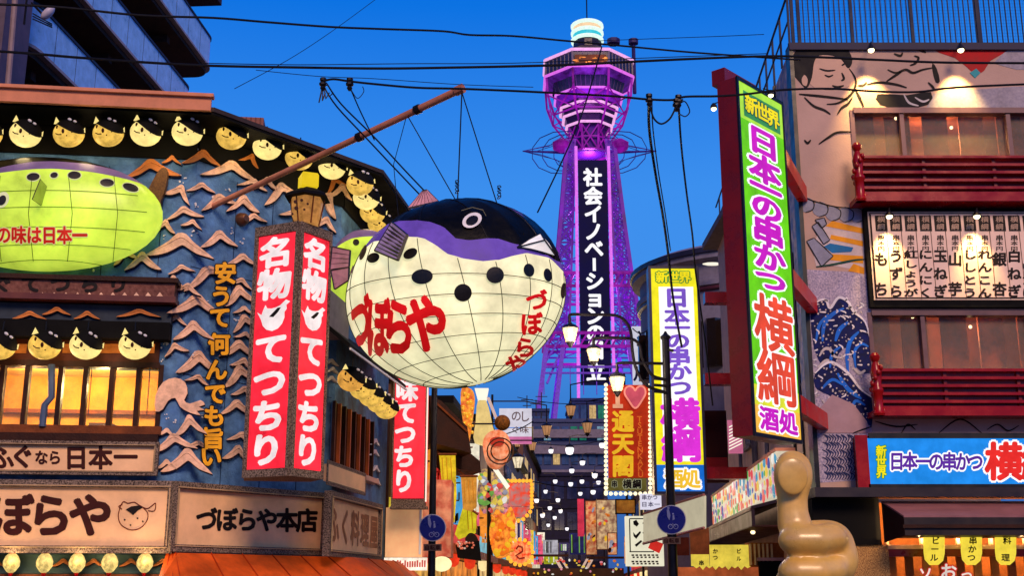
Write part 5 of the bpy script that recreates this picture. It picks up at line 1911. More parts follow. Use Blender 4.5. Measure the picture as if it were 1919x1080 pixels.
# top lantern
frust('lantern_glow_upper', 40, MPP * 27, 52, MPP * 27.5, lit('cap_peach', (250, 214, 170), 1.0), n=20)
frust('lantern_glow_lower', 52.3, MPP * 27.5, 65, MPP * 27.5, lit('cap_cyan', (60, 205, 225), .95), n=20)
for y in (38.5, 52, 66):
    oring('lantern_ring', y, MPP * 28, .38, lit('ring_white', (226, 255, 240), 1.1), n=20)
frust('neck', 67, MPP * 27, 84, MPP * 28, mat('neck_dark', (30, 20, 50), .4), n=12)
frust('deck_roof', 84, MPP * 36, 92, RR * .98, mat('roof_maroon', (60, 20, 50), .5))
MB().tube([(AX, YT, zt_(40)), (AX, YT, zt_(-14))], .12, 5).build('mast', BLACK, TW)
oring('neon_ring', 92, RR, .28, NEONW)
frust('upper_deck_glass', 93, RR * .98, 121, RR * .98, GLS)
# mullions on the deck
k = MB()
z1d, z0d = at(1104, 93, YT - RR * .92).z, at(1104, 121, YT - RR * .92).z
o8 = octo(RR * .985)
for i in range(8):
    (x0, y0), (x1, y1) = o8[i], o8[(i + 1) % 8]
    for j in range(7):
        t = j / 7
        x, y = AX + x0 + (x1 - x0) * t, YT + y0 + (y1 - y0) * t
        k.tube([(x, y, z0d), (x, y, z1d)], .10 if j else .2, 4)
k.build('deck_mullion', mat('mullion_grey', (60, 44, 90), .4), TW, kind='stuff')
k = MB()
zl = z0d + (z1d - z0d) * .35
random.seed(5)
for i in range(16):
    x = AX + random.uniform(-2.7, 2.7)
    k.ell(Ell((x, YT - RR * .925, zl + random.uniform(-.7, .5)), (random.uniform(.15, .7), .1, .12)), 6, 4)
k.build('deck_lights', lit('deck_warm', (255, 150, 70), 1.4, var=.6, vs_=1), TW, kind='stuff')
MB().box(AX - 2.7, YT - RR * .93, zl - .9, AX + 2.7, YT - RR * .918, zl + .9).build('deck_warm_window', lit('deck_orange', (120, 50, 30), .8, var=.6, vs_=.8), TW)
oring('neon_ring', 123, RR, .26, lit('neon_magenta', (230, 110, 235), 1.0))
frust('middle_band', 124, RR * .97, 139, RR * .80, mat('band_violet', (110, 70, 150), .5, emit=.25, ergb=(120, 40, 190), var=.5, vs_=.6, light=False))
frust('lower_deck_glass', 139.5, RR * .80, 161, RR * .74, GLS)
k = MB()
za, zb_ = at(1104, 161, YT - RR * .68).z, at(1104, 139.5, YT - RR * .74).z
o1, o2 = octo(RR * .745), octo(RR * .805)
for i in range(8):
    for j in range(6):
        t = j / 6
        p = Vector((AX + o1[i][0] + (o1[(i + 1) % 8][0] - o1[i][0]) * t, YT + o1[i][1] + (o1[(i + 1) % 8][1] - o1[i][1]) * t, za))
        q = Vector((AX + o2[i][0] + (o2[(i + 1) % 8][0] - o2[i][0]) * t, YT + o2[i][1] + (o2[(i + 1) % 8][1] - o2[i][1]) * t, zb_))
        k.tube([p, q], .09, 4)
k.build('deck_mullion', mat('mullion_grey', (0, 0, 0)), TW, kind='stuff')
oring('neon_ring', 163, RR * .76, .22, NEON)
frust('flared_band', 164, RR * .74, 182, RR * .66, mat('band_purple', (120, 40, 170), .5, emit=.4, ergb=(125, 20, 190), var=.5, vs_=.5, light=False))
# outer purple frame struts around the lower deck
k = MB()
ou, lo_ = octo(RR * .97), octo(RR * .80)
zu, zl2 = at(1104, 124, YT - RR * .9).z, at(1104, 200, YT - RR * .74).z
zm = (zu + zl2) / 2
for i in range(8):
    a = Vector((AX + ou[i][0], YT + ou[i][1], zu))
    b = Vector((AX + ou[i][0] * .97, YT + ou[i][1] * .97, zm))
    c = Vector((AX + lo_[i][0], YT + lo_[i][1], zl2))
    a2 = Vector((AX + ou[(i + 1) % 8][0] * .97, YT + ou[(i + 1) % 8][1] * .97, zm))
    c2 = Vector((AX + lo_[(i + 1) % 8][0], YT + lo_[(i + 1) % 8][1], zl2))
    k.tube([a, b], .26, 4).tube([b, c], .26, 4).tube([b, c2], .14, 4).tube([a2, c], .14, 4).tube([c, c2], .16, 4)
    k.tube([c, Vector((AX + lo_[i][0] * .62, YT + lo_[i][1] * .62, zl2 - 3.5))], .2, 4)
k.build('deck_frame', MAGL, TW)
prev = (182, .66)
for y, r in ((189, .635), (207, .575), (226, .51)):
    frust('tier', prev[0] + 1.5, RR * (prev[1] - .03), y, RR * (r - .02), DECK)
    oring('neon_ring', y + 1, RR * r, .25, NEONW)
    prev = (y + 1, r)
# lattice cone below the tiers
k = MB()
zA, zB = at(1104, 229, YT - 4).z, at(1104, 276, YT - 3.6).z
oa, ob = octo(RR * .46), octo(RR * .42)
for i in range(8):
    a = [Vector((AX + p[0], YT + p[1], zA)) for p in (oa[i], oa[(i + 1) % 8])]
    b = [Vector((AX + p[0], YT + p[1], zB)) for p in (ob[i], ob[(i + 1) % 8])]
    k.tube([a[0], b[0]], .22, 4).tube([a[0], b[1]], .14, 4).tube([a[1], b[0]], .14, 4).tube([a[0].lerp(b[0], .5), a[1].lerp(b[1], .5)], .14, 4).tube([b[0], b[1]], .2, 4)
    k.tube([a[0].lerp(b[0], .5), a[0].lerp(a[1], .5)], .12, 4).tube([a[0].lerp(b[0], .5), b[0].lerp(b[1], .5)], .12, 4)
k.build('cone_lattice', MAGL, TW)
k = MB().lathe([(RR * .36, zB), (RR * .40, zA)], (AX, YT, 0), 8)
k.build('cone_core', mat('core_violet', (60, 30, 100), .6, emit=.1, ergb=(60, 20, 120), light=False), TW)

# shaft: four legs of lattice
prof = [(276, 46), (340, 52), (440, 62), (540, 73), (660, 90), (760, 104), (1000, 138)]


def half(py):
    for (a, b), (c, d) in zip(prof, prof[1:]):
        if a <= py <= c:
            return (b + (d - b) * (py - a) / (c - a)) * MPP * .93
    return prof[-1][1] * MPP


levels = [276, 298, 322, 348, 376, 406, 438, 472, 508, 542, 580, 618, 655]
leg = MB()
lat = MB()
for sx in (-1, 1):
    for sy in (-1, 1):
        P = [Vector((AX + sx * half(y), YT + sy * half(y), zt_(y))) for y in levels]
        leg.tube(P, .42, 4)
        inn = [Vector((AX + sx * half(y) * (.66 - .10 * (y - 276) / 380), YT + sy * half(y), zt_(y))) for y in levels]
        leg.tube(inn, .26, 4)
        inn2 = [Vector((AX + sx * half(y), YT + sy * half(y) * .62, zt_(y))) for y in levels]
        leg.tube(inn2, .22, 4)
        for i in range(len(levels) - 1):
            for q in (inn, inn2):
                lat.tube([P[i], q[i + 1]], .19, 4).tube([q[i], P[i + 1]], .19, 4).tube([P[i + 1], q[i + 1]], .2, 4)
                m0, m1 = P[i].lerp(P[i + 1], .5), q[i].lerp(q[i + 1], .5)
                lat.tube([m0, m1], .15, 4).tube([m0, q[i]], .13, 4).tube([m1, P[i + 1]], .13, 4).tube([m0, q[i + 1]], .11, 4).tube([m1, P[i]], .11, 4)
leg.build('shaft_leg', LAT, TW)
lat.build('shaft_lattice', LATD, TW, kind='stuff')
k = MB()
for i in range(len(levels) - 1):
    for sy in (-1, 1):
        a, b = half(levels[i]), half(levels[i + 1])
        z0, z1 = zt_(levels[i]), zt_(levels[i + 1])
        if sy == 1:
            k.tube([(AX - a * .6, YT + a, z0), (AX + b * .6, YT + b, z1)], .12, 4).tube([(AX + a * .6, YT + a, z0), (AX - b * .6, YT + b, z1)], .12, 4)
        for sx in (-1, 1):
            k.tube([(AX + sx * a, YT - a * .6, z0), (AX + sx * b, YT + b * .6, z1)], .12, 4)
            k.tube([(AX + sx * a, YT + a * .6, z0), (AX + sx * b, YT - b * .6, z1)], .12, 4)
        k.tube([(AX - b, YT + sy * b, z1), (AX + b, YT + sy * b, z1)], .13, 4)
k.build('rear_lattice', LATD, TW, kind='stuff')
for y in (542, 655):
    h = half(y)
    z = zt_(y)
    k = MB()
    for zz in (z - 1.1, z + 1.1):
        for a, b in (((-h, -h), (h, -h)), ((h, -h), (h, h)), ((h, h), (-h, h)), ((-h, h), (-h, -h))):
            k.tube([(AX + a[0] * 1.04, YT + a[1] * 1.04, zz), (AX + b[0] * 1.04, YT + b[1] * 1.04, zz)], .32, 4)
    for i in range(12):
        t0, t1 = -h + 2 * h * i / 12, -h + 2 * h * (i + 1) / 12
        k.tube([(AX + t0, YT - h * 1.04, z - 1.1), (AX + t1, YT - h * 1.04, z + 1.1)], .2, 4)
    k.build('platform', MAGL, TW)
# base arches
k = MB()
for sx in (-1, 1):
    for sy in (-1, 1):
        for ins in (1.0, .72):
            k.tube([Vector((AX + sx * half(y) * (ins if ins == 1 else .66 + .02 * j), YT + sy * half(y), zt_(y))) for j, y in enumerate((655, 700, 760, 860, 960))], .5, 4)
    P = [(AX + sx * half(655) * .55, YT - half(655), zt_(660)), (AX + sx * half(655) * .8, YT - half(655), zt_(690)), (AX + sx * half(700) * .95, YT - half(700), zt_(735))]
    k.tube(P, .25, 4)
    k.tube([(AX + sx * half(700) * .7, YT - half(700), zt_(655)), (AX + sx * half(700), YT - half(700), zt_(700))], .2, 4)
h7 = half(705)
k.tube([(AX - h7, YT - h7, zt_(705)), (AX + h7, YT - h7, zt_(705))], .25, 4).tube([(AX - h7, YT - h7, zt_(716)), (AX + h7, YT - h7, zt_(716))], .2, 4)
for i in range(9):
    a = -h7 + i * h7 * .25
    k.tube([(AX + a, YT - h7, zt_(705)), (AX + a, YT - h7, zt_(755))], .1, 4)
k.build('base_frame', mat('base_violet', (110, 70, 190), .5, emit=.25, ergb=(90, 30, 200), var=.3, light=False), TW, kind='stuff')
# banner, its neon edges and lettering
hb = MPP * 26
yb = YT - half(540) - 1.3
zb0, zb1 = at(1110, 722, yb).z, at(1106, 300, yb).z
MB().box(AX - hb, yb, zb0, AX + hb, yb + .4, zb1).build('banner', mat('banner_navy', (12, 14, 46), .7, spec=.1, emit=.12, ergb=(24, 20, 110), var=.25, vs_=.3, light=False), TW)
for s2 in (-1, 1):
    MB().tube([(AX + s2 * hb * 1.18, yb - .1, zb0 - 3.2), (AX + s2 * hb * 1.12, yb - .1, zb1 + 2.4)], .26, 5).build('neon_line', NEON, TW)
FT = Fr((AX, yb, 0), (1, 0, 0))
WT = lit('letter_white', (250, 250, 255), 1.0, var=.02)
it = []
for c, y in zip('社会イノベーションの日立', (332, 367, 401, 434, 466, 0, 527, 559, 592, 624, 656, 697)):
    if c == 'ー':
        continue
    x0 = FT.px(1107, y, .02)
    it.append((c, AX - FT.O.x, -x0.z, MPP * 34, MPP * 35))
letters(it, St(FT), .05, WT, TW, off=.06)
za, zb_ = FT.px(1110, 508, 0).z, FT.px(1110, 484, 0).z
MB().box(AX - .25, yb - .06, za, AX + .25, yb - .001, zb_).build('lettering_dash', WT, TW)
# side booms with stay wires
k = MB()
zt0 = at(1104, 287, YT).z
for s2 in (-1, 1):
    tip = Vector((AX + s2 * MPP * 124, YT - 1, zt0))
    k.tube([(AX + s2 * 3, YT - 1, zt0 - .3), tip], [.32, .12], 5)
    for t, dz in ((.35, 3.2), (.6, 2.3), (.8, 1.2), (.5, -2.6), (.72, -1.6)):
        q = Vector((AX + s2 * MPP * 124 * t, YT - 1 + (3 if dz > 0 else -2), zt0 + dz * .9))
        k.tube([tip, q, (AX + s2 * 3.4, YT - 1, zt0 + dz * 1.6)], .07, 4)
    for rr_ in (6.2, 8.2, 10):
        k.tube([(AX + s2 * rr_ * math.cos(R(t)), YT - rr_ * math.sin(R(t)) * .9, zt0 + 1.2 * math.sin(R(t * 2))) for t in range(-70, 71, 20)], .08, 4)
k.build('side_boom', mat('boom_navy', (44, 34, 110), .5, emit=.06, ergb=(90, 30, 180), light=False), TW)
k = MB()
for s2 in (-1, 1):
    k.lathe([(.3, -1.2), (1.5, -.5), (1.6, .5), (.6, 1.2)], (AX + s2 * 5.0, YT - 3.5, zt0), 8)
k.build('glow_bracket', MAGL, TW)
MB().tube([(AX + MPP * 88, YT, zt_(175)), (AX + MPP * 88, YT, zt_(76))], .35, 5).build('lightning_rod', mat('rod_violet', (50, 40, 100), .5), TW)
MB().lathe([(.3, zt_(84)), (1.2, zt_(82)), (1.2, zt_(74)), (.3, zt_(72))], (AX + MPP * 50, YT, 0), 8).build('antenna_drum', mat('rod_violet', (0, 0, 0)), TW)
MB().lathe([(.3, zt_(84)), (.9, zt_(82)), (.9, zt_(74)), (.3, zt_(72))], (AX + MPP * 88, YT, 0), 8).build('antenna_drum', mat('rod_violet', (0, 0, 0)), TW)
for y, pw in ((300, 3000), (420, 4000), (540, 5000), (655, 6000), (215, 3000)):
    point_light('flood_light', (AX, YT - (12 if y == 215 else 0), zt_(y)), pw, (.75, .12, 1.0), 1.0, TW)

# ================================================================== FAR BUILDINGS AT THE END OF THE STREET
random.seed(11)


def office(name, label, px0, px1, pyt, Y, m, floors, bays, glassm, depth=14, z0=0, lights=()):
    a, b = at(px0, 900, Y).x, at(px1, 900, Y).x
    zt2 = at((px0 + px1) / 2, pyt, Y).z
    B = thing(name, label, 'building', ((a + b) / 2, Y, 0))
    MB().box(a, Y, z0, b, Y + depth, zt2).build('wall', m, B)
    MB().box(a - .1, Y - .15, zt2, b + .1, Y + depth + .1, zt2 + .35).build('parapet', m, B)
    fh = (zt2 - 3.2) / floors
    bw = (b - a) / bays
    for i in range(floors):
        z = 3.2 + i * fh
        MB().box(a - .05, Y - .12, z - .15, b + .05, Y - .001, z + .12).build('floor_band', m, B)
        for j in range(bays):
            x = a + j * bw
            mm = glassm if random.random() > .22 else random.choice([lit('win_warm', (250, 210, 140), .6, var=.3), lit('win_cool', (150, 200, 225), .5, var=.3), lit('win_green', (40, 150, 120), .5, var=.3)])
            o = MB().box(x + bw * .12, Y - .08, z + fh * .25, x + bw * .88, Y - .002, z + fh * .82).build('window', mm, B)
            MB().box(x + bw * .49, Y - .1, z + fh * .25, x + bw * .51, Y - .081, z + fh * .82).build('sash_bar', m, o)
    return B, zt2


FARM = mat('far_wall_blue', (66, 74, 112), .7, var=.2, vs_=.3)
FARG = mat('far_glass', (60, 84, 130), .15, var=.4, vs_=.5)
B1, zB1 = office('end_building', 'blue-grey building with rows of windows closing the street below the tower', 985, 1136, 792, 120, FARM, 6, 9, FARG)
a, b = at(1000, 900, 119.9).x, at(1136, 900, 119.9).x
for y in (812, 842, 888):
    z = at(1060, y, 119.7).z
    MB().box(a, 119.5, z - .5, b, 119.85, z + .35).build('balcony_band', mat('far_band', (120, 112, 128), .7), B1)
B2, _ = office('end_building', 'slim dark blue building standing just right of the white signboard below the tower', 1072, 1138, 752, 150, mat('far_wall_navy', (44, 54, 110), .7, var=.3), 7, 4, FARG)
B3, _ = office('end_building', 'low building with antennas at the left foot of the tower', 985, 1030, 772, 140, mat('far_wall_slate', (50, 60, 100), .7, var=.3), 6, 3, FARG)
for x, y in ((988, 742), (1005, 750), (1015, 736)):
    p = at(x, y, 140)
    k = MB().tube([(p.x, p.y, p.z - 6), p], .08, 4).tube([p + Vector((-.7, 0, -.5)), p + Vector((.7, 0, -.5))], .06, 4).tube([p + Vector((-.5, 0, -1.2)), p + Vector((.5, 0, -1.2))], .06, 4)
    k.build('roof_antenna', BLACK, B3)

B4, _ = office('arcade_building', 'low dark navy arcade front filling the street end behind the lowest lanterns', 988, 1132, 893, 112, mat('arcade_navy', (26, 24, 56), .7, var=.4), 3, 6, mat('arcade_glass', (30, 34, 80), .2, var=.5, vs_=.5))
# street row buildings, left and right
DK = [mat('row_wall_%d' % i, c, .7, var=.3, vs_=.6, bump=.2) for i, c in enumerate([(96, 66, 58), (70, 60, 84), (128, 96, 84), (60, 66, 96)])]
SGN = [lit('row_sign_%d' % i, c, .85, var=.5, vs_=2.5) for i, c in enumerate([(250, 170, 60), (230, 60, 60), (250, 236, 200), (240, 120, 150), (120, 200, 220), (250, 220, 70)])]


SGL = [lit('street_sign_%d' % i, c, .9, var=.35, vs_=2) for i, c in enumerate([(250, 214, 70), (238, 60, 50), (250, 244, 220), (250, 150, 50), (240, 90, 130), (70, 160, 220), (250, 190, 110)])]


def row(side, Y0, Y1, h, m, label, n=0):
    x0 = (-2.9 + .0626 * (Y0 - 27)) if side < 0 else (XR + .0626 * (Y0 - 22))
    x1 = x0 + .0626 * (Y1 - Y0)
    B = thing('street_shop_house', label, 'building', (x0, Y0, 0))
    k = MB()
    xo = side * 9
    k.hexa([(x0, Y0, 0), (x0 + xo, Y0, 0), (x1 + xo, Y1, 0), (x1, Y1, 0), (x0, Y0, h), (x0 + xo, Y0, h), (x1 + xo, Y1, h), (x1, Y1, h)])
    k.build('wall', m, B)
    u = Vector((x1 - x0, Y1 - Y0, 0)).normalized()
    f = Fr((x0, Y0, 0), u) if side < 0 else Fr((x1, Y1, 0), -u)
    L = (Vector((x1, Y1, 0)) - Vector((x0, Y0, 0))).length
    MB().fb(f, -.1, h, L + .1, h + .25, -1, .35).build('eave', BLACKM, B)
    MB().fb(f, .0, 2.6, L, 2.85, .0, .9).build('shop_awning', random.choice([ORG, DKRED, BROWNWOOD]), B)
    MB().fb(f, .1, 2.9, L - .1, 3.7, .0, .15).build('shop_fascia', random.choice(SGN), B)
    fl = int((h - 4) / 2.6)
    for i in range(max(1, fl)):
        for j in range(int(L / 2.2)):
            a = .4 + j * 2.2
            MB().fb(f, a, 4.4 + i * 2.6, a + 1.4, 5.8 + i * 2.6, .0, .05).build('window', random.choice([FARG, GLASSD, lit('win_warm', (0, 0, 0))]), B)
    # lit shop front and signs sticking out over the street
    MB().fb(f, .3, .4, L - .3, 2.55, .0, .06).build('shop_front', lit('front_warm_%d' % (n % 3), [(255, 190, 90), (255, 150, 60), (255, 214, 140)][n % 3], .9, var=.6, vs_=1.2), B)
    rs = random.Random(int(Y0))
    for j in range(int(L / 2.6)):
        a = .8 + j * 2.6 + rs.uniform(-.4, .4)
        z = rs.uniform(3.2, 4.2)
        hh = rs.uniform(1.2, 2.6)
        wd_ = rs.uniform(.5, .85)
        if z + hh > h:
            hh = h - z
        p = f.w(a, z, .08)
        sx_ = 1 if side < 0 else -1
        x_a, x_b = sorted((p.x, p.x + sx_ * wd_))
        sgm = SGL[rs.randrange(len(SGL))]
        sg = MB().box(x_a, p.y, z, x_b, p.y + .14, z + hh).build('projecting_sign', sgm, B)
        mk = MB()
        nn = max(2, int(hh / .45))
        for t in range(nn):
            zc_ = z + hh * (t + .5) / nn
            cxm = (x_a + x_b) / 2
            for _ in range(4):
                xx, zz2 = cxm + rs.uniform(-.16, .12) * wd_ / .6, zc_ + rs.uniform(-.13, .1)
                if rs.random() < .5:
                    mk.box(xx - .13, p.y - .02, zz2, xx + .13, p.y - .002, zz2 + .045)
                else:
                    mk.box(xx, p.y - .025, zz2 - .12, xx + .045, p.y - .003, zz2 + .12)
        mk.build('sign_mark', rs.choice([INK, WHITEP, REDLAC]), sg, kind='stuff')
        if j % 2 == 0:
            q = f.w(a + 1.2, 2.5, .7)
            MB().lathe([(.06, -.26), (.17, -.18), (.2, 0), (.17, .18), (.06, .26)], q, 8).build('paper_lantern', rs.choice([lit('paper_red', (240, 60, 30), 1.0, var=.3), lit('paper_cream', (255, 226, 160), 1.2, var=.2)]), B, smooth=True)
    return B, f, L


YL = [27.8, 38, 50, 66, 86, 112]
for i in range(5):
    row(-1, YL[i], YL[i + 1] - .1, [6.4, 7.4, 8.5, 9.5, 12][i], DK[i % 4], 'shop house on the left side of the street, %s beyond the red street sign' % ['first', 'second', 'third', 'fourth', 'fifth'][i], i)
YRr = [50, 60, 74, 92, 116]
for i in range(4):
    row(1, YRr[i], YRr[i + 1] - .1, [9.5, 8.4, 10, 12][i], DK[(i + 1) % 4], 'shop house on the right side of the street, %s beyond the round-cornered building' % ['first', 'second', 'third', 'fourth'][i], i)

# round-cornered building behind the yellow sign
cR = Vector((9.3, 45, 0))
RCB = thing('round_corner_building', 'cylindrical grey building with a curved dark roof edge behind the yellow sign', 'building', cR)
ztR = at(1300, 452, 41).z
prof_ = [(4.3, 0), (4.3, ztR - 1.6), (4.45, ztR - 1.55), (4.45, ztR - 1.35), (4.3, ztR - 1.3), (4.3, ztR - .7), (4.6, ztR - .6), (4.6, ztR - .3), (4.2, ztR)]
MB().lathe(prof_, cR, 48).build('drum_wall', mat('drum_grey', (120, 116, 140), .6, var=.15), RCB, smooth=True)
MB().lathe([(4.62, ztR - .42), (4.68, ztR - .4), (4.68, ztR - .22), (4.62, ztR - .2)], cR, 48).build('roof_edge_upper', mat('edge_navy', (34, 36, 64), .4), RCB, smooth=True)
MB().lathe([(4.32, ztR - 1.75), (4.42, ztR - 1.7), (4.42, ztR - 1.6), (4.32, ztR - 1.58)], cR, 48).build('roof_edge_lower', mat('edge_maroon', (80, 34, 50), .4), RCB, smooth=True)
for i in range(14):
    a = R(190 + i * 10)
    c = cR + Vector((4.31 * math.cos(a), 4.31 * math.sin(a), 0))
    MB().lathe([(.32, 9.2), (.32, 10.9)], c, 6).build('drum_window', GLASSD, RCB)
MB().ell(Ell(at(1335, 495, 40.4), (.35, .1, .06)), 8, 5).build('strip_lamp', WHITELIT, RCB)

# ================================================================== SIGNS IN THE STREET
F40 = Fr((0, 38, 0), (1, 0, 0))


def flat_sign(name, label, Y, x0, y0, x1, y1, m, th=.2, cat='sign', frame=None, fw=0):
    f = Fr((0, Y, 0), (1, 0, 0))
    o = thing(name, label, cat, f.px((x0 + x1) / 2, y1, 0))
    MB().fpx(f, x0, y0, x1, y1, -th, 0).build('panel', m, o)
    if frame:
        for (p, q, r_, s2) in ((x0 - fw, y0 - fw, x1 + fw, y0), (x0 - fw, y1, x1 + fw, y1 + fw), (x0 - fw, y0, x0, y1), (x1, y0, x1 + fw, y1)):
            MB().fpx(f, p, q, r_, s2, -th - .02, .03).build('frame', frame, o)
    return o, f


# I heart sign with bulbs
o, f = flat_sign('heart_sign', 'brown-red sign with I, a pink heart and gold 通天閣, edged with bulbs', 38, 1140, 722, 1218, 896, mat('sign_rust', (190, 52, 20), .5, emit=.35, ergb=(190, 50, 16), var=.2, light=False), .25)
MB().fpx(f, 1140, 897, 1212, 920, -.25, -.0).build('foot_panel', lit('foot_olive', (120, 110, 50), .6, var=.3), o)
GOLD = lit('gold_lit', (246, 190, 40), .9)
letters([('通', 1168, 790, 42, 42), ('天', 1168, 832, 42, 42), ('閣', 1168, 874, 42, 42)], f, .03, GOLD, o, off=.06)
letters(col('TSUTENKAKU', 1199, 786, 1201, 890, 15, 13), f, .03, mat('rust_orange', (220, 110, 40), .5, emit=.5), o, off=.04, name='small_lettering')
letters([('串', 1152, 908, 12, 14), ('横', 1176, 908, 17, 18), ('綱', 1194, 908, 17, 18)], f, .03, INK, o, off=.05, halo=lit('halo_grey', (190, 190, 150), .6), hr=.08, name='small_lettering')
hp = [(1191, 766), (1178, 750), (1171, 738), (1173, 728), (1181, 724), (1188, 728), (1191, 733), (1194, 728), (1201, 724), (1208, 728), (1210, 738), (1204, 750)]
MB().prism([(q.x, q.y) for q in spline(hp, 3, True)], f, .0, .05).build('heart', lit('heart_pink', (226, 90, 110), .8), o)
k = MB().tube([f.px(q.x, q.y, .06) for q in spline(hp, 3, True)] + [f.px(*hp[0], .06)], .03, 5)
k.build('heart_neon', lit('heart_rim', (255, 150, 130), 1.0), o)
MB().fpx(f, 1154, 728, 1162, 762, .0, .05).fpx(f, 1149, 758, 1168, 765, .0, .05).fpx(f, 1149, 724, 1168, 730, .0, .05).build('letter_i', lit('i_peach', (250, 180, 140), .8), o)
bulb = MB().ell(Ell((0, 0, 0), (.065, .065, .065)), 6, 4).mesh('bulb', lit('bulb_cream', (255, 240, 190), 1.6), Vector((0, 0, 0)), 'all')
for i in range(25):
    y = 722 + i * 8.4
    for x in (1136, 1219 if i < 26 else 0):
        inst(bulb, 'bulb', o, f.px(x, y, .05))
for i in range(10):
    inst(bulb, 'bulb', o, f.px(1136 + i * 9.2, 926, .05))

# white double sign behind the yellow one, left
o, f = flat_sign('white_board', 'white lit sign column behind the arched lamp arms left of the yellow sign', 46, 1186, 612, 1222, 724, lit('board_white', (226, 224, 240), .8, var=.12), .2)
letters([('米', 1208, 635, 30, 34), ('川', 1204, 700, 34, 30)], f, .02, mat('ink_slate', (60, 60, 110), .5), o, off=.04)
# white sign left of centre
o, f = flat_sign('white_board', 'white lit signboard with grey characters over the street, left of the hanging lamps', 44, 936, 766, 997, 800, lit('board_white', (0, 0, 0)), .2)
MB().fpx(f, 936, 803, 997, 818, -.2, 0).build('lower_panel', lit('board_white', (0, 0, 0)), o)
MB().fpx(f, 936, 819, 997, 832, -.2, 0).build('pink_strip', lit('strip_pink', (226, 120, 180), .7), o)
letters([('の', 968, 780, 20, 22), ('し', 984, 781, 20, 22), ('ぐ', 966, 806, 18, 14), ('味', 983, 806, 18, 14)], f, .02, mat('ink_grey', (110, 100, 110), .5), o, off=.02)

# marquee with bulbs and the round lit sign
o, f = flat_sign('bulb_marquee', 'shield-shaped marquee of coloured blotches edged with orange bulbs', 40, 948, 905, 994, 950, mat('marquee_print', (150, 120, 130), .5, rgb2=(190, 60, 40), speck=1, ssc=6, emit=.35), .15)
MB().prism([(948, 951), (994, 951), (984, 970), (960, 970)], f, -.15, 0).build('lower_point', mat('marquee_print', (0, 0, 0)), o)
bulbo = MB().ell(Ell((0, 0, 0), (.07, .07, .07)), 6, 4).mesh('bulb', lit('bulb_orange', (255, 170, 50), 1.3), Vector((0, 0, 0)), 'all')
for x, y in [(946 + i * 7, 902) for i in range(8)] + [(945, 909 + i * 7) for i in range(7)] + [(997, 909 + i * 7) for i in range(7)] + [(950, 960), (956, 968), (963, 974), (972, 977), (981, 974), (988, 967), (994, 960)]:
    inst(bulbo, 'bulb', o, f.px(x, y, .04))
MB().fpx(f, 966, 980, 970, 1012, -.1, 0).fpx(f, 975, 980, 979, 1012, -.1, 0).build('stripe', WHITEP, o)
MB().fpx(f, 970.2, 980, 974.8, 1012, -.1, 0).build('stripe', mat('stripe_blue', (40, 40, 110), .5), o)
p = f.px(975, 1036, 0)
o = thing('round_lit_sign', 'round orange lit sign with red swirls hanging below the marquee', 'sign', p - Vector((0, 0, .4)))
MB().prism(ring(975, 1036, 21, 22, 0, 24), f, -.12, 0).build('disc', mat('disc_orange', (240, 170, 110), .5, rgb2=(220, 60, 30), speck=.9, ssc=8, emit=.6), o)
for i in range(16):
    a = 2 * math.pi * i / 16
    inst(bulbo, 'bulb', o, f.px(975 + 24 * math.cos(a), 1036 + 24 * math.sin(a), .03))
MB().tube([f.px(x, y, .02) for x, y in ((968, 1030), (972, 1024), (979, 1026), (980, 1034), (974, 1038), (967, 1042), (974, 1048), (984, 1046))], .03, 5).build('swirl', REDLAC, o)

# golden dragon-like ornaments, ball and shop signs at the left
ORN = mat('ornament_gold', (240, 170, 50), .35, rgb2=(200, 90, 30), speck=1, ssc=7, emit=.45, light=False)
F33 = Fr((0, 31, 0), (1, 0, 0))


def ornament(label, pts, m, Y=31, th=.25, name='shop_ornament', cat='ornament', sub=None):
    f = Fr((0, Y, 0), (1, 0, 0))
    xs = [p[0] for p in pts]
    ys = [p[1] for p in pts]
    o = thing(name, label, cat, f.px((min(xs) + max(xs)) / 2, max(ys), 0))
    q = [(a.x, a.y) for a in spline(pts, 3, True)]
    MB().prism(q, f, -th, 0).build('body', m, o)
    return o, f


random.seed(21)
o, f = ornament('golden scaly ornament hanging directly below the giant puffer fish', [(866, 728), (884, 730), (890, 745), (888, 770), (884, 800), (878, 835), (870, 825), (868, 790), (864, 760)], ORN, 31)
for i in range(26):
    x, y = random.uniform(868, 886), random.uniform(735, 820)
    MB().ell(Ell(f.px(x, y, .02), (.05, .05, .05)), 6, 4).build('scale', mat('scale_gold', (255, 190, 60), .3, metal=.5, emit=.4), o, smooth='all')
o, f = ornament('cream cone lantern with a white cap below the giant puffer fish', [(896, 752), (912, 752), (924, 800), (930, 830), (890, 830), (892, 790)], lit('cone_cream', (250, 220, 140), .8, var=.2), 32, name='cone_lantern', cat='lantern')
MB().prism([(890, 728), (916, 728), (912, 750), (896, 750)], f, -.2, .05).build('cap', WHITELIT, o)
MB().prism([(912, 745), (918, 745), (934, 786), (929, 788)], f, -.05, .05).build('white_strut', WHITEP, o)
p = at(942, 793, 30)
o = thing('ball_sign', 'brown textured ball on a thin horizontal rod left of the white signboard', 'ornament', p)
MB().ell(Ell(p, (.2, .2, .2)), 18, 12).build('ball', mat('ball_brown', (150, 92, 34), .6, rgb2=(90, 60, 24), speck=.8, ssc=20, bump=.5), o, smooth='all')
MB().tube([at(884, 795, 30), at(930, 795, 30)], .022, 5).build('rod', IRON, o)
k = MB()
for i, r1 in enumerate((.34, .24)):
    c = at(938, 846, 31)
    k.tube([c + Vector((r1 * 1.0 * math.cos(t * .35), 0, r1 * math.sin(t * .35))) for t in range(19)], .02, 5)
tag(k.build('ring_ornament', mat('ring_tan', (90, 60, 40), .4)), 'set of round wire rings on the lamp post above the gold shop front', 'ornament')
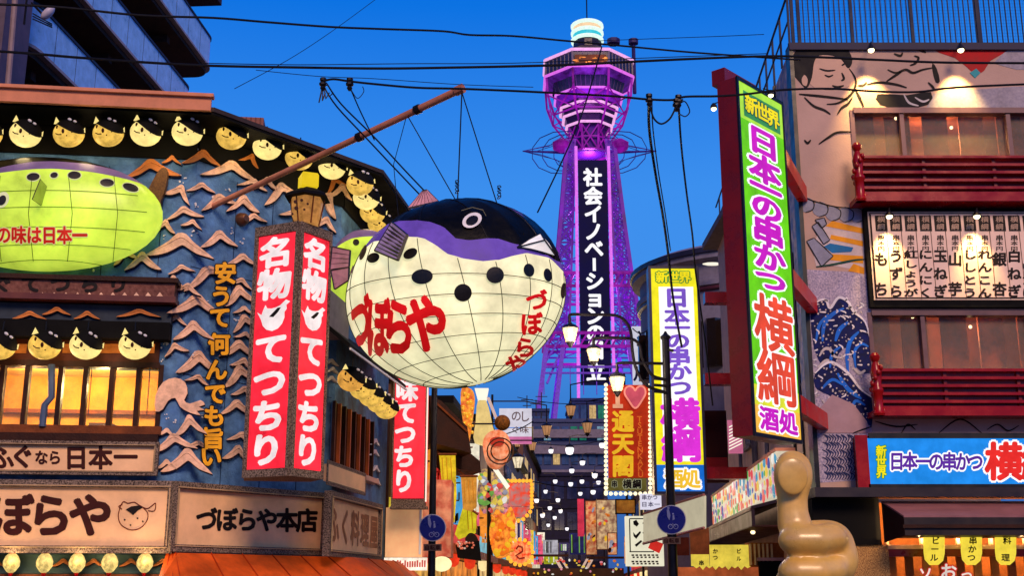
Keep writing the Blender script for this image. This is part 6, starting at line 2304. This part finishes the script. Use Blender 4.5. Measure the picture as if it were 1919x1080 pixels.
o, f = ornament('red-faced round ornament with orange hair beside the wire rings', [(905, 832), (915, 812), (935, 806), (952, 816), (958, 840), (948, 868), (930, 880), (912, 868)], mat('face_orange', (226, 120, 70), .5, rgb2=(250, 190, 150), speck=.8, ssc=7, emit=.35), 31.6)
MB().prism(ring(932, 828, 14, 9, 0, 14), f, .0, .06).build('red_patch', lit('patch_red', (210, 60, 40), .7), o)
o, f = ornament('heap of gold and orange flame-like decorations over the shop at the left', [(918, 990), (930, 955), (945, 965), (958, 950), (966, 975), (962, 1005), (955, 1040), (930, 1046), (920, 1020)], ORN, 33)
for i in range(30):
    x, y = random.uniform(922, 962), random.uniform(965, 1040)
    MB().ell(Ell(f.px(x, y, .03), (.05 + .05 * random.random(), .05, .10 * random.random() + .04), roty=random.random() * 3), 6, 4).build('tongue', random.choice([GOLD, ORN, lit('tongue_orange', (250, 120, 30), .9)]), o, smooth='all')
random.seed(31)
o, f = ornament('cluster of yellow, pink and grey shop decorations left of the thin lamp post', [(897, 905), (905, 880), (925, 885), (945, 900), (955, 925), (950, 955), (930, 965), (905, 960), (895, 935)], mat('cluster_mix', (226, 200, 120), .5, rgb2=(120, 100, 130), speck=1, ssc=9, emit=.3), 34)
cm = [lit('bit_%d' % i, c, .8, var=.3) for i, c in enumerate([(250, 220, 90), (230, 80, 70), (170, 170, 190), (120, 180, 80), (240, 150, 170), (250, 250, 240)])]
for i in range(40):
    x, y = random.uniform(900, 952), random.uniform(888, 960)
    MB().ell(Ell(f.px(x, y, .03), (.06 + .06 * random.random(), .05, .05 + .05 * random.random()), roty=random.random() * 3), 6, 4).build('decoration', random.choice(cm), o, smooth='all')
MB().prism([(916, 868), (924, 866), (956, 912), (950, 918)], f, .0, .1).build('white_slat', WHITELIT, o)

YB = 'yellow cloth banners in front of the left shop'
for i, (pts, c, lb) in enumerate((([(823, 852), (854, 852), (856, 930), (852, 980), (840, 975), (832, 940)], (255, 214, 40), 'long yellow banner nearest the red street sign'), ([(864, 893), (894, 893), (894, 950), (884, 960), (868, 955)], (236, 160, 60), 'tan gold banner hanging right of the long yellow banner'), ([(870, 945), (895, 965), (892, 1000), (860, 1012), (853, 1002)], (236, 220, 40), 'slanting bright yellow cloth below the tan gold banner'))):
    f = Fr((0, 29 + i * .6, 0), (1, 0, 0))
    o = thing('yellow_banner', lb, 'banner', f.px(pts[0][0], pts[0][1] + 80, 0), YB)
    MB().prism(pts, f, -.03, 0).build('cloth', lit('cloth_%d' % i, c, .75, var=.35, vs_=4), o)
    MB().tube([f.px(pts[0][0] - 2, pts[0][1], .02), f.px(pts[1][0] + 2, pts[1][1], .02)], .03, 5).build('rod', BROWNWOOD, o)
    for j in range(3):
        x0 = pts[0][0] + 6 + j * 8
        MB().tube([f.px(x0, pts[0][1] + 6, .01), f.px(x0 + 2, pts[0][1] + 45, .012), f.px(x0 + 3, pts[0][1] + (90 if i == 0 else 48), .01)], .012, 4).build('fold', mat('fold_ochre', (210, 140, 30), .7), o)

# warm plastered corner shop under the second red sign
PW = mat('plaster_warm', (250, 200, 150), .6, var=.12, emit=.28, ergb=(255, 190, 130), light=False)  # wall glow stands in for warm street light falling on the plaster
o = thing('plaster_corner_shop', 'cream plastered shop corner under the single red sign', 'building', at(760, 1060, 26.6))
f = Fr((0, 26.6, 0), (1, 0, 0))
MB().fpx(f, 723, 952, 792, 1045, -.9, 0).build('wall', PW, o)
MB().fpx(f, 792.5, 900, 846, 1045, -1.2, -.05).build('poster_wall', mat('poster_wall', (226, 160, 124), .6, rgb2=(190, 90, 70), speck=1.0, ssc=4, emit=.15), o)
MB().fpx(f, 786, 952, 790, 1040, .0, .02).build('down_pipe', WHITEP, o)
o, f = flat_sign('lit_shop_sign', 'bright white and pink lit shop sign at the foot of the cream plastered corner', 26.2, 720, 1046, 800, 1070, lit('sign_hot', (255, 236, 214), 1.3, var=.3, vs_=6, light=True), .2)
random.seed(8)
for i in range(16):
    x = 726 + i * 4.6
    MB().fpx(f, x, 1050 + random.uniform(0, 6), x + 3, 1064, .0, .02).build('stroke', lit('stroke_red', (226, 90, 80), .8), o)
k = MB().ell(Ell(at(828, 1058, 26), (.22, .15, .16)), 12, 8)
tag(k.build('paper_lamp', lit('paper_lamp', (255, 240, 180), 1.2)), 'pale round paper lamp right of the foot of the left sign post', 'lamp')
# dark eaves of the left row
for i, (P, lb) in enumerate((([(806, 742), (828, 752), (876, 800), (884, 850), (812, 830)], 'dark stepped wooden eave above the long yellow banner'), ([(812, 836), (858, 830), (900, 865), (902, 886), (860, 880), (822, 850)], 'lower dark wooden eave above the tan gold banner'))):
    f = Fr((0, 30.5 + i, 0), (1, .3, 0))
    k = MB().prism(P, f, -1.5, 0)
    o = tag(k.build('shop_eave', DARKWOOD), lb, 'eave')
    for j in range(4):
        x0 = P[0][0] + 8 + 12 * j
        MB().tube([f.px(x0, P[0][1] + 10 + 11 * j, .04), f.px(x0 + 26, P[0][1] + 34 + 11 * j, .04)], .035, 4).build('rafter', BROWNWOOD, o)
f = Fr((0, 30, 0), (1, 0, 0))
o = thing('flower_basket', 'black basket with pale blossoms in front of the gold shop', 'basket', f.px(876, 1050, 0))
MB().prism([(854, 1022), (898, 1014), (902, 1052), (858, 1046)], f, -.4, 0).build('basket', BLACKM, o)
MB().prism([(q.x, q.y) for q in spline([(872, 1010), (880, 1000), (890, 1002), (896, 1012), (892, 1020), (876, 1018)], 3, True)], f, -.3, -.02).build('bunch', mat('bunch_dark', (40, 26, 24), .7), o)
random.seed(4)
for i in range(22):
    MB().ell(Ell(f.px(random.uniform(856, 894), random.uniform(1016, 1030), .02), (.035, .03, .03)), 6, 4).build('blossom', random.choice([WHITEP, mat('blossom_pink', (240, 150, 130), .6)]), o, smooth='all')

# right hand street signs
o, f = flat_sign('pink_banner', 'narrow pink-red hanging banner beyond the illustrated posters', 60, 1083, 936, 1095, 1006, lit('banner_pink', (240, 60, 90), .8, var=.35, vs_=2), .05, 'banner')
random.seed(14)
PO = [mat('poster_%d' % i, c, .5, rgb2=c2, speck=1, ssc=5, emit=.4) for i, (c, c2) in enumerate((((240, 190, 130), (200, 90, 60)), ((230, 210, 160), (150, 110, 90)), ((240, 150, 90), (250, 220, 170))))]
for i, (x0, y0, x1, y1, lb) in enumerate(((1099, 940, 1118, 1040, 'tall narrow illustrated poster in orange tones'), (1119, 938, 1156, 1030, 'wide illustrated poster with dark blotches beside the white ink sign'), (1140, 1000, 1156, 1040, 'small pale poster below the wide illustrated poster'))):
    o, f = flat_sign('poster', lb, 50 - i * 1.5, x0, y0, x1, y1, PO[i], .06, 'poster', BROWNWOOD, 1.2)
    for j in range(9):
        x, y = random.uniform(x0 + 3, x1 - 3), random.uniform(y0 + 6, y1 - 6)
        MB().prism(ring(x, y, random.uniform(1.5, 4), random.uniform(1.5, 6), random.random(), 8), f, .0, .02).build('print', random.choice([ORN, INKB, cm[2], cm[1], GOLD]), o)
o, f = flat_sign('ink_brush_sign', 'cream lit sign box with black brush marks and red seal behind the lamp post', 29, 1174, 968, 1244, 1062, lit('cream_lit', (250, 244, 214), .85, var=.08), .3)
for (p, q, r_, s2) in ((1180, 972, 1226, 974), (1180, 1034, 1226, 1036), (1180, 974, 1182, 1034), (1224, 974, 1226, 1034)):
    MB().fpx(f, p, q, r_, s2, .0, .015).build('border_line', INK, o)
for pts in ([(1187, 978), (1193, 975), (1198, 983), (1194, 988), (1188, 984)], [(1187, 998), (1192, 1004), (1200, 996), (1202, 999), (1193, 1011), (1188, 1006)], [(1190, 1022), (1202, 1013), (1204, 1016), (1193, 1026)]):
    MB().prism(pts, f, .0, .015).build('brush_mark', INK, o)
MB().prism([(1222, 1012), (1244, 1020), (1236, 1038), (1215, 1028)], f, .002, .02).build('seal', lit('seal_red', (226, 50, 40), .8), o)
for i in range(5):
    MB().fpx(f, 1205 + (i % 2) * 8, 980 + i * 9, 1209 + (i % 2) * 8, 983 + i * 9, .0, .012).build('small_mark', INKB, o)
for i in range(7):
    for y in (1044, 1056):
        MB().fpx(f, 1184 + i * 7.5, y - 4, 1189 + i * 7.5, y - 1, .0, .012).fpx(f, 1186 + i * 7.5, y, 1190 + i * 7.5, y + 3, .0, .012).build('small_mark', INKB, o)
o, f = flat_sign('wooden_board', 'brown sunset-toned board above the ink brush sign', 33, 1156, 938, 1190, 962, mat('board_sunset', (180, 90, 30), .5, rgb2=(240, 170, 60), speck=.5, ssc=3, emit=.25), .1, frame=BLACKM, fw=2)
o, f = flat_sign('white_notice', 'small white notice with violet marks above the right blue road sign', 31, 1200, 926, 1240, 956, lit('notice_white', (236, 232, 250), .9, var=.1), .05)
letters(col('串かつ', 1208, 933, 1228, 933, 10, 10) + col('日本一', 1208, 946, 1232, 946, 11, 10), f, .012, mat('ink_violet_matt', (90, 70, 150), .5), o, off=.03)
# cream banner box turned to the street
o = thing('cream_banner_box', 'plain cream sign box slanting behind the right blue road sign', 'sign', at(1280, 1000, 25.5))
A_, B_, C_, D_ = at(1206, 964, 28.2), at(1320, 928, 25), at(1320, 990, 25), at(1206, 1020, 28.2)
k = MB()
th = Vector((.1, .35, 0))
k.hexa([D_, C_, C_ + th, D_ + th, A_, B_, B_ + th, A_ + th])
k.build('panel', lit('cream_pale', (226, 216, 184), .6, var=.1), o)
MB().tube([A_, B_], .03, 5).tube([C_, D_], .03, 5).build('frame', mat('frame_rose', (170, 110, 110), .5), o)
for i, (x0, x1, y0, y1) in enumerate(((1294, 1330, 990, 1040), (1262, 1292, 1008, 1042))):
    o, f = flat_sign('brown_panel', ['larger brown board under the cream sign box', 'smaller dark red board behind the right sign post'][i], 27.5 + i, x0, y0, x1, y1, mat('panel_brown_%d' % i, [(150, 84, 50), (104, 40, 30)][i], .6, var=.4, emit=.08), .1)
# yellow shop curtain and lattice front on the right
o, f = flat_sign('shop_curtain', 'short yellow shop curtain with black marks below the dark side awning', 24.5, 1296, 1040, 1330, 1062, lit('noren_yellow', (250, 222, 80), .8, var=.2, vs_=4), .04, 'curtain')
MB().fpx(f, 1331, 1022, 1404, 1062, -.04, .0).build('cloth', lit('noren_yellow', (0, 0, 0)), o)
for i in range(9):
    x = 1300 + i * 12
    MB().prism([(x, 1062), (x + 12, 1062), (x + 6, 1066 + (i % 2) * 3)], f, -.03, -.0).build('scallop', lit('noren_yellow', (0, 0, 0)), o)
letters([('串', 1315, 1056, 10, 10), ('か', 1341, 1034, 10, 10), ('つ', 1341, 1046, 10, 10), ('ビ', 1385, 1034, 9, 10), ('ル', 1385, 1048, 9, 10)], f, .01, INK, o, off=.05)
o = thing('lattice_shop_front', 'warm wooden shop front with pale slats behind the thumb statue', 'building', at(1420, 1090, 24.9))
f = Fr((0, 24.9, 0), (1, 0, 0))
MB().fpx(f, 1270, 1064, 1480, 1140, -.6, 0).build('wall', lit('front_orange', (226, 110, 60), .5, var=.4, vs_=2), o)
MB().fpx(f, 1404, 1018, 1470, 1063.5, -.4, 0).build('upper_wall', SH, o)
for i in range(6):
    MB().fpx(f, 1406 + i * 8, 1020, 1409 + i * 8, 1060, .0, .06).build('slat', mat('slat_cream', (236, 200, 150), .5), o)
MB().fpx(f, 1420, 1046, 1470, 1052, .0, .12).build('shelf', mat('shelf_pink', (200, 150, 150), .5), o)
MB().fpx(f, 1424, 1053, 1466, 1100, .0, .10).build('dark_panel', BLACKM, o)
# colourful menu fascia and dark awning along the side wall
XF = 5.0
FS3 = Fr((XF + .0626 * .5, 22.6, 0), Vector((-.0626, -.998, 0)))
o = thing('colourful_fascia', 'slanting lit fascia crowded with many coloured dish pictures beside the thumb statue', 'sign', FS3.px(1400, 960, 0))
a0, b1 = FS3.st(1455, 846)
_, b0 = FS3.st(1455, 926)
a9, _ = FS3.st(1335, 950)
MB().fb(FS3, a9, b0, a0, b1, -.35, 0).build('panel', lit('fascia_base', (236, 224, 196), .75, var=.15), o)
MB().fb(FS3, a9 - .02, b1, a0 + .02, b1 + .06, -.36, .03).build('trim', mat('trim_pink', (220, 150, 120), .5), o)
random.seed(17)
fc = [lit('dish_%d' % i, c, .85, var=.2) for i, c in enumerate([(240, 110, 70), (60, 160, 200), (90, 180, 90), (236, 160, 190), (60, 80, 170), (250, 210, 80), (240, 80, 90), (255, 250, 240)])]
na = int((a0 - a9) / .36)
for i in range(na):
    for j in range(4):
        aa = a9 + .2 + i * (a0 - a9 - .4) / max(1, na - 1) + random.uniform(-.10, .10)
        bb = b0 + (b1 - b0) * (j + .5) / 4 + random.uniform(-.05, .05)
        r1 = random.uniform(.06, .19)
        pts = [(aa + r1 * random.uniform(.6, 1.2) * math.cos(t * .9), bb + r1 * .8 * random.uniform(.6, 1.2) * math.sin(t * .9)) for t in range(7)]
        ob = MB().prism(pts, FS3, .0, .012, px=False).build('dish_picture', random.choice(fc), o)
o = thing('side_awning', 'dark maroon awning running back along the side wall under the colourful fascia', 'awning', FS3.w(a0, b0 - .6, 0))
k = MB()
zt3, zm3, zb3 = b0 - .02, b0 - .32, b0 - .62
AWD = mat('awning_maroon', (44, 16, 22), .35, var=.3)
k.hexa([FS3.w(a9, zt3 - .06, -.4), FS3.w(a0 + .2, zt3 - .06, -.4), FS3.w(a0 + .2, zm3, .55), FS3.w(a9, zm3, .55), FS3.w(a9, zt3, -.4), FS3.w(a0 + .2, zt3, -.4), FS3.w(a0 + .2, zm3 + .06, .55), FS3.w(a9, zm3 + .06, .55)])
k.build('sloping_top', AWD, o)
MB().fb(FS3, a9, zb3, a0 + .2, zm3, .49, .55).build('front_lip', AWD, o)
MB().fb(FS3, a9, zb3 - .02, a0 + .2, zb3, -.4, .55).build('underside', mat('awning_under', (60, 24, 26), .5), o)
MB().fb(FS3, a9, zm3 - .02, a0 + .2, zm3 + .02, .551, .57).build('lip_line', mat('lip_brown', (110, 60, 50), .4), o)
MB().ell(Ell(FS3.w(a0 - 1.6, zb3 - .05, .3), (.05, .05, .04)), 8, 5).build('small_lamp', lit('bulb', (0, 0, 0)), o)
# pink striped sign beside the green one's foot
o, f = flat_sign('striped_sign', 'small pink and white striped sign beyond the foot of the green sign', 26, 1366, 788, 1392, 850, lit('strip_rose', (226, 120, 160), .7, var=.2), .1)
for i in range(8):
    MB().prism([(1367, 800 + i * 6), (1391, 788 + i * 6), (1391, 790.5 + i * 6), (1367, 802.5 + i * 6)], f, .0, .02).build('stripe', WHITELIT, o)
o, f = flat_sign('red_box_panel', 'dark red and maroon panels on the side wall between the yellow and green signs', 28.5, 1322, 770, 1364, 905, mat('maroon_panel', (60, 18, 20), .6, var=.3), .2)
MB().fpx(f, 1322, 858, 1364, 878, .0, .05).build('red_band', REDLAC, o)

# ================================================================== THUMBS-UP STATUE
YH = 16.0


def hp_(x, y, d=0.0):
    return at(x, y, YH + d)


mbd = bpy.data.metaballs.new('tmp_hand')
mbd.resolution = .035
mbd.threshold = .3
mo = bpy.data.objects.new('tmp_hand', mbd)
COL.objects.link(mo)
SCH = (at(1001, 900, YH).x - at(1000, 900, YH).x)


def blob(x, y, d, rx, ry, rz=None, rot=0):
    e = mbd.elements.new(type='ELLIPSOID')
    e.co = hp_(x, y, d)
    K = 1.32
    e.radius = 1.0 * K
    e.size_x, e.size_z, e.size_y = rx * SCH, ry * SCH, (rz or rx) * SCH
    e.stiffness = 2.2
    if rot:
        e.rotation = Matrix.Rotation(rot, 4, 'Y').to_quaternion()


for x, y, rx, ry in ((1487, 884, 38, 42), (1486, 905, 35, 36), (1485, 932, 30, 34), (1486, 958, 30, 32), (1490, 985, 34, 32)):
    blob(x, y, 0, rx, ry, rx * .85)
blob(1535, 1030, .22, 62, 58, 40)
blob(1578, 1046, .10, 32, 46, 34)
blob(1560, 1012, .15, 38, 34, 36)
blob(1520, 1110, .2, 74, 74, 44)
for k_, y in enumerate((1014, 1073, 1132)):
    blob(1497, y, -.16, 40, 31, 34)
    blob(1530, y, -.16, 36, 31, 34)
    blob(1556, y - 4, -.06, 34, 29, 34)
dg_ = bpy.context.evaluated_depsgraph_get()
bpy.context.view_layer.update()
hm = bpy.data.meshes.new_from_object(mo.evaluated_get(bpy.context.evaluated_depsgraph_get()))
bpy.data.objects.remove(mo)
bpy.data.metaballs.remove(mbd)
hm.name = 'hand'
base = hp_(1520, 1180, .2)
hm.transform(Matrix.Translation(-base))
hm.polygons.foreach_set('use_smooth', [True] * len(hm.polygons))
HAND = thing('thumb_statue', 'glossy cream and amber thumbs-up hand statue standing before the dark canopy', 'statue', base)
ho = bpy.data.objects.new('hand', hm)
COL.objects.link(ho)
ho.parent = HAND
hmm = mat('hand_cream', (236, 202, 118), .34, rgb2=(224, 168, 62), speck=.35, ssc=2.2, var=.25, vs_=1.2, spec=.8)
hm.materials.clear()
hm.materials.append(hmm)
MB().box(base.x - .8, base.y - .3, 0, base.x + .9, base.y + .7, base.z + .25).build('pedestal', DARKWOOD, HAND)
MB().ell(Ell(hp_(1486, 893, -.31), (.20, .05, .24), rotx=R(8)), 24, 16).build('nail', hmm, HAND, smooth='all')

# ================================================================== STREET LAMPS AND ROAD SIGNS


def make_lantern(par, p, s=1.0, m=LAMP, nm='lantern'):
    c = Vector(p)
    o = MB().lathe([(.05 * s, -.24 * s), (.105 * s, -.2 * s), (.19 * s, .10 * s), (.185 * s, .13 * s)], c, 8).build(nm, m, par)
    MB().lathe([(.22 * s, .131 * s), (.15 * s, .20 * s), (.05 * s, .25 * s), (.03 * s, .30 * s)], c, 8).build('cap', IRON, o)
    MB().lathe([(.012 * s, -.34 * s), (.05 * s, -.30 * s), (.075 * s, -.25 * s), (.11 * s, -.205 * s)], c, 8).build('finial', IRON, o)
    k = MB()
    for j in range(8):
        a = 2 * math.pi * (j + .5) / 8
        k.tube([c + Vector((.107 * s * math.cos(a), .107 * s * math.sin(a), -.2 * s)), c + Vector((.192 * s * math.cos(a), .192 * s * math.sin(a), .12 * s))], .010 * s, 4)
    k.build('glazing_bar', mat('bar_bronze', (120, 100, 70), .5), o)
    return o


lamp1 = at(1258, 1080, 24)
LP = thing('street_lamp_post', 'dark lamp post with three arched arms and lit lanterns before the yellow sign', 'street lamp', (at(1253, 800, 24).x, 24, 0))
xp = at(1253, 800, 24).x
MB().tube([(xp, 24, 0), (xp, 24, at(1250, 634, 24).z)], [.105, .075], 12).build('post', IRON, LP, smooth=True)
MB().lathe([(.10, -.02), (.11, .03), (.05, .08), (.02, .14)], (xp, 24, at(1250, 634, 24).z), 10).build('post_cap', IRON, LP)
arms = [[(1252, 682), (1200, 681), (1160, 681), (1157, 690), (1157, 702)],
        [(1250, 712), (1226, 706), (1214, 692), (1204, 672), (1200, 650), (1190, 638), (1170, 634), (1118, 634), (1113, 640), (1113, 648)],
        [(1250, 736), (1222, 728), (1206, 716), (1192, 690), (1186, 660), (1182, 620), (1170, 600), (1150, 591), (1100, 590), (1070, 590), (1068, 598), (1068, 608)]]
for P in arms:
    MB().tube([at(q.x, q.y, 24 - .0015 * (1250 - q.x)) for q in spline(P, 4)], .032, 7).build('arm', IRON, LP, smooth=True)
for x, y, pw in ((1157, 718, 60), (1113, 664, 60), (1069, 626, 60)):
    p = at(x, y, 24 - .0015 * (1250 - x))
    make_lantern(LP, p, .86 if x != 1113 else .76)
    point_light('lamp_light', p + Vector((0, -.3, -.1)), pw, (1, .82, .55), .15, LP)
k = MB()
for y in (712, 724, 736):
    k.tube([at(1226, y - 2, 23.9), at(1250, y, 23.88)], .03, 6)
k.build('arm_clamp', IRON, LP)
MB().tube([at(1253, 656, 23.95), at(1262, 658, 23.9)], .03, 5).build('hook', IRON, LP)
# back post of the left side: plain
xl = at(812, 900, 24).x
PL2 = thing('sign_post', 'plain dark post carrying the left blue road sign', 'post', (xl, 24, 0))
MB().tube([(xl, 24, 0), (xl, 24, at(812, 720, 24).z)], [.085, .06], 12).build('post', IRON, PL2, smooth=True)
MB().lathe([(.07, -.02), (.08, .03), (.02, .10)], (xl, 24, at(812, 720, 24).z), 10).build('post_cap', IRON, PL2)


def road_sign(x, y, r, Y, label):
    f = Fr((0, Y, 0), (1, 0, 0))
    o = thing('road_sign', label, 'road sign', f.px(x, y, 0))
    MB().prism(ring(x, y, r, r, 0, 36), f, -.03, 0).build('rim', mat('sign_rim', (206, 206, 214), .4), o)
    MB().prism(ring(x, y, r - 1.6, r - 1.6, 0, 36), f, .0, .008).build('disc', mat('sign_navy', (22, 28, 130), .3, var=.1), o)
    pic = MB()
    W2 = mat('picto_grey', (150, 156, 200), .5)
    pic.prism([(x - 9, y - 19), (x - 5, y - 20), (x - 2, y - 8), (x - 4, y + 1), (x - 8, y - 6)], f, .008, .012).prism(ring(x - 6, y - 22, 2.3, 2.3, 0, 10), f, .008, .012)
    pic.prism([(x + 2, y - 8), (x + 5, y - 9), (x + 6, y - 1), (x + 2, y + 1)], f, .008, .012).prism(ring(x + 3, y - 11, 1.7, 1.7, 0, 10), f, .008, .012)
    for cx in (-2, 8):
        P = [f.px(a, b, .012) for a, b in ring(x + cx, y + 13, 4.2, 4.2, 0, 14)]
        pic.tube(P + [P[0]], .008, 4)
    pic.tube([f.px(x - 2, y + 13, .012), f.px(x + 2, y + 7, .012), f.px(x + 8, y + 13, .012)], .007, 4)
    pic.build('pictogram', W2, o)
    MB().fpx(f, x - 17, y + r + 5, x + 17, y + r + 18, -.02, 0).build('plate', mat('plate_tan', (130, 100, 84), .5, var=.3), o)
    letters(col('自転車', x - 10, y + r + 11.5, x + 10, y + r + 11.5, 10, 10), f, .004, INKB, o, off=.03)
    return o


road_sign(811, 990, 25.5, 23.86, 'round blue road sign with walker and bicycle on the left post')
road_sign(1259, 975, 27.5, 23.86, 'round blue road sign with walker and bicycle on the right lamp post')

# thin post at the left with ornament arms and lamps
x9 = at(917, 950, 34).x
TP = thing('street_lamp_post', 'thin dark lamp post on the left side of the street with short ring arms', 'street lamp', (x9, 34, 0))
MB().tube([(x9, 34, 0), (x9, 34, at(917, 814, 34).z)], [.07, .05], 8).build('post', IRON, TP, smooth=True)
for y in (846,):
    MB().tube([at(917, y, 34), at(970, y, 34), at(971, y + 8, 34)], .03, 6).build('arm', IRON, TP, smooth=True)
make_lantern(TP, at(971, 866, 34), .9, LAMP)
MB().tube([at(870, 826, 34), at(1000, 826, 34)], .02, 5).build('cross_rod', IRON, TP)

# hanging lamps in dusk tones and bright ones further down the street
HG = 'lanterns on arms along the street'
AMB = lit('lamp_amber', (220, 160, 110), .55, var=.3)


def hang_lamp(x, y, Y, s, m, label, armx):
    p = at(x, y, Y)
    o = thing('arm_lantern', label, 'street lamp', p, HG)
    make_lantern(o, p, s, m, 'lantern')
    k = MB().tube([p + Vector((0, 0, .28 * s)), p + Vector((0, 0, .9 * s)), p + Vector((armx * .4, 0, 1.05 * s)), p + Vector((armx, 0, 1.05 * s))], .03, 5)
    k.tube([p + Vector((armx, 0, 1.3 * s)), Vector((p.x + armx, p.y, 0))], .05, 6)
    k.build('arm_and_post', IRON, o)
    return o


hl = [(1070, 769, 46, 1.1, AMB, 2.1), (1101, 801, 50, 1.2, AMB, 2.2), (1025, 806, 48, 1.1, AMB, -2.2), (998, 836, 52, 1.0, AMB, -2.4), (970, 830, 50, .9, AMB, -1.6)]
lb = ['amber lantern hanging highest below the tower banner', 'amber lantern just left of the heart sign', 'amber lantern just right of the white signboard', 'small amber lantern below the white signboard corner', 'small amber lantern under the pink strip of the signboard']
for (x, y, Y, s, m, ax), l in zip(hl, lb):
    hang_lamp(x, y, Y, s, m, l, ax)
pos = [(1068, 845, 70), (1092, 868, 74), (1072, 883, 78), (1115, 892, 72), (1070, 908, 84), (1091, 903, 88), (1112, 923, 80), (1088, 926, 94), (1129, 835, 66), (1031, 953, 92), (1051, 959, 98), (1040, 971, 104), (1028, 985, 110), (1017, 967, 88), (1006, 939, 84), (1046, 938, 90), (1063, 992, 110), (970, 866, 60), (1033, 846, 80), (1041, 903, 90), (1023, 922, 95), (1122, 905, 90)]
rowname = ['nearer', 'middle', 'farther']
SLM = None
for i, (x, y, Y) in enumerate(pos):
    if x == 970:
        continue
    p = at(x, y, Y)
    side = 1 if x > 1056 else -1
    l = '%s white lantern from the top among those on the %s of the far street' % (ordn[sorted([(q[1], q[0]) for q in pos if (q[0] > 1056) == (x > 1056) and q[0] != 970]).index((y, x))], 'right' if side > 0 else 'left')
    if SLM is None:
        SLM = thing('far_lantern', l, 'street lamp', p, 'small white lanterns far down the street')
        MB().lathe([(.10, -.24), (.19, -.20), (.26, -.04), (.27, .10), (.22, .16)], p, 8).build('glass', lit('far_white', (250, 246, 255), 1.3, var=.03), SLM)
        MB().lathe([(.32, .181), (.2, .3), (.05, .4)], p, 6).build('cap', IRON, SLM)
        MB().tube([p + Vector((0, 0, .4)), p + Vector((0, 0, .8)), p + Vector((.4, 0, .9)), p + Vector((1.3, 0, .9))], .04, 4).build('arm', IRON, SLM)
    else:
        o = dup(SLM, p, 0 if side > 0 else math.pi, l, .66)
for i, (x, y, Y) in enumerate(((1068, 850, 68), (1112, 925, 78), (1030, 950, 88), (1055, 985, 104), (955, 900, 46), (900, 860, 38), (1020, 905, 60))):
    point_light('street_lamp_light', at(x, y + 8, Y), 420 if Y > 50 else 160, (1, .74, .42), .3, None)
# low far street clutter: coloured lit boxes under the lamps
random.seed(44)
cl = [(1018, 1013, 1046, 1040, (200, 200, 215), 'pale illegible lit board at the far street end'), (1020, 1042, 1046, 1058, (200, 210, 40), 'yellow-green lit board at the far street end'), (1068, 1000, 1100, 1040, (30, 34, 100), 'deep blue banner at the far street end'), (960, 1058, 998, 1078, (250, 150, 60), 'orange lit stall front below the round lit sign'), (1048, 1018, 1066, 1036, (70, 60, 110), 'dim violet board far down the street')]
for x0, y0, x1, y1, c, l in cl:
    o, f = flat_sign('far_board', l, 80 + random.random() * 10, x0, y0, x1, y1, lit('farb_%d' % x0, c, .7, var=.5, vs_=1.5), .2)
    for j in range(5):
        x = random.uniform(x0 + 2, x1 - 4)
        MB().fpx(f, x, y0 + 3, x + 2, y1 - 3, .0, .05).build('mark', random.choice([INK, cm[3], cm[5]]), o)
for i, (x0, y0, x1, y1, w_) in enumerate(((1040, 1050, 1056, 1078, 4), (1048, 1045, 1064, 1070, 3), (1106, 1050, 1092, 1076, 4), (1100, 1046, 1088, 1068, 3))):
    f = Fr((0, 70, 0), (1, 0, 0))
    k = MB().prism([(x0, y0), (x0 + w_ * 1.6, y0), (x1 + w_ * 1.6, y1), (x1, y1)], f, -.1, 0)
    tag(k.build('neon_bar', WHITEP), ['outer left', 'inner left', 'outer right', 'inner right'][i] + ' slanted white bar of the V-shaped gate at the far street end', 'sign')
# shop stall lights at the bottom of the street
for i in range(18):
    x = random.uniform(985, 1165)
    y = random.uniform(1050, 1078)
    p = at(x, y, random.uniform(60, 90))
o = thing('stall_row', 'dark row of market stalls with small warm and pink lights at the far end', 'stall', at(1070, 1095, 66))
f = Fr((0, 66, 0), (1, 0, 0))
MB().fpx(f, 990, 1066, 1170, 1110, -3, 0).build('counter', mat('stall_dark', (70, 50, 40), .7, var=.4, vs_=1), o)
for i in range(40):
    x, y = random.uniform(992, 1168), random.uniform(1050, 1079)
    MB().ell(Ell(f.px(x, y, .1), (random.uniform(.04, .10), .08, random.uniform(.04, .08))), 6, 4).build('stall_light', random.choice([cm[0], cm[1], cm[4], cm[5], GOLD, ORN]), o, smooth='all')
MB().fpx(f, 990, 1040, 1066, 1044, -.4, 0).fpx(f, 1100, 1044, 1170, 1048, -.4, 0).build('stall_roof', DARKWOOD, o)

# sagging thin street wires in the distance
for i, (a, b, Y) in enumerate(((( 970, 745), (1150, 752), 60), ((985, 900), (1180, 905), 46), ((1005, 830), (1140, 822), 60), ((880, 815), (1000, 790), 40), ((1186, 616), (1222, 608), 40))):
    line('street_wire', [at(*a, Y), at(*b, Y + 3)], .02, ['thin wire strung low before the tower base', 'pale wire strung across the street under the heart sign', 'thin wire above the end building windows', 'thin wire to the white signboard', 'dark wire above the white lit sign column'][i], sag=.25)
